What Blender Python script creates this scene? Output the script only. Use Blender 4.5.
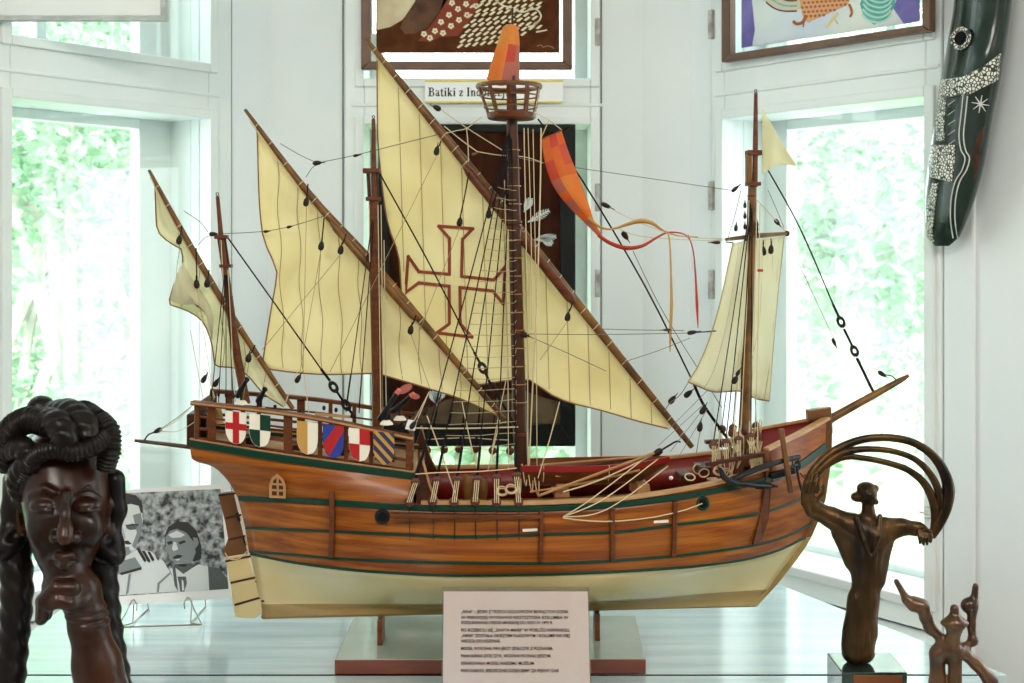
import bpy, bmesh, math, random
import numpy as np
from mathutils import Vector, Matrix

scene = bpy.context.scene
for o in list(bpy.data.objects):
    bpy.data.objects.remove(o, do_unlink=True)
COL = scene.collection

# ------------------------------------------------------------------ camera
F = 1280.0            # focal length in pixels of a 1024 x 683 frame
HOR = 250.0           # image row of the horizon
CAMZ = 1.43
cam_d = bpy.data.cameras.new('camera')
cam = bpy.data.objects.new('camera', cam_d)
COL.objects.link(cam)
cam.location = (0, -2.0, CAMZ)
cam.rotation_euler = (math.radians(90), 0, 0)
cam_d.sensor_width = 36.0
cam_d.lens = 36.0 * F / 1024.0
cam_d.shift_y = (HOR - 341.5) / 1024.0
cam_d.clip_start = 0.05
cam_d.dof.use_dof = True
cam_d.dof.focus_distance = 1.95
cam_d.dof.aperture_fstop = 10.0
scene.camera = cam

# ------------------------------------------------------------------ sky, sun, lamps, exposure
world = bpy.data.worlds.new('sky')
scene.world = world
world.use_nodes = True
wn = world.node_tree.nodes
wn['Background'].inputs[0].default_value = (0.92, 0.97, 1.0, 1)
wn['Background'].inputs[1].default_value = 3.9

def lamp(name, kind, loc, rot, energy, color, size=1.0, size_y=None):
    d = bpy.data.lights.new(name, kind)
    d.energy = energy
    d.color = color
    if kind == 'AREA':
        d.size = size
        if size_y:
            d.shape = 'RECTANGLE'; d.size_y = size_y
    o = bpy.data.objects.new(name, d)
    COL.objects.link(o)
    o.location = loc
    o.rotation_euler = [math.radians(a) for a in rot]
    return o
sun = lamp('sun', 'SUN', (0, -6, 12), (38, 0, 12), 5.0, (1.0, 0.98, 0.92))
sun.data.angle = math.radians(3)
lamp('added_fill_light', 'AREA', (-0.9, -2.9, 2.72), (22, 0, 0), 38, (1.0, 0.95, 0.87), 1.1, 0.5)  # unseen fill light added behind the viewer for the ship's front
lamp('added_fill_light', 'AREA', (1.2, -2.9, 2.72), (22, 0, 0), 38, (1.0, 0.95, 0.87), 1.1, 0.5)  # second added fill light, beside the first

scene.view_settings.view_transform = 'Standard'
scene.view_settings.look = 'None'
scene.view_settings.gamma = 1.0
scene.view_settings.use_curve_mapping = False
scene.view_settings.exposure = 0.36
scene.cycles.use_denoising = True
scene.cycles.max_bounces = 8
scene.cycles.diffuse_bounces = 5
scene.cycles.transparent_max_bounces = 16
scene.cycles.caustics_reflective = False
scene.cycles.caustics_refractive = False

# ------------------------------------------------------------------ pixel <-> place helpers
def W(px, py, d):
    """the place at distance d (along the view axis) seen at pixel px, py"""
    return Vector(((px - 512) / F * d, d - 2.0, CAMZ - (py - HOR) / F * d))

class Plane:
    """a standing plane through point o: u runs along it, n points to the viewer"""
    def __init__(s, o, n):
        s.o = Vector(o); s.n = Vector(n).normalized()
    def at(s, px, py, off=0.0):
        c = Vector((0, -2.0, CAMZ))
        r = Vector(((px - 512) / F, 1, -(py - HOR) / F))
        o = s.o + s.n * off
        t = (o - c).dot(s.n) / r.dot(s.n)
        return c + r * t

YAW = math.radians(4.0)
SHIP_Z = 0.864
def S(px, py, yl=0.0):
    """ship coordinates (x to the bow, y to port, z up from the keel) at lateral offset yl"""
    u = (px - 512) / F
    t = (yl + 2.0 * math.cos(YAW)) / (math.cos(YAW) - u * math.sin(YAW))
    X, Y, Z = u * t, t - 2.0, CAMZ - (py - HOR) / F * t
    return Vector((math.cos(YAW) * X + math.sin(YAW) * Y, yl, Z - SHIP_Z))

def pchip(xs, ys, x):
    xs = np.asarray(xs, float); ys = np.asarray(ys, float); x = np.asarray(x, float)
    h = np.diff(xs); dl = np.diff(ys) / h
    n = len(xs)
    d = np.zeros(n)
    if n == 2:
        return np.interp(x, xs, ys)
    for i in range(1, n - 1):
        if dl[i - 1] * dl[i] > 0:
            w1 = 2 * h[i] + h[i - 1]; w2 = h[i] + 2 * h[i - 1]
            d[i] = (w1 + w2) / (w1 / dl[i - 1] + w2 / dl[i])
    d[0] = dl[0]; d[-1] = dl[-1]
    x = np.clip(x, xs[0], xs[-1])
    k = np.clip(np.searchsorted(xs, x) - 1, 0, n - 2)
    t = (x - xs[k]) / h[k]
    return ((1 + 2 * t) * (1 - t) ** 2 * ys[k] + t * (1 - t) ** 2 * h[k] * d[k]
            + t * t * (3 - 2 * t) * ys[k + 1] + t * t * (t - 1) * h[k] * d[k + 1])

def smooth_path(pts, n=24):
    """Catmull-Rom through points"""
    P = [Vector(p) for p in pts]
    if len(P) < 3:
        return P
    out = []
    m = len(P) - 1
    per = max(2, n // m)
    for i in range(m):
        p0 = P[max(i - 1, 0)]; p1 = P[i]; p2 = P[i + 1]; p3 = P[min(i + 2, m)]
        for j in range(per):
            t = j / per
            out.append(0.5 * ((2 * p1) + (p2 - p0) * t + (2 * p0 - 5 * p1 + 4 * p2 - p3) * t * t + (3 * p1 - p0 - 3 * p2 + p3) * t ** 3))
    out.append(P[-1])
    return out

# ------------------------------------------------------------------ mesh builder
OFFSET = {}
class MB:
    def __init__(s):
        s.v = []; s.f = []; s.m = []
    def add(s, vs, fs, mat=0):
        b = len(s.v)
        s.v += [Vector(p) for p in vs]
        s.f += [tuple(i + b for i in f) for f in fs]
        s.m += [mat] * len(fs)
        return s
    def box(s, c, size, rot=None, mat=0):
        x, y, z = size[0] / 2, size[1] / 2, size[2] / 2
        vs = [Vector(p) for p in ((-x, -y, -z), (x, -y, -z), (x, y, -z), (-x, y, -z), (-x, -y, z), (x, -y, z), (x, y, z), (-x, y, z))]
        if rot is not None:
            vs = [rot @ p for p in vs]
        c = Vector(c)
        return s.add([p + c for p in vs], [(0, 3, 2, 1), (4, 5, 6, 7), (0, 1, 5, 4), (1, 2, 6, 5), (2, 3, 7, 6), (3, 0, 4, 7)], mat)
    def bar(s, a, b, w, h, up=(0, 0, 1), mat=0):
        """rectangular bar from a to b; w across, h along 'up'"""
        a = Vector(a); b = Vector(b); t = (b - a).normalized()
        up = Vector(up); side = t.cross(up).normalized(); up = side.cross(t).normalized()
        vs = []
        for p in (a, b):
            for i, j in ((-1, -1), (1, -1), (1, 1), (-1, 1)):
                vs.append(p + side * (i * w / 2) + up * (j * h / 2))
        return s.add(vs, [(0, 1, 2, 3), (7, 6, 5, 4), (0, 4, 5, 1), (1, 5, 6, 2), (2, 6, 7, 3), (3, 7, 4, 0)], mat)
    def ribbon(s, path, w, h, ups, mat=0):
        """rectangular section swept along path (w sideways, h along ups)"""
        P = [Vector(p) for p in path]; n = len(P); vs = []
        if isinstance(ups, (tuple, Vector)):
            ups = [ups] * n
        for i in range(n):
            t = (P[min(i + 1, n - 1)] - P[max(i - 1, 0)]).normalized()
            up = Vector(ups[i]); side = t.cross(up).normalized(); up = side.cross(t).normalized()
            ww = w[i] if isinstance(w, (list, tuple)) else w
            hh = h[i] if isinstance(h, (list, tuple)) else h
            for a, b in ((-1, -1), (1, -1), (1, 1), (-1, 1)):
                vs.append(P[i] + side * (a * ww / 2) + up * (b * hh / 2))
        fs = [(0, 1, 2, 3), tuple(4 * (n - 1) + k for k in (3, 2, 1, 0))]
        for i in range(n - 1):
            for k in range(4):
                k2 = (k + 1) % 4
                fs.append((4 * i + k, 4 * i + 4 + k, 4 * i + 4 + k2, 4 * i + k2))
        return s.add(vs, fs, mat)
    def tube(s, path, r, n=8, mat=0, flat=1.0, up=None, twist=0.0, lobes=0, amp=0.0):
        P = [Vector(p) for p in path]; m = len(P)
        R = list(r) if isinstance(r, (list, tuple, np.ndarray)) else [r] * m
        t0 = (P[1] - P[0]).normalized()
        nv = Vector(up) if up is not None else (Vector((0, 1, 0)) if abs(t0.y) < 0.9 else Vector((1, 0, 0)))
        vs = []; L = 0
        for i in range(m):
            t = (P[min(i + 1, m - 1)] - P[max(i - 1, 0)]).normalized()
            nv = (nv - t * nv.dot(t))
            if nv.length < 1e-6:
                nv = t.orthogonal()
            nv.normalize()
            bv = t.cross(nv)
            if i: L += (P[i] - P[i - 1]).length
            for k in range(n):
                a = 2 * math.pi * k / n
                rr = R[i]
                if lobes:
                    rr *= 1 + amp * math.cos(lobes * a + twist * L)
                vs.append(P[i] + nv * (math.cos(a) * rr * flat) + bv * (math.sin(a) * rr))
        fs = []
        for i in range(m - 1):
            for k in range(n):
                k2 = (k + 1) % n
                fs.append((i * n + k, i * n + k2, (i + 1) * n + k2, (i + 1) * n + k))
        fs.append(tuple(range(n - 1, -1, -1)))
        fs.append(tuple((m - 1) * n + k for k in range(n)))
        return s.add(vs, fs, mat)
    def lathe(s, prof, c=(0, 0, 0), n=24, mat=0, M=None, sx=1, sy=1):
        c = Vector(c); vs = []; m = len(prof)
        for r, z in prof:
            for k in range(n):
                a = 2 * math.pi * k / n
                p = Vector((r * math.cos(a) * sx, r * math.sin(a) * sy, z))
                vs.append((M @ p if M is not None else p) + c)
        fs = []
        for i in range(m - 1):
            for k in range(n):
                k2 = (k + 1) % n
                fs.append((i * n + k, i * n + k2, (i + 1) * n + k2, (i + 1) * n + k))
        fs.append(tuple(range(n - 1, -1, -1))); fs.append(tuple((m - 1) * n + k for k in range(n)))
        return s.add(vs, fs, mat)
    def ball(s, c, r, n=12, mat=0, M=None):
        r = r if isinstance(r, (tuple, list)) else (r, r, r)
        vs = []; m = n // 2
        for i in range(m + 1):
            th = math.pi * (i / m) * 0.996 + 0.006
            for k in range(n):
                a = 2 * math.pi * k / n
                p = Vector((r[0] * math.sin(th) * math.cos(a), r[1] * math.sin(th) * math.sin(a), r[2] * math.cos(th)))
                vs.append((M @ p if M is not None else p) + Vector(c))
        fs = []
        for i in range(m):
            for k in range(n):
                k2 = (k + 1) % n
                fs.append((i * n + k, (i + 1) * n + k, (i + 1) * n + k2, i * n + k2))
        fs.append(tuple(range(n))); fs.append(tuple(m * n + n - 1 - k for k in range(n)))
        return s.add(vs, fs, mat)
    def torus(s, c, R, r, M=None, n=24, k=8, mat=0):
        M = M or Matrix.Identity(3)
        vs = []
        for i in range(n):
            a = 2 * math.pi * i / n
            for j in range(k):
                b = 2 * math.pi * j / k
                p = Vector(((R + r * math.cos(b)) * math.cos(a), (R + r * math.cos(b)) * math.sin(a), r * math.sin(b)))
                vs.append(M @ p + Vector(c))
        fs = [(i * k + j, ((i + 1) % n) * k + j, ((i + 1) % n) * k + (j + 1) % k, i * k + (j + 1) % k) for i in range(n) for j in range(k)]
        return s.add(vs, fs, mat)
    def prism(s, pts, off, mat=0, side=None):
        """polygon pts, thickened by vector off"""
        P = [Vector(p) for p in pts]; off = Vector(off); n = len(P)
        s.add(P + [p + off for p in P], [tuple(range(n)), tuple(range(2 * n - 1, n - 1, -1))], mat)
        b = len(s.v) - 2 * n
        fs = [(b + i, b + n + i, b + n + (i + 1) % n, b + (i + 1) % n) for i in range(n)]
        s.f += fs; s.m += [mat if side is None else side] * n
        return s
    def grid(s, P, mat=0, mats=None):
        """rows of points"""
        m = len(P); n = len(P[0])
        vs = [p for row in P for p in row]
        b = len(s.v)
        s.v += [Vector(p) for p in vs]
        for i in range(m - 1):
            for j in range(n - 1):
                s.f.append((b + i * n + j, b + i * n + j + 1, b + (i + 1) * n + j + 1, b + (i + 1) * n + j))
                s.m.append(mats[i] if mats else mat)
        return s
    def build(s, name, mats, parent=None, angle=40, bevel=0, thick=0, recalc=True, flat=False, weld=False):
        off = OFFSET.get(parent.name, Vector()) if parent is not None else Vector()
        me = bpy.data.meshes.new(name)
        me.from_pydata([tuple(p - off) for p in s.v], [], s.f)
        mats = mats if isinstance(mats, (list, tuple)) else [mats]
        for m in mats:
            me.materials.append(m)
        me.polygons.foreach_set('material_index', s.m)
        bm = bmesh.new(); bm.from_mesh(me)
        if weld:
            bmesh.ops.remove_doubles(bm, verts=bm.verts, dist=1e-5)
        if recalc:
            bmesh.ops.recalc_face_normals(bm, faces=bm.faces)
        bm.to_mesh(me); bm.free()
        if not flat:
            me.polygons.foreach_set('use_smooth', [True] * len(me.polygons))
            me.set_sharp_from_angle(angle=math.radians(angle))
        me.update()
        o = bpy.data.objects.new(name, me)
        COL.objects.link(o)
        if parent is not None:
            o.parent = parent
            OFFSET[o.name] = off
        if thick:
            md = o.modifiers.new('solid', 'SOLIDIFY'); md.thickness = thick; md.offset = 0
        if bevel:
            md = o.modifiers.new('bevel', 'BEVEL'); md.width = bevel; md.segments = 2; md.limit_method = 'ANGLE'
        return o

def thing(name, label, cat, loc=(0, 0, 0), rotz=0.0, group=None):
    o = bpy.data.objects.new(name, None)
    COL.objects.link(o)
    o.location = loc; o.rotation_euler = (0, 0, rotz)
    o.empty_display_size = 0.05
    o['label'] = label; o['category'] = cat
    if group: o['group'] = group
    OFFSET[o.name] = Vector(loc)
    return o
def tag(o, label, cat, group=None, kind=None):
    o['label'] = label; o['category'] = cat
    if group: o['group'] = group
    if kind: o['kind'] = kind
    return o
def struct(o):
    o['kind'] = 'structure'
    return o

# ------------------------------------------------------------------ materials
def mat(name, color, rough=0.5, metal=0.0, spec=0.5, noise=0.0, nscale=20.0, color2=None, bump=0.0, bscale=60.0, stretch=(1, 1, 1), coat=0.0, trans=0.0, sheen=0.0):
    m = bpy.data.materials.new(name)
    m.use_nodes = True
    nt = m.node_tree; b = nt.nodes['Principled BSDF']
    b.inputs['Base Color'].default_value = (*color, 1)
    b.inputs['Roughness'].default_value = rough
    b.inputs['Metallic'].default_value = metal
    b.inputs['Specular IOR Level'].default_value = spec
    b.inputs['Coat Weight'].default_value = coat
    b.inputs['Coat Roughness'].default_value = 0.12
    tc = nt.nodes.new('ShaderNodeTexCoord'); mp = nt.nodes.new('ShaderNodeMapping')
    mp.inputs['Scale'].default_value = stretch
    nt.links.new(tc.outputs['Object'], mp.inputs['Vector'])
    if color2 is not None:
        t = nt.nodes.new('ShaderNodeTexNoise'); t.inputs['Scale'].default_value = nscale; t.inputs['Detail'].default_value = 5
        r = nt.nodes.new('ShaderNodeValToRGB')
        r.color_ramp.elements[0].position = 0.36; r.color_ramp.elements[0].color = (*color, 1)
        r.color_ramp.elements[1].position = 0.66; r.color_ramp.elements[1].color = (*color2, 1)
        nt.links.new(mp.outputs[0], t.inputs['Vector']); nt.links.new(t.outputs[0], r.inputs[0])
        nt.links.new(r.outputs[0], b.inputs['Base Color'])
    if bump:
        t2 = nt.nodes.new('ShaderNodeTexNoise'); t2.inputs['Scale'].default_value = bscale; t2.inputs['Detail'].default_value = 4
        bp = nt.nodes.new('ShaderNodeBump'); bp.inputs['Strength'].default_value = bump; bp.inputs['Distance'].default_value = 0.002
        nt.links.new(mp.outputs[0], t2.inputs['Vector']); nt.links.new(t2.outputs[0], bp.inputs['Height'])
        nt.links.new(bp.outputs[0], b.inputs['Normal'])
    if trans:
        tr = nt.nodes.new('ShaderNodeBsdfTranslucent'); mx = nt.nodes.new('ShaderNodeMixShader')
        mx.inputs[0].default_value = trans
        src = b.inputs['Base Color'].links[0].from_socket if b.inputs['Base Color'].links else None
        if src: nt.links.new(src, tr.inputs['Color'])
        else: tr.inputs['Color'].default_value = (*color, 1)
        out = nt.nodes['Material Output']
        nt.links.new(b.outputs[0], mx.inputs[1]); nt.links.new(tr.outputs[0], mx.inputs[2]); nt.links.new(mx.outputs[0], out.inputs[0])
    return m

def planked(name, c1, c2, pitch=0.009, rough=0.35):
    """long planks stacked in z, each with its own tone, thin dark seams"""
    m = mat(name, c1, rough, color2=c2, nscale=7, stretch=(0.6, 4, 14), coat=0.08, spec=0.25)
    nt = m.node_tree; b = nt.nodes['Principled BSDF']
    src = b.inputs['Base Color'].links[0].from_socket
    tc = nt.nodes.new('ShaderNodeTexCoord'); sp = nt.nodes.new('ShaderNodeSeparateXYZ')
    nt.links.new(tc.outputs['Object'], sp.inputs[0])
    # a little sheer: z - 0.05 x^2
    x2 = nt.nodes.new('ShaderNodeMath'); x2.operation = 'MULTIPLY'; nt.links.new(sp.outputs[0], x2.inputs[0]); nt.links.new(sp.outputs[0], x2.inputs[1])
    xs = nt.nodes.new('ShaderNodeMath'); xs.operation = 'MULTIPLY'; xs.inputs[1].default_value = -0.16; nt.links.new(x2.outputs[0], xs.inputs[0])
    zz = nt.nodes.new('ShaderNodeMath'); zz.operation = 'ADD'; nt.links.new(sp.outputs[2], zz.inputs[0]); nt.links.new(xs.outputs[0], zz.inputs[1])
    dv = nt.nodes.new('ShaderNodeMath'); dv.operation = 'DIVIDE'; dv.inputs[1].default_value = pitch; nt.links.new(zz.outputs[0], dv.inputs[0])
    fl = nt.nodes.new('ShaderNodeMath'); fl.operation = 'FLOOR'; nt.links.new(dv.outputs[0], fl.inputs[0])
    fr = nt.nodes.new('ShaderNodeMath'); fr.operation = 'FRACT'; nt.links.new(dv.outputs[0], fr.inputs[0])
    wn_ = nt.nodes.new('ShaderNodeTexWhiteNoise'); wn_.noise_dimensions = '1D'; nt.links.new(fl.outputs[0], wn_.inputs['W'])
    rg = nt.nodes.new('ShaderNodeMapRange'); rg.inputs['To Min'].default_value = 0.82; rg.inputs['To Max'].default_value = 1.12; nt.links.new(wn_.outputs['Value'], rg.inputs['Value'])
    gt = nt.nodes.new('ShaderNodeMath'); gt.operation = 'GREATER_THAN'; gt.inputs[1].default_value = 0.07; nt.links.new(fr.outputs[0], gt.inputs[0])
    g2 = nt.nodes.new('ShaderNodeMapRange'); g2.inputs['To Min'].default_value = 0.68; g2.inputs['To Max'].default_value = 1.0; nt.links.new(gt.outputs[0], g2.inputs['Value'])
    mu = nt.nodes.new('ShaderNodeMath'); mu.operation = 'MULTIPLY'; nt.links.new(rg.outputs[0], mu.inputs[0]); nt.links.new(g2.outputs[0], mu.inputs[1])
    mx = nt.nodes.new('ShaderNodeVectorMath'); mx.operation = 'SCALE'
    nt.links.new(src, mx.inputs[0]); nt.links.new(mu.outputs[0], mx.inputs['Scale'])
    nt.links.new(mx.outputs[0], b.inputs['Base Color'])
    return m

M = {}
M['wall'] = mat('wall_paint', (0.82, 0.860, 0.880), 0.55, color2=(0.765, 0.815, 0.845), nscale=2.2, bump=0.05, bscale=30)
M['ceiling'] = mat('ceiling_paint', (0.82, 0.84, 0.83), 0.8)
M['floor'] = mat('floor_boards', (0.25, 0.15, 0.08), 0.4, color2=(0.35, 0.22, 0.12), nscale=6, stretch=(1, 8, 1))
M['white'] = mat('window_paint', (0.81, 0.85, 0.845), 0.35, color2=(0.73, 0.785, 0.790), nscale=5, bump=0.06, bscale=40)
M['gap'] = mat('dark_gap', (0.22, 0.22, 0.21), 0.9)
M['chip'] = mat('worn_hinge', (0.28, 0.26, 0.22), 0.8, color2=(0.6, 0.62, 0.6), nscale=40)
M['hull'] = planked('hull_planks', (0.20, 0.043, 0.005), (0.37, 0.112, 0.013))
M['cream'] = mat('cream_bottom', (0.74, 0.58, 0.31), 0.2, color2=(0.64, 0.47, 0.21), nscale=5, coat=0.3)
M['boatred'] = mat('boat_red', (0.27, 0.010, 0.009), 0.35)
M['keeltan'] = mat('keel_tan', (0.30, 0.18, 0.055), 0.3, color2=(0.38, 0.25, 0.09), nscale=8, stretch=(.5, 2, 6), coat=0.15)  # darker tan than the cream, on keel, forefoot and lowest hull rows
M['orangered'] = mat('orange_red_silk', (0.72, 0.10, 0.012), 0.6, color2=(0.70, 0.17, 0.02), nscale=24, trans=0.35)
M['green'] = mat('green_trim', (0.003, 0.036, 0.021), 0.28, spec=0.3, coat=0.1)
M['brown'] = mat('brown_wood', (0.085, 0.022, 0.006), 0.4, color2=(0.145, 0.040, 0.010), nscale=30, stretch=(1, 1, 4), coat=0.05, spec=0.25)
M['darkwood'] = mat('dark_wood', (0.040, 0.012, 0.005), 0.4, color2=(0.075, 0.022, 0.008), nscale=40, coat=0.05, spec=0.25)
M['stem'] = mat('stem_wood', (0.11, 0.042, 0.011), 0.35, color2=(0.17, 0.065, 0.018), nscale=25)
M['tan'] = mat('tan_rail', (0.38, 0.18, 0.07), 0.35, color2=(0.48, 0.26, 0.11), nscale=30)
M['yard'] = mat('yard_wood', (0.085, 0.034, 0.008), 0.38, color2=(0.21, 0.095, 0.022), nscale=25, coat=0.08, spec=0.3)
M['red'] = mat('red_paint', (0.17, 0.010, 0.008), 0.4)
M['brightred'] = mat('bright_red_paint', (0.42, 0.010, 0.012), 0.3)
M['sail'] = mat('sail_cloth', (0.96, 0.89, 0.60), 0.85, color2=(0.89, 0.79, 0.46), nscale=7, bump=0.55, bscale=26, trans=0.42)
M['sailpale'] = mat('pale_sail_cloth', (0.90, 0.87, 0.70), 0.85, color2=(0.84, 0.80, 0.60), nscale=12, bump=0.9, bscale=32, trans=0.62)
M['seam'] = mat('seam_thread', (0.36, 0.29, 0.14), 0.9)
M['hem'] = mat('brown_hem', (0.24, 0.12, 0.05), 0.9)
M['crossred'] = mat('cross_paint', (0.25, 0.045, 0.02), 0.8)
M['rope'] = mat('pale_rope', (0.62, 0.50, 0.30), 0.9)
M['ratrope'] = mat('ratline_rope', (0.42, 0.34, 0.20), 0.9)
M['blackrope'] = mat('black_rope', (0.008, 0.008, 0.009), 0.85, spec=0.15)
M['greyrope'] = mat('grey_thread', (0.16, 0.15, 0.13), 0.8)
M['block'] = mat('dark_block', (0.014, 0.008, 0.006), 0.5, spec=0.25)
M['deadeye'] = mat('deadeye_wood', (0.085, 0.022, 0.010), 0.45, spec=0.3)
M['iron'] = mat('black_iron', (0.007, 0.008, 0.009), 0.42, spec=0.3)
M['offwhite'] = mat('offwhite_paint', (0.80, 0.74, 0.62), 0.5)
M['blue'] = mat('blue_paint', (0.015, 0.035, 0.26), 0.4)
M['navy'] = mat('navy_paint', (0.015, 0.025, 0.07), 0.4)
M['ochre'] = mat('ochre_paint', (0.52, 0.27, 0.06), 0.4)
M['orange'] = mat('orange_silk', (0.78, 0.20, 0.02), 0.6, color2=(0.75, 0.30, 0.05), nscale=20, trans=0.35)
M['redsilk'] = mat('red_silk', (0.60, 0.045, 0.02), 0.6, color2=(0.62, 0.10, 0.04), nscale=20, trans=0.3)
M['pinksilk'] = mat('rose_silk', (0.50, 0.13, 0.09), 0.6, trans=0.3)
M['pink'] = mat('pink_tip', (0.65, 0.16, 0.12), 0.6)
M['metal'] = mat('steel_wire', (0.45, 0.42, 0.36), 0.3, metal=0.9)
M['paper'] = mat('white_paper', (0.86, 0.87, 0.88), 0.4)
M['pinkpaper'] = mat('pinkish_paper', (0.88, 0.72, 0.79), 0.6, color2=(0.87, 0.66, 0.65), nscale=8)
M['ink'] = mat('black_ink', (0.008, 0.008, 0.009), 0.8, spec=0.1)
M['board'] = mat('plinth_wood', (0.13, 0.020, 0.008), 0.12, color2=(0.18, 0.032, 0.012), nscale=10, stretch=(1, 8, 8), coat=1.0)
M['tabletop'] = mat('table_lacquer', (0.42, 0.56, 0.60), 0.11, color2=(0.56, 0.69, 0.72), nscale=5, stretch=(0.6, 7, 1), bump=0.06, bscale=26, coat=1.0)
M['frame'] = mat('frame_wood', (0.085, 0.030, 0.010), 0.4, color2=(0.13, 0.052, 0.018), nscale=20)

def clear(name, tint=(1, 1, 1), refl=0.06):
    m = bpy.data.materials.new(name); m.use_nodes = True
    nt = m.node_tree; nt.nodes.remove(nt.nodes['Principled BSDF'])
    tr = nt.nodes.new('ShaderNodeBsdfTransparent'); tr.inputs[0].default_value = (*tint, 1)
    gl = nt.nodes.new('ShaderNodeBsdfGlossy'); gl.inputs['Roughness'].default_value = 0.02
    mx = nt.nodes.new('ShaderNodeMixShader'); mx.inputs[0].default_value = refl
    nt.links.new(tr.outputs[0], mx.inputs[1]); nt.links.new(gl.outputs[0], mx.inputs[2])
    nt.links.new(mx.outputs[0], nt.nodes['Material Output'].inputs[0])
    return m
M['glass'] = clear('window_glass', (0.98, 1.0, 0.99), 0.05)
M['plastic'] = clear('clear_plastic', (0.93, 0.93, 0.90), 0.08)

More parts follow.
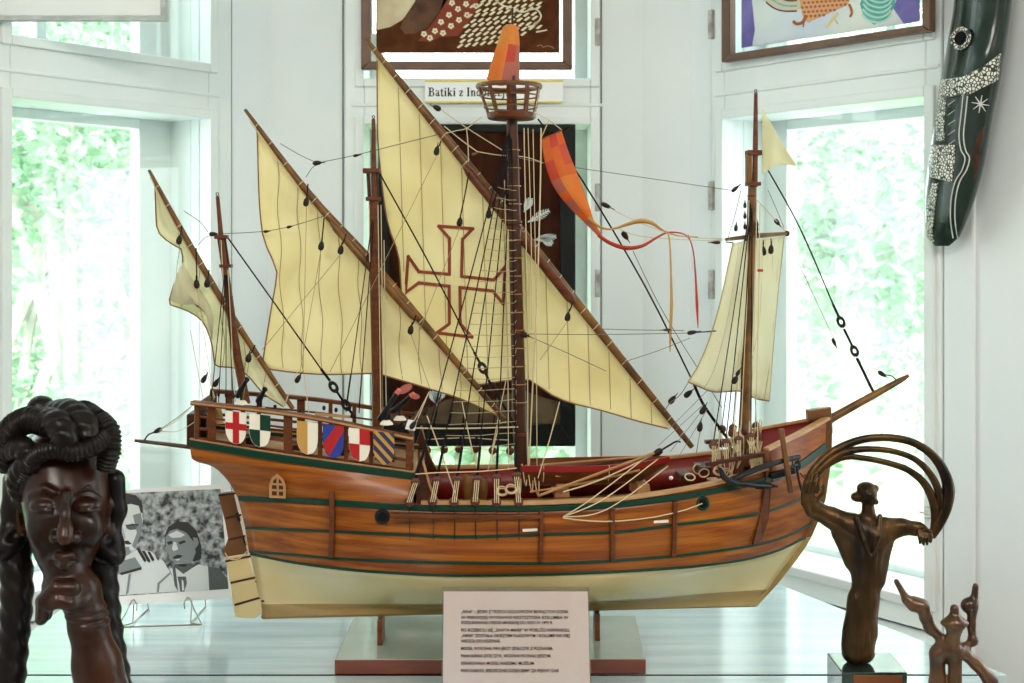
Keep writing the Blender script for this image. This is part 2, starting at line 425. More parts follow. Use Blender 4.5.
# ------------------------------------------------------------------ signed-distance sculpting
class Sculpt:
    """a field on a grid, built from blended solids, meshed with surface nets"""
    def __init__(s, lo, hi, h):
        s.lo = np.array(lo, float); s.h = h
        s.n = np.ceil((np.array(hi) - s.lo) / h).astype(int) + 1
        s.D = np.full(s.n, 1.0, dtype=np.float32)
    def _win(s, lo, hi, pad):
        a = np.clip(np.floor((np.array(lo) - pad - s.lo) / s.h).astype(int), 0, s.n - 1)
        b = np.clip(np.ceil((np.array(hi) + pad - s.lo) / s.h).astype(int) + 1, 1, s.n)
        if (b <= a).any(): return None
        sl = tuple(slice(x, y) for x, y in zip(a, b))
        g = np.meshgrid(*[(np.arange(x, y) * s.h + l) for x, y, l in zip(a, b, s.lo)], indexing='ij')
        return sl, g
    def _mix(s, sl, d, k, cut):
        A = s.D[sl]
        if cut:
            d = -d
            hh = np.clip(0.5 - 0.5 * (A - d) / k, 0, 1) if k > 0 else (A < d).astype(float)
            # smooth max
            s.D[sl] = A * (1 - hh) + d * hh + (k * hh * (1 - hh) if k > 0 else 0)
        else:
            hh = np.clip(0.5 + 0.5 * (A - d) / k, 0, 1) if k > 0 else (d < A).astype(float)
            s.D[sl] = A * (1 - hh) + d * hh - (k * hh * (1 - hh) if k > 0 else 0)
    def ell(s, c, r, k=0.004, cut=False, R=None):
        c = np.array(c, float); r = np.array(r if hasattr(r, '__len__') else (r, r, r), float)
        m = r.max(); w = s._win(c - m, c + m, k * 2 + 0.012)
        if w is None: return s
        sl, (x, y, z) = w
        x = x - c[0]; y = y - c[1]; z = z - c[2]
        if R is not None:
            R = np.array(R.transposed())
            x, y, z = (R[0][0] * x + R[0][1] * y + R[0][2] * z, R[1][0] * x + R[1][1] * y + R[1][2] * z, R[2][0] * x + R[2][1] * y + R[2][2] * z)
        k0 = np.sqrt((x / r[0]) ** 2 + (y / r[1]) ** 2 + (z / r[2]) ** 2)
        k1 = np.sqrt((x / r[0] ** 2) ** 2 + (y / r[1] ** 2) ** 2 + (z / r[2] ** 2) ** 2) + 1e-9
        s._mix(sl, k0 * (k0 - 1) / k1, k, cut)
        return s
    def cap(s, a, b, ra, rb=None, k=0.004, cut=False, sq=None):
        """capsule from a to b, radius ra to rb; sq=(axis, factor) flattens it along an axis"""
        a = np.array(a, float); b = np.array(b, float); rb = ra if rb is None else rb
        m = max(ra, rb); f = sq[1] if sq else 1.0
        w = s._win(np.minimum(a, b) - m / min(f, 1) if f < 1 else np.minimum(a, b) - m, np.maximum(a, b) + m, k * 2 + 0.012)
        if w is None: return s
        sl, (x, y, z) = w
        P = [x, y, z]
        ab = b - a; L = (ab ** 2).sum() + 1e-12
        t = np.clip(((x - a[0]) * ab[0] + (y - a[1]) * ab[1] + (z - a[2]) * ab[2]) / L, 0, 1)
        dd = [P[i] - a[i] - t * ab[i] for i in range(3)]
        if sq: dd[sq[0]] = dd[sq[0]] / sq[1]
        d = np.sqrt(dd[0] ** 2 + dd[1] ** 2 + dd[2] ** 2) - (ra + (rb - ra) * t)
        s._mix(sl, d * (min(1, f) if sq else 1), k, cut)
        return s
    def chain(s, pts, rs, k=0.004, cut=False, sq=None):
        for i in range(len(pts) - 1):
            s.cap(pts[i], pts[i + 1], rs[i], rs[i + 1], k, cut, sq)
        return s
    def mesh(s):
        D = s.D; n = D.shape
        D = np.pad(D, 1, constant_values=1.0); lo = s.lo - s.h
        n = np.array(D.shape)
        ins = D < 0
        c = np.zeros(n - 1, int)
        for i in (0, 1):
            for j in (0, 1):
                for k in (0, 1):
                    c += ins[i:n[0] - 1 + i, j:n[1] - 1 + j, k:n[2] - 1 + k]
        act = (c > 0) & (c < 8)
        idx = np.full(n - 1, -1, int); ids = np.argwhere(act); idx[act] = np.arange(len(ids))
        acc = np.zeros((len(ids), 3)); cnt = np.zeros(len(ids))
        corner = [(i, j, k) for i in (0, 1) for j in (0, 1) for k in (0, 1)]
        for a in corner:
            for ax in range(3):
                if a[ax]: continue
                b = list(a); b[ax] = 1
                va = D[ids[:, 0] + a[0], ids[:, 1] + a[1], ids[:, 2] + a[2]]
                vb = D[ids[:, 0] + b[0], ids[:, 1] + b[1], ids[:, 2] + b[2]]
                cr = (va < 0) != (vb < 0)
                t = np.where(cr, va / np.where(cr, va - vb, 1), 0)
                p = np.tile(np.array(a, float), (len(ids), 1)); p[:, ax] += t
                acc[cr] += p[cr]; cnt[cr] += 1
        V = lo + (ids + acc / cnt[:, None]) * s.h
        faces = []
        for ax in range(3):
            u, v = [(1, 2), (2, 0), (0, 1)][ax]
            sl_a = [slice(1, -1)] * 3; sl_a[ax] = slice(0, n[ax] - 1)
            sl_b = [slice(1, -1)] * 3; sl_b[ax] = slice(1, n[ax])
            A = ins[tuple(sl_a)]; B = ins[tuple(sl_b)]
            e = np.argwhere(A != B)
            off = np.ones(3, int); off[ax] = 0
            e0 = e + off
            flip = A[tuple(e.T)]
            def gi(du, dv):
                q = e0.copy(); q[:, u] += du; q[:, v] += dv
                return idx[q[:, 0], q[:, 1], q[:, 2]]
            q = np.stack([gi(-1, -1), gi(0, -1), gi(0, 0), gi(-1, 0)], 1)
            q[~flip] = q[~flip][:, ::-1]
            faces.append(q)
        Fa = np.concatenate(faces)
        return V, Fa
    def build(s, name, m, parent, shift=(0, 0, 0), smooth=2, rotz=0.0):
        V, Fa = s.mesh()
        if smooth:
            E = np.concatenate([Fa[:, [0, 1]], Fa[:, [1, 2]], Fa[:, [2, 3]], Fa[:, [3, 0]]])
            for it in range(smooth):
                acc = np.zeros_like(V); c = np.zeros(len(V))
                np.add.at(acc, E[:, 0], V[E[:, 1]]); np.add.at(c, E[:, 0], 1)
                np.add.at(acc, E[:, 1], V[E[:, 0]]); np.add.at(c, E[:, 1], 1)
                V = V * 0.5 + 0.5 * acc / np.maximum(c, 1)[:, None]
        V = V + np.array(shift)
        me = bpy.data.meshes.new(name)
        me.from_pydata([tuple(p) for p in V], [], [tuple(int(i) for i in f) for f in Fa])
        me.materials.append(m)
        me.polygons.foreach_set('use_smooth', [True] * len(me.polygons))
        o = bpy.data.objects.new(name, me); COL.objects.link(o)
        if parent is not None: o.parent = parent
        return o
# ================================================================== THE SETTING
def V3(p, z): return Vector((p[0], p[1], z))
class BayWall:
    """an upright wall through 2-D point o along unit direction d; n points out of the room"""
    def __init__(s, o, d, n):
        s.o = Vector((o[0], o[1], 0)); s.d = Vector((d[0], d[1], 0)).normalized(); s.n = Vector((n[0], n[1], 0)).normalized()
    def p(s, t, out, z): return s.o + s.d * t + s.n * out + Vector((0, 0, z))
    def slab(s, mb, t0, t1, z0, z1, o0, o1, mat=0):
        vs = [s.p(t, o, z) for z in (z0, z1) for t, o in ((t0, o0), (t1, o0), (t1, o1), (t0, o1))]
        mb.add(vs, [(0, 1, 2, 3), (7, 6, 5, 4), (0, 4, 5, 1), (1, 5, 6, 2), (2, 6, 7, 3), (3, 7, 4, 0)], mat)
CEIL = 2.95
WL = BayWall((-0.572, 1.0), (-0.6, -0.8), (-0.8, 0.6))
WC = BayWall((-0.572, 1.0), (1, 0), (0, 1))
WR = BayWall((0.413, 0.955), (0.6, -0.8), (0.8, 0.6))
WX = BayWall((0.307, 1.0), (0.106, -0.045), (0.39, 0.92))

def wall_with_opening(w, name, t0, t1, a, b, z0, z1, th=0.16, more=None):
    mb = MB()
    if more:
        c, d_, y0, y1 = more; mid = (b + c) / 2
        w.slab(mb, mid, c, 0, CEIL, 0, th); w.slab(mb, d_, t1, 0, CEIL, 0, th); w.slab(mb, c, d_, 0, y0, 0, th); w.slab(mb, c, d_, y1, CEIL, 0, th)
        t1 = mid
    w.slab(mb, t0, a, 0, CEIL, 0, th); w.slab(mb, b, t1, 0, CEIL, 0, th)
    w.slab(mb, a, b, 0, z0, 0, th); w.slab(mb, a, b, z1, CEIL, 0, th)
    return struct(mb.build(name, M['wall'], flat=True))
wall_with_opening(WL, 'wall_left', 0.0, 1.75, 0.12, 1.25, 0.70, 2.70)
wall_with_opening(WC, 'wall_center', -0.02, 0.879, 0.181, 0.778, 0.70, 2.70)
wall_with_opening(WR, 'wall_right', -0.02, 2.2, 0.0765, 0.674, 0.70, 2.70, more=(1.10, 2.05, 0.85, 2.60))
mb = MB(); WX.slab(mb, 0, 0.1152, 0, CEIL, 0, 0.16)
struct(mb.build('wall_corner', M['wall'], flat=True))
pl = WL.p(1.75, 0, 0); pr = WR.p(2.2, 0, 0)
mb = MB(); mb.box(((pl.x - 2.6) / 2, pl.y + 0.08, CEIL / 2), (pl.x + 2.6 , 0.16, CEIL)); mb.box((-2.68, (pl.y - 5.5) / 2, CEIL / 2), (0.16, 5.5 + pl.y, CEIL))
struct(mb.build('wall_west', M['wall'], flat=True))
mb = MB(); mb.box(((pr.x + 2.6) / 2, pr.y + 0.08, CEIL / 2), (2.6 - pr.x, 0.16, CEIL)); mb.box((2.68, (pr.y - 5.5) / 2, CEIL / 2), (0.16, 5.5 + pr.y, CEIL))
struct(mb.build('wall_east', M['wall'], flat=True))
mb = MB(); mb.box((0, -5.58, CEIL / 2), (5.5, 0.16, CEIL)); struct(mb.build('wall_back', M['wall'], flat=True))
outline = [(-2.75, -5.65), (2.75, -5.65), (2.75, pr.y + 0.1), (pr.x + 0.1, pr.y + 0.1), (0.56, 1.06), (0.33, 1.16), (-0.65, 1.16), (pl.x - 0.1, pl.y + 0.1), (-2.75, pl.y + 0.1)]
mb = MB(); mb.prism([(x, y, -0.05) for x, y in outline], (0, 0, 0.05)); struct(mb.build('floor', M['floor'], flat=True))
mb = MB(); mb.prism([(x, y, CEIL) for x, y in outline], (0, 0, 0.06)); struct(mb.build('ceiling', M['ceiling'], flat=True))

def casement(w, name, a, b, panes, zl, zu, inner=True, out_a=0.0, out_b=0.0):
    """double box window: frame members, reveal, outer sash, two sheets of glass per opening"""
    root = bpy.data.objects.new(name, None); COL.objects.link(root); struct(root); OFFSET[root.name] = Vector()
    fr = MB(); fo = MB(); gl = MB()
    z0, z1 = 0.705, 2.695
    edges = [a] + [x for p in panes for x in p] + [b]
    for i in range(0, len(edges), 2):
        w.slab(fr, edges[i], edges[i + 1], z0, z1, -0.012, 0.05)
    for (pa, pb) in panes:
        w.slab(fr, pa, pb, z0, zl[0], -0.012, 0.05)
        w.slab(fr, pa, pb, zl[1], zu[0], -0.012, 0.05)
        w.slab(fr, pa, pb, zu[1], z1, -0.012, 0.05)
        # moulded sash edge round each opening, and the mid groove of the transom
        for (c, d_) in (zl, zu):
            e = 0.012
            w.slab(fr, pa - 0.022, pa, c - 0.02, d_ + 0.02, -0.020, -0.006); w.slab(fr, pb, pb + 0.022, c - 0.02, d_ + 0.02, -0.020, -0.006)
            w.slab(fr, pa, pb, c - 0.02, c, -0.020, -0.006); w.slab(fr, pa, pb, d_, d_ + 0.02, -0.020, -0.006)
        w.slab(fr, pa - 0.03, pb + 0.03, (zl[1] + zu[0]) / 2 - 0.012, (zl[1] + zu[0]) / 2 - 0.004, -0.0165, -0.006)
        # reveal boards
        for (c, d_) in (zl, zu):
            w.slab(fo, pa - 0.03, pa, c - 0.02, d_ + 0.02, 0.05, 0.13); w.slab(fo, pb, pb + 0.03, c - 0.02, d_ + 0.02, 0.05, 0.13)
            w.slab(fo, pa, pb, c - 0.03, c, 0.05, 0.13); w.slab(fo, pa, pb, d_, d_ + 0.03, 0.05, 0.13)
        oa, ob = pa + out_a, pb - out_b
        w.slab(fo, pa - 0.03, oa, z0, z1, 0.12, 0.155); w.slab(fo, ob, pb + 0.03, z0, z1, 0.12, 0.155)
        w.slab(fo, oa, ob, zl[1] - 0.022, zu[0] + 0.01, 0.12, 0.155); w.slab(fo, oa, ob, z0, zl[0] + 0.015, 0.12, 0.155)
        mid = (oa + ob) / 2 + 0.06
        w.slab(fo, mid - 0.012, mid + 0.012, zu[0], z1, 0.12, 0.15)
        for (c, d_) in (zl, zu):
            w.slab(gl, pa, pb, c, d_, 0.018, 0.022); w.slab(gl, oa, ob, c, d_, 0.135, 0.138)
    fr.build('window_frame', M['white'], root, bevel=0.003, flat=True)
    fo.build('outer_sash', M['white'], root, bevel=0.003, flat=True)
    gl.build('pane', M['glass'], root, flat=True)
    return root
w1 = casement(WL, 'window_1', 0.12, 1.25, [(0.186, 0.668), (0.735, 1.19)], (0.765, 1.722), (1.844, 2.62), out_a=0.085, out_b=0.03)
w2 = casement(WC, 'window_2', 0.181, 0.778, [(0.227, 0.755)], (0.79, 1.7225), (1.83, 2.62), out_a=0.03, out_b=0.03)
w3 = casement(WR, 'window_3', 0.0765, 0.674, [(0.1165, 0.640)], (0.765, 1.722), (1.848, 2.62), out_a=0.066, out_b=0.02)
# unseen window added along the right wall to light the bow
w4 = bpy.data.objects.new('added_window', None); COL.objects.link(w4); struct(w4); OFFSET[w4.name] = Vector()
mb = MB()
for a_, b_ in ((1.10, 1.16), (1.555, 1.595), (1.99, 2.05)): WR.slab(mb, a_, b_, 0.85, 2.60, -0.01, 0.06)
for a_, b_ in ((1.16, 1.555), (1.595, 1.99)):
    for c_, d_ in ((0.85, 0.91), (1.73, 1.83), (2.54, 2.60)): WR.slab(mb, a_, b_, c_, d_, -0.01, 0.06)
mb.build('window_frame', M['white'], w4, bevel=.003, flat=True)
mb = MB()
for a_, b_ in ((1.16, 1.555), (1.595, 1.99)): WR.slab(mb, a_, b_, 0.91, 1.73, 0.018, 0.022); WR.slab(mb, a_, b_, 1.83, 2.54, 0.018, 0.022)
mb.build('pane', M['glass'], w4, flat=True)
# open joints between frames and plaster, worn hinges on them
for w, r, ts in ((WL, w1, (0.113,)), (WC, w2, (0.176, 0.781)), (WR, w3, (0.071,))):
    g = MB()
    for t in ts: w.slab(g, t - 0.0018, t + 0.0018, 0.70, 2.70, -0.003, 0.004)
    g.build('joint', M['gap'], r, flat=True)
for w, r, t in ((WC, w2, 0.772), (WR, w3, 0.082)):
    for z in (1.35, 1.55, 1.935, 2.3):
        h = MB(); w.slab(h, t - 0.007, t + 0.005, z - 0.03, z + 0.035, -0.022, -0.010)
        h.build('hinge', M['chip'], r, bevel=0.002, flat=True)
lt = MB(); WR.slab(lt, 0.648, 0.664, 0.925, 0.945, -0.03, -0.012); WR.slab(lt, 0.640, 0.672, 0.932, 0.936, -0.034, -0.026)
lt.build('latch', M['metal'], w3, bevel=0.001)
tr = MB(); WR.slab(tr, 0.676, 0.742, 0.0, CEIL, -0.010, 0.0)
struct(tr.build('trim_1', M['wall'], bevel=0.008, flat=True))
for w, nm, a, b in ((WL, 'trim_2', 0.10, 1.27), (WC, 'trim_3', 0.16, 0.80), (WR, 'trim_4', 0.06, 0.69)):
    sl = MB(); w.slab(sl, a, b, 0.672, 0.70, -0.07, 0.02); struct(sl.build(nm, M['white'], bevel=0.004, flat=True))

# ================================================================== OUTSIDE
M['lawn'] = mat('lawn_grass', (0.30, 0.48, 0.20), 0.95, color2=(0.42, 0.60, 0.30), nscale=3)
mb = MB()
N = 28
rows = [[Vector((-16 + 32 * j / N, 1.9 + 22 * (i / N), -1.6 + 0.25 * math.sin(j * 1.1 + i * .7) * math.sin(i * .6) + 0.02 * i * i * 0.12)) for j in range(N + 1)] for i in range(N + 1)]
mb.grid(rows); lawn = mb.build('lawn', M['lawn'], recalc=True)
lawn['kind'] = 'structure'
def leafmat(name, c1, c2):
    m = mat(name, c1, 0.6, color2=c2, nscale=4.0, trans=0.5)
    return m
M['leafA'] = leafmat('pale_leaves', (0.17, 0.33, 0.20), (0.58, 0.73, 0.57))
M['leafB'] = leafmat('mint_leaves', (0.25, 0.40, 0.30), (0.68, 0.79, 0.68))
M['leafC'] = leafmat('whitish_leaves', (0.26, 0.42, 0.30), (0.74, 0.82, 0.72))
M['bark'] = mat('bark', (0.45, 0.43, 0.38), 0.9, color2=(0.62, 0.60, 0.55), nscale=12, stretch=(1, 1, .3))
def tree(x, y, z0, h, r, seed, lm, label, cat='tree', n=5200, leaf=0.048, name='leafy_tree', blobs=9):
    rnd = random.Random(seed)
    t = thing(name, label, cat, (x, y, z0), group='trees and bushes outside the windows')
    tb = MB()
    top = Vector((x + rnd.uniform(-.2, .2), y, z0 + h * 0.72))
    path = smooth_path([Vector((x, y, z0 - 0.15)), Vector((x + rnd.uniform(-.1, .1), y, z0 + h * .25)), Vector((x + rnd.uniform(-.2, .2), y, z0 + h * .5)), top], 12)
    r0 = 0.03 * h if name == 'leafy_tree' else 0.02
    tb.tube(path, [r0 * (1 - .75 * i / (len(path) - 1)) for i in range(len(path))], 8)
    cs = []
    for k in range(blobs):
        a = rnd.uniform(0, 6.28); q = rnd.uniform(0.1, 0.75)
        c = Vector((x + math.cos(a) * r * q, y + math.sin(a) * r * q, z0 + h * rnd.uniform(0.30, 0.88)))
        cs.append((c, r * rnd.uniform(0.4, 0.62)))
        b0 = path[min(len(path) - 1, int(len(path) * rnd.uniform(.4, .9)))]
        tb.tube(smooth_path([b0, (b0 + c) / 2 + Vector((0, 0, .1)), c], 6), [r0 * .4, r0 * .34, r0 * .28, r0 * .22, r0 * .18, r0 * .12, r0 * .1][:7], 6)
    tb.build('trunk', M['bark'], t)
    f = MB()
    for i in range(n):
        c, rr = cs[i % blobs]
        d = Vector((rnd.gauss(0, 1), rnd.gauss(0, 1), rnd.gauss(0, 1))).normalized() * rr * rnd.uniform(.45, 1.05) ** .6
        p = c + d
        u = Vector((rnd.gauss(0, 1), rnd.gauss(0, 1), rnd.gauss(0, .6))).normalized(); v = u.orthogonal().normalized()
        v = (Matrix.Rotation(rnd.uniform(0, 6.28), 3, u) @ v)
        s_ = leaf * rnd.uniform(.7, 1.4)
        f.add([p - u * s_, p + v * s_ * .45, p + u * s_ * 1.1, p - v * s_ * .45], [(0, 1, 2, 3)])
    fo = f.build('crown', M[lm], t, recalc=False)
    fo['kind'] = 'stuff'
    return t
tree(-2.65, 5.7, -1.6, 5.0, 1.25, 3, 'leafA', 'nearest pale green tree seen through the left window', n=9000, blobs=16)
tree(-3.8, 9.2, -1.4, 6.0, 1.6, 4, 'leafB', 'mint green tree farther back through the left window, behind the nearest tree', n=5200, leaf=.06)
tree(-1.80, 3.0, -1.6, 2.3, 0.58, 5, 'leafB', 'low leafy bush below the nearest tree through the left window', 'bush', n=3000, leaf=.036, name='leafy_bush', blobs=7)
tree(-4.6, 12.2, -1.2, 7.6, 2.0, 10, 'leafA', 'farthest pale tree through the left window, tallest of its row', n=5200, leaf=.08)
tree(1.85, 4.9, -1.6, 4.6, 1.1, 6, 'leafC', 'nearest pale green tree seen through the right window beyond the bow', n=5200)
tree(2.6, 8.2, -1.4, 6.0, 1.6, 7, 'leafB', 'mint green tree farther back through the right window, behind the nearest tree', n=5200, leaf=.06)
tree(1.42, 3.0, -1.6, 2.2, 0.6, 8, 'leafB', 'low bush behind the arms of the bronze figure through the right window', 'bush', n=3000, leaf=.036, name='leafy_bush', blobs=7)
tree(3.5, 12.2, -1.2, 7.6, 2.0, 9, 'leafA', 'farthest pale tree through the right window, tallest of its row', n=5200, leaf=.08)
tree(-0.25, 7.2, -1.6, 3.8, 1.2, 12, 'leafB', 'mint green tree straight behind the dark batik in the middle window', n=4200, leaf=.06)

# ================================================================== TABLES
TZ = 0.80
def table(name, label, pts, legs):
    cx = sum(p[0] for p in pts) / len(pts); cy = sum(p[1] for p in pts) / len(pts)
    t = thing(name, label, 'table', (cx, cy, 0))
    MB().prism([(x, y, TZ - 0.028) for x, y in pts], (0, 0, 0.028)).build('tabletop', M['tabletop'], t, bevel=0.002, flat=True)
    for x, y in legs:
        MB().bar((x, y, 0), (x, y, TZ - 0.027), 0.05, 0.05, up=(0, 1, 0)).build('leg', M['darkwood'], t, bevel=0.004, flat=True)
    return t
table('display_table', 'rear blue-grey lacquered table carrying the model ship, beyond the dark joint line',
      [(-0.80, -0.100), (0.735, -0.100), (0.560, 0.29), (0.50, 0.42), (0.42, 0.46), (-0.72, 0.46), (-0.79, 0.30)],
      [(-0.74, -0.05), (0.62, -0.05), (-0.68, 0.38), (0.40, 0.38)])
table('display_table', 'front blue-grey lacquered table carrying the notice card, before the dark joint line',
      [(-0.80, -0.86), (0.70, -0.86), (0.70, -0.1045), (-0.80, -0.1045)],
      [(-0.74, -0.8), (0.64, -0.8), (-0.74, -0.16), (0.64, -0.16)])

ft = bpy.data.objects['display_table.001']
MB().prism([(-0.80, -.1045, TZ - .027), (.70, -.1045, TZ - .027), (.70, -.1003, TZ - .027), (-0.80, -.1003, TZ - .027)], (0, 0, .0272)).build('joint_strip', M['ink'], ft, flat=True)
# unseen lamp housings added behind the viewer to go with the fill lights
M['lampglass'] = mat('lamp_glass', (0.9, 0.88, 0.8), 0.3)
for x in (-0.9, 1.2):
    t = thing('added_ceiling_lamp', 'unseen pale rectangular ceiling lamp added over the room, %s of the two' % ('western' if x < 0 else 'eastern'), 'lamp', (x, -2.9, 2.9))
    MB().box((x, -2.9, 2.87), (1.2, 0.6, 0.10)).build('housing', M['white'], t, bevel=0.01)
    for dx in (-.5, .5):
        MB().tube([(x + dx, -2.9, 2.91), (x + dx, -2.9, 2.951)], 0.01).build('hanger', M['metal'], t)

# ================================================================== PICTURES ON THE WINDOWS
class Board:
    """builder of flat shapes on a plane from outline points, laid up in real layers"""
    def __init__(s, plane): s.P = plane; s.lay = 0
    def poly(s, mb, pts, off, th, mat=0):
        a = [s.P.at(x, y, off) for x, y in pts]
        return mb.prism(a, s.P.n * th, mat)
def ellpts(cx, cy, rx, ry, n=20, a0=0.0):
    c, s_ = math.cos(a0), math.sin(a0)
    return [(cx + rx * math.cos(2 * math.pi * k / n) * c - ry * math.sin(2 * math.pi * k / n) * s_, cy + rx * math.cos(2 * math.pi * k / n) * s_ + ry * math.sin(2 * math.pi * k / n) * c) for k in range(n)]
def frame_ring(B, outer, inner, off, th, m, parent):
    mb = MB(); n = len(outer)
    for i in range(n):
        j = (i + 1) % n
        B.poly(mb, [outer[i], outer[j], inner[j], inner[i]], off, th)
    return mb.build('frame', m, parent, bevel=0.002, flat=True)

# --- upper middle batik
B = Board(Plane((0, 0.972, 1.9), (0, -1, 0)))
t = thing('batik_picture', 'brown framed batik with white flowers and dashes, in the middle upper window', 'picture', B.P.at(467, 40))
frame_ring(B, [(362, 70.5), (572, 70.5), (572, -140), (362, -140)], [(372, 62.5), (562.5, 62.5), (562.5, -130), (372, -130)], 0, 0.02, M['frame'], t)
M['batikbrown'] = mat('batik_brown', (0.075, 0.024, 0.010), 0.95, color2=(0.115, 0.040, 0.016), nscale=30, spec=0.08)
M['batikpale'] = mat('batik_pale', (0.66, 0.56, 0.38), 0.9, color2=(0.42, 0.28, 0.16), nscale=8)
M['batikred'] = mat('batik_red', (0.22, 0.04, 0.018), 0.9)
M['batikcream'] = mat('batik_cream', (0.80, 0.72, 0.50), 0.9)
M['batikdark'] = mat('batik_dark', (0.05, 0.022, 0.014), 0.9, color2=(0.14, 0.06, 0.03), nscale=20)
mb = MB(); B.poly(mb, [(376.5, 53), (559.5, 53), (559.5, -128), (376.5, -128)], 0.003, 0.003, 0)
B.poly(mb, [(377, -60), (377, 30), (390, 27), (402, 20), (412, 8), (420, -10), (425, -60)], 0.0061, 0.0005, 1)
B.poly(mb, [(400, 28), (404, 18), (412, 6), (420, -6), (440, -20), (452, -10), (445, 4), (436, 16), (428, 27), (416, 33), (405, 34)], 0.0066, 0.0005, 4)
B.poly(mb, [(418, 41), (424, 34), (432, 24), (440, 12), (444, -4), (470, -10), (478, 2), (474, 14), (466, 26), (458, 36), (440, 37), (430, 42)], 0.0066, 0.0005, 2)
rnd = random.Random(4)
for (x, y) in ((424, 34), (435, 31), (430, 38), (443, 33), (451, 26), (449, 15), (458, 9), (459, 20), (467, 15), (466, 4), (441, 22), (452, 3), (470, -3), (476, 6)):
    for k in range(5):
        a = 2 * math.pi * k / 5 + .3
        B.poly(mb, ellpts(x + 1.9 * math.cos(a), y + 1.9 * math.sin(a), 1.3, 1.3, 8), 0.0071, 0.0004, 3)
for j in range(11):
    for i in range(11):
        x = 460 + i * 7.6 + j * 2.6 * (1 if j % 2 else .6); y = 46 - j * 5.0 - i * 0.9
        lim = 540 - max(0, (y - 28)) * 2.6
        lo = 455 + max(0, 34 - y) * 0.55
        if x < lo or x > lim or y < -30: continue
        B.poly(mb, [(x - 3.3, y + 1.5), (x - 1.4, y - .4), (x + 1.6, y - 2.2), (x + 3.6, y - 1.6), (x + 1.6, y + .2), (x - 1.0, y + 2.2)], 0.0071, 0.0004, 3)
def stroke(B, mb, pts, w, off, th, mat):
    P = smooth_path([Vector((x, y, 0)) for x, y in pts], 8 * (len(pts) - 1))
    for i in range(len(P) - 1):
        d = (P[i + 1] - P[i]).normalized(); n = Vector((-d.y, d.x, 0)) * w / 2
        B.poly(mb, [(P[i] - n).to_2d(), (P[i + 1] - n).to_2d(), (P[i + 1] + n).to_2d(), (P[i] + n).to_2d()], off, th, mat)
stroke(B, mb, [(490, -8), (500, 4), (512, 8), (522, 12), (535, 9), (541, 16), (536, 24), (528, 27)], 1.6, 0.0071, 0.0004, 3)
stroke(B, mb, [(536, 32), (542, 31), (547, 30)], 1.4, 0.0071, 0.0004, 3)
stroke(B, mb, [(537, 46), (541, 45), (543, 47), (547, 46), (552, 47), (554, 49)], 0.5, 0.0071, 0.0004, 1)
mb.build('batik_cloth', [M['batikbrown'], M['batikpale'], M['batikred'], M['batikcream'], M['batikdark']], t, flat=True)
mb = MB(); B.poly(mb, [(372, 62.5), (562.5, 62.5), (562.5, -130), (372, -130)], 0.0012, 0.0015); mb.build('glass', M['glass'], t, flat=True)

# --- right batik, on the slanting window
B = Board(Plane(WR.p(0.3, -0.026, 1.9), -WR.n))
t = thing('batik_picture', 'brown framed batik of a spotted bird with teal feathers, in the right upper window', 'picture', B.P.at(832, 30))
frame_ring(B, [(727.5, 63), (936, 32), (936, -230), (727.5, -200)], [(736, 54.5), (928, 26), (928, -220), (736, -190)], 0, 0.02, M['frame'], t)
M['lav'] = mat('batik_lavender', (0.62, 0.64, 0.72), 0.9, color2=(0.76, 0.76, 0.70), nscale=5, trans=0.5)
M['bluedye'] = mat('batik_blue', (0.20, 0.17, 0.52), 0.9, color2=(0.34, 0.30, 0.66), nscale=14, trans=0.4)
M['teal'] = mat('batik_teal', (0.05, 0.33, 0.30), 0.9, color2=(0.20, 0.55, 0.48), nscale=30)
M['rust'] = mat('batik_rust', (0.42, 0.11, 0.035), 0.9)
M['featherpale'] = mat('batik_feather', (0.62, 0.55, 0.42), 0.9)
mb = MB(); B.poly(mb, [(742, 48), (920, 21.5), (920, -205), (742, -180)], 0.003, 0.003, 0)
B.poly(mb, [(742, 48), (752, 46), (755, 30), (752, 0), (757, -40), (742, -60)], 0.0061, 0.0004, 1)
B.poly(mb, [(904, 24), (920, 21.5), (920, -70), (900, -60), (906, -20), (893, 8)], 0.0061, 0.0004, 1)
tealf = [(860, 4), (866, -14), (896, -22), (895, 4), (889, 18), (874, 25), (864, 17)]
B.poly(mb, tealf, 0.0064, 0.0004, 2)
wing = [(763, 0), (772, -14), (798, -16), (802, 8), (794, 12), (780, 9), (770, 5)]
B.poly(mb, wing, 0.0064, 0.0004, 4)
body = [(800, 2), (797, -14), (810, -26), (838, -30), (852, -20), (853, -4), (846, 6), (832, 12), (816, 19), (808, 23), (803, 16)]
B.poly(mb, body, 0.0066, 0.0005, 7)
for k in range(5):
    y0 = 3 - k * 5.2
    stroke(B, mb, [(766 + k * 3, y0 - 1), (774 + k * 3, y0 + 5), (784 + k * 2, y0 + 8), (797, y0 + 8)], 1.5, 0.0069 + .0001 * k, 0.0004, (2 if k % 2 else 8))
stroke(B, mb, [(806, 15), (803, 22), (797, 24), (793, 21)], 3.0, 0.0072, 0.0004, 3)
stroke(B, mb, [(804, 22), (803, 27)], 1.2, 0.0076, 0.0004, 3)
stroke(B, mb, [(849, 4), (852, 12), (850, 17)], 2.4, 0.0072, 0.0004, 3)
stroke(B, mb, [(838, 13), (832, 20), (827, 27)], 3.0, 0.0068, 0.0004, 5)
stroke(B, mb, [(834, 19), (838, 24)], 2.0, 0.0072, 0.0004, 5)
for k in range(7):
    y0 = 21 - k * 5.0
    stroke(B, mb, [(862 + k * .6, y0 - 7), (868 + k * .7, y0 - 1), (878 + k * .8, y0 + 1.5), (886 + k * .8, y0 - 1 - k * .2), (891 + k * .3, y0 - 6)], 1.9, 0.0069 + .0001 * k, 0.0004, 6)
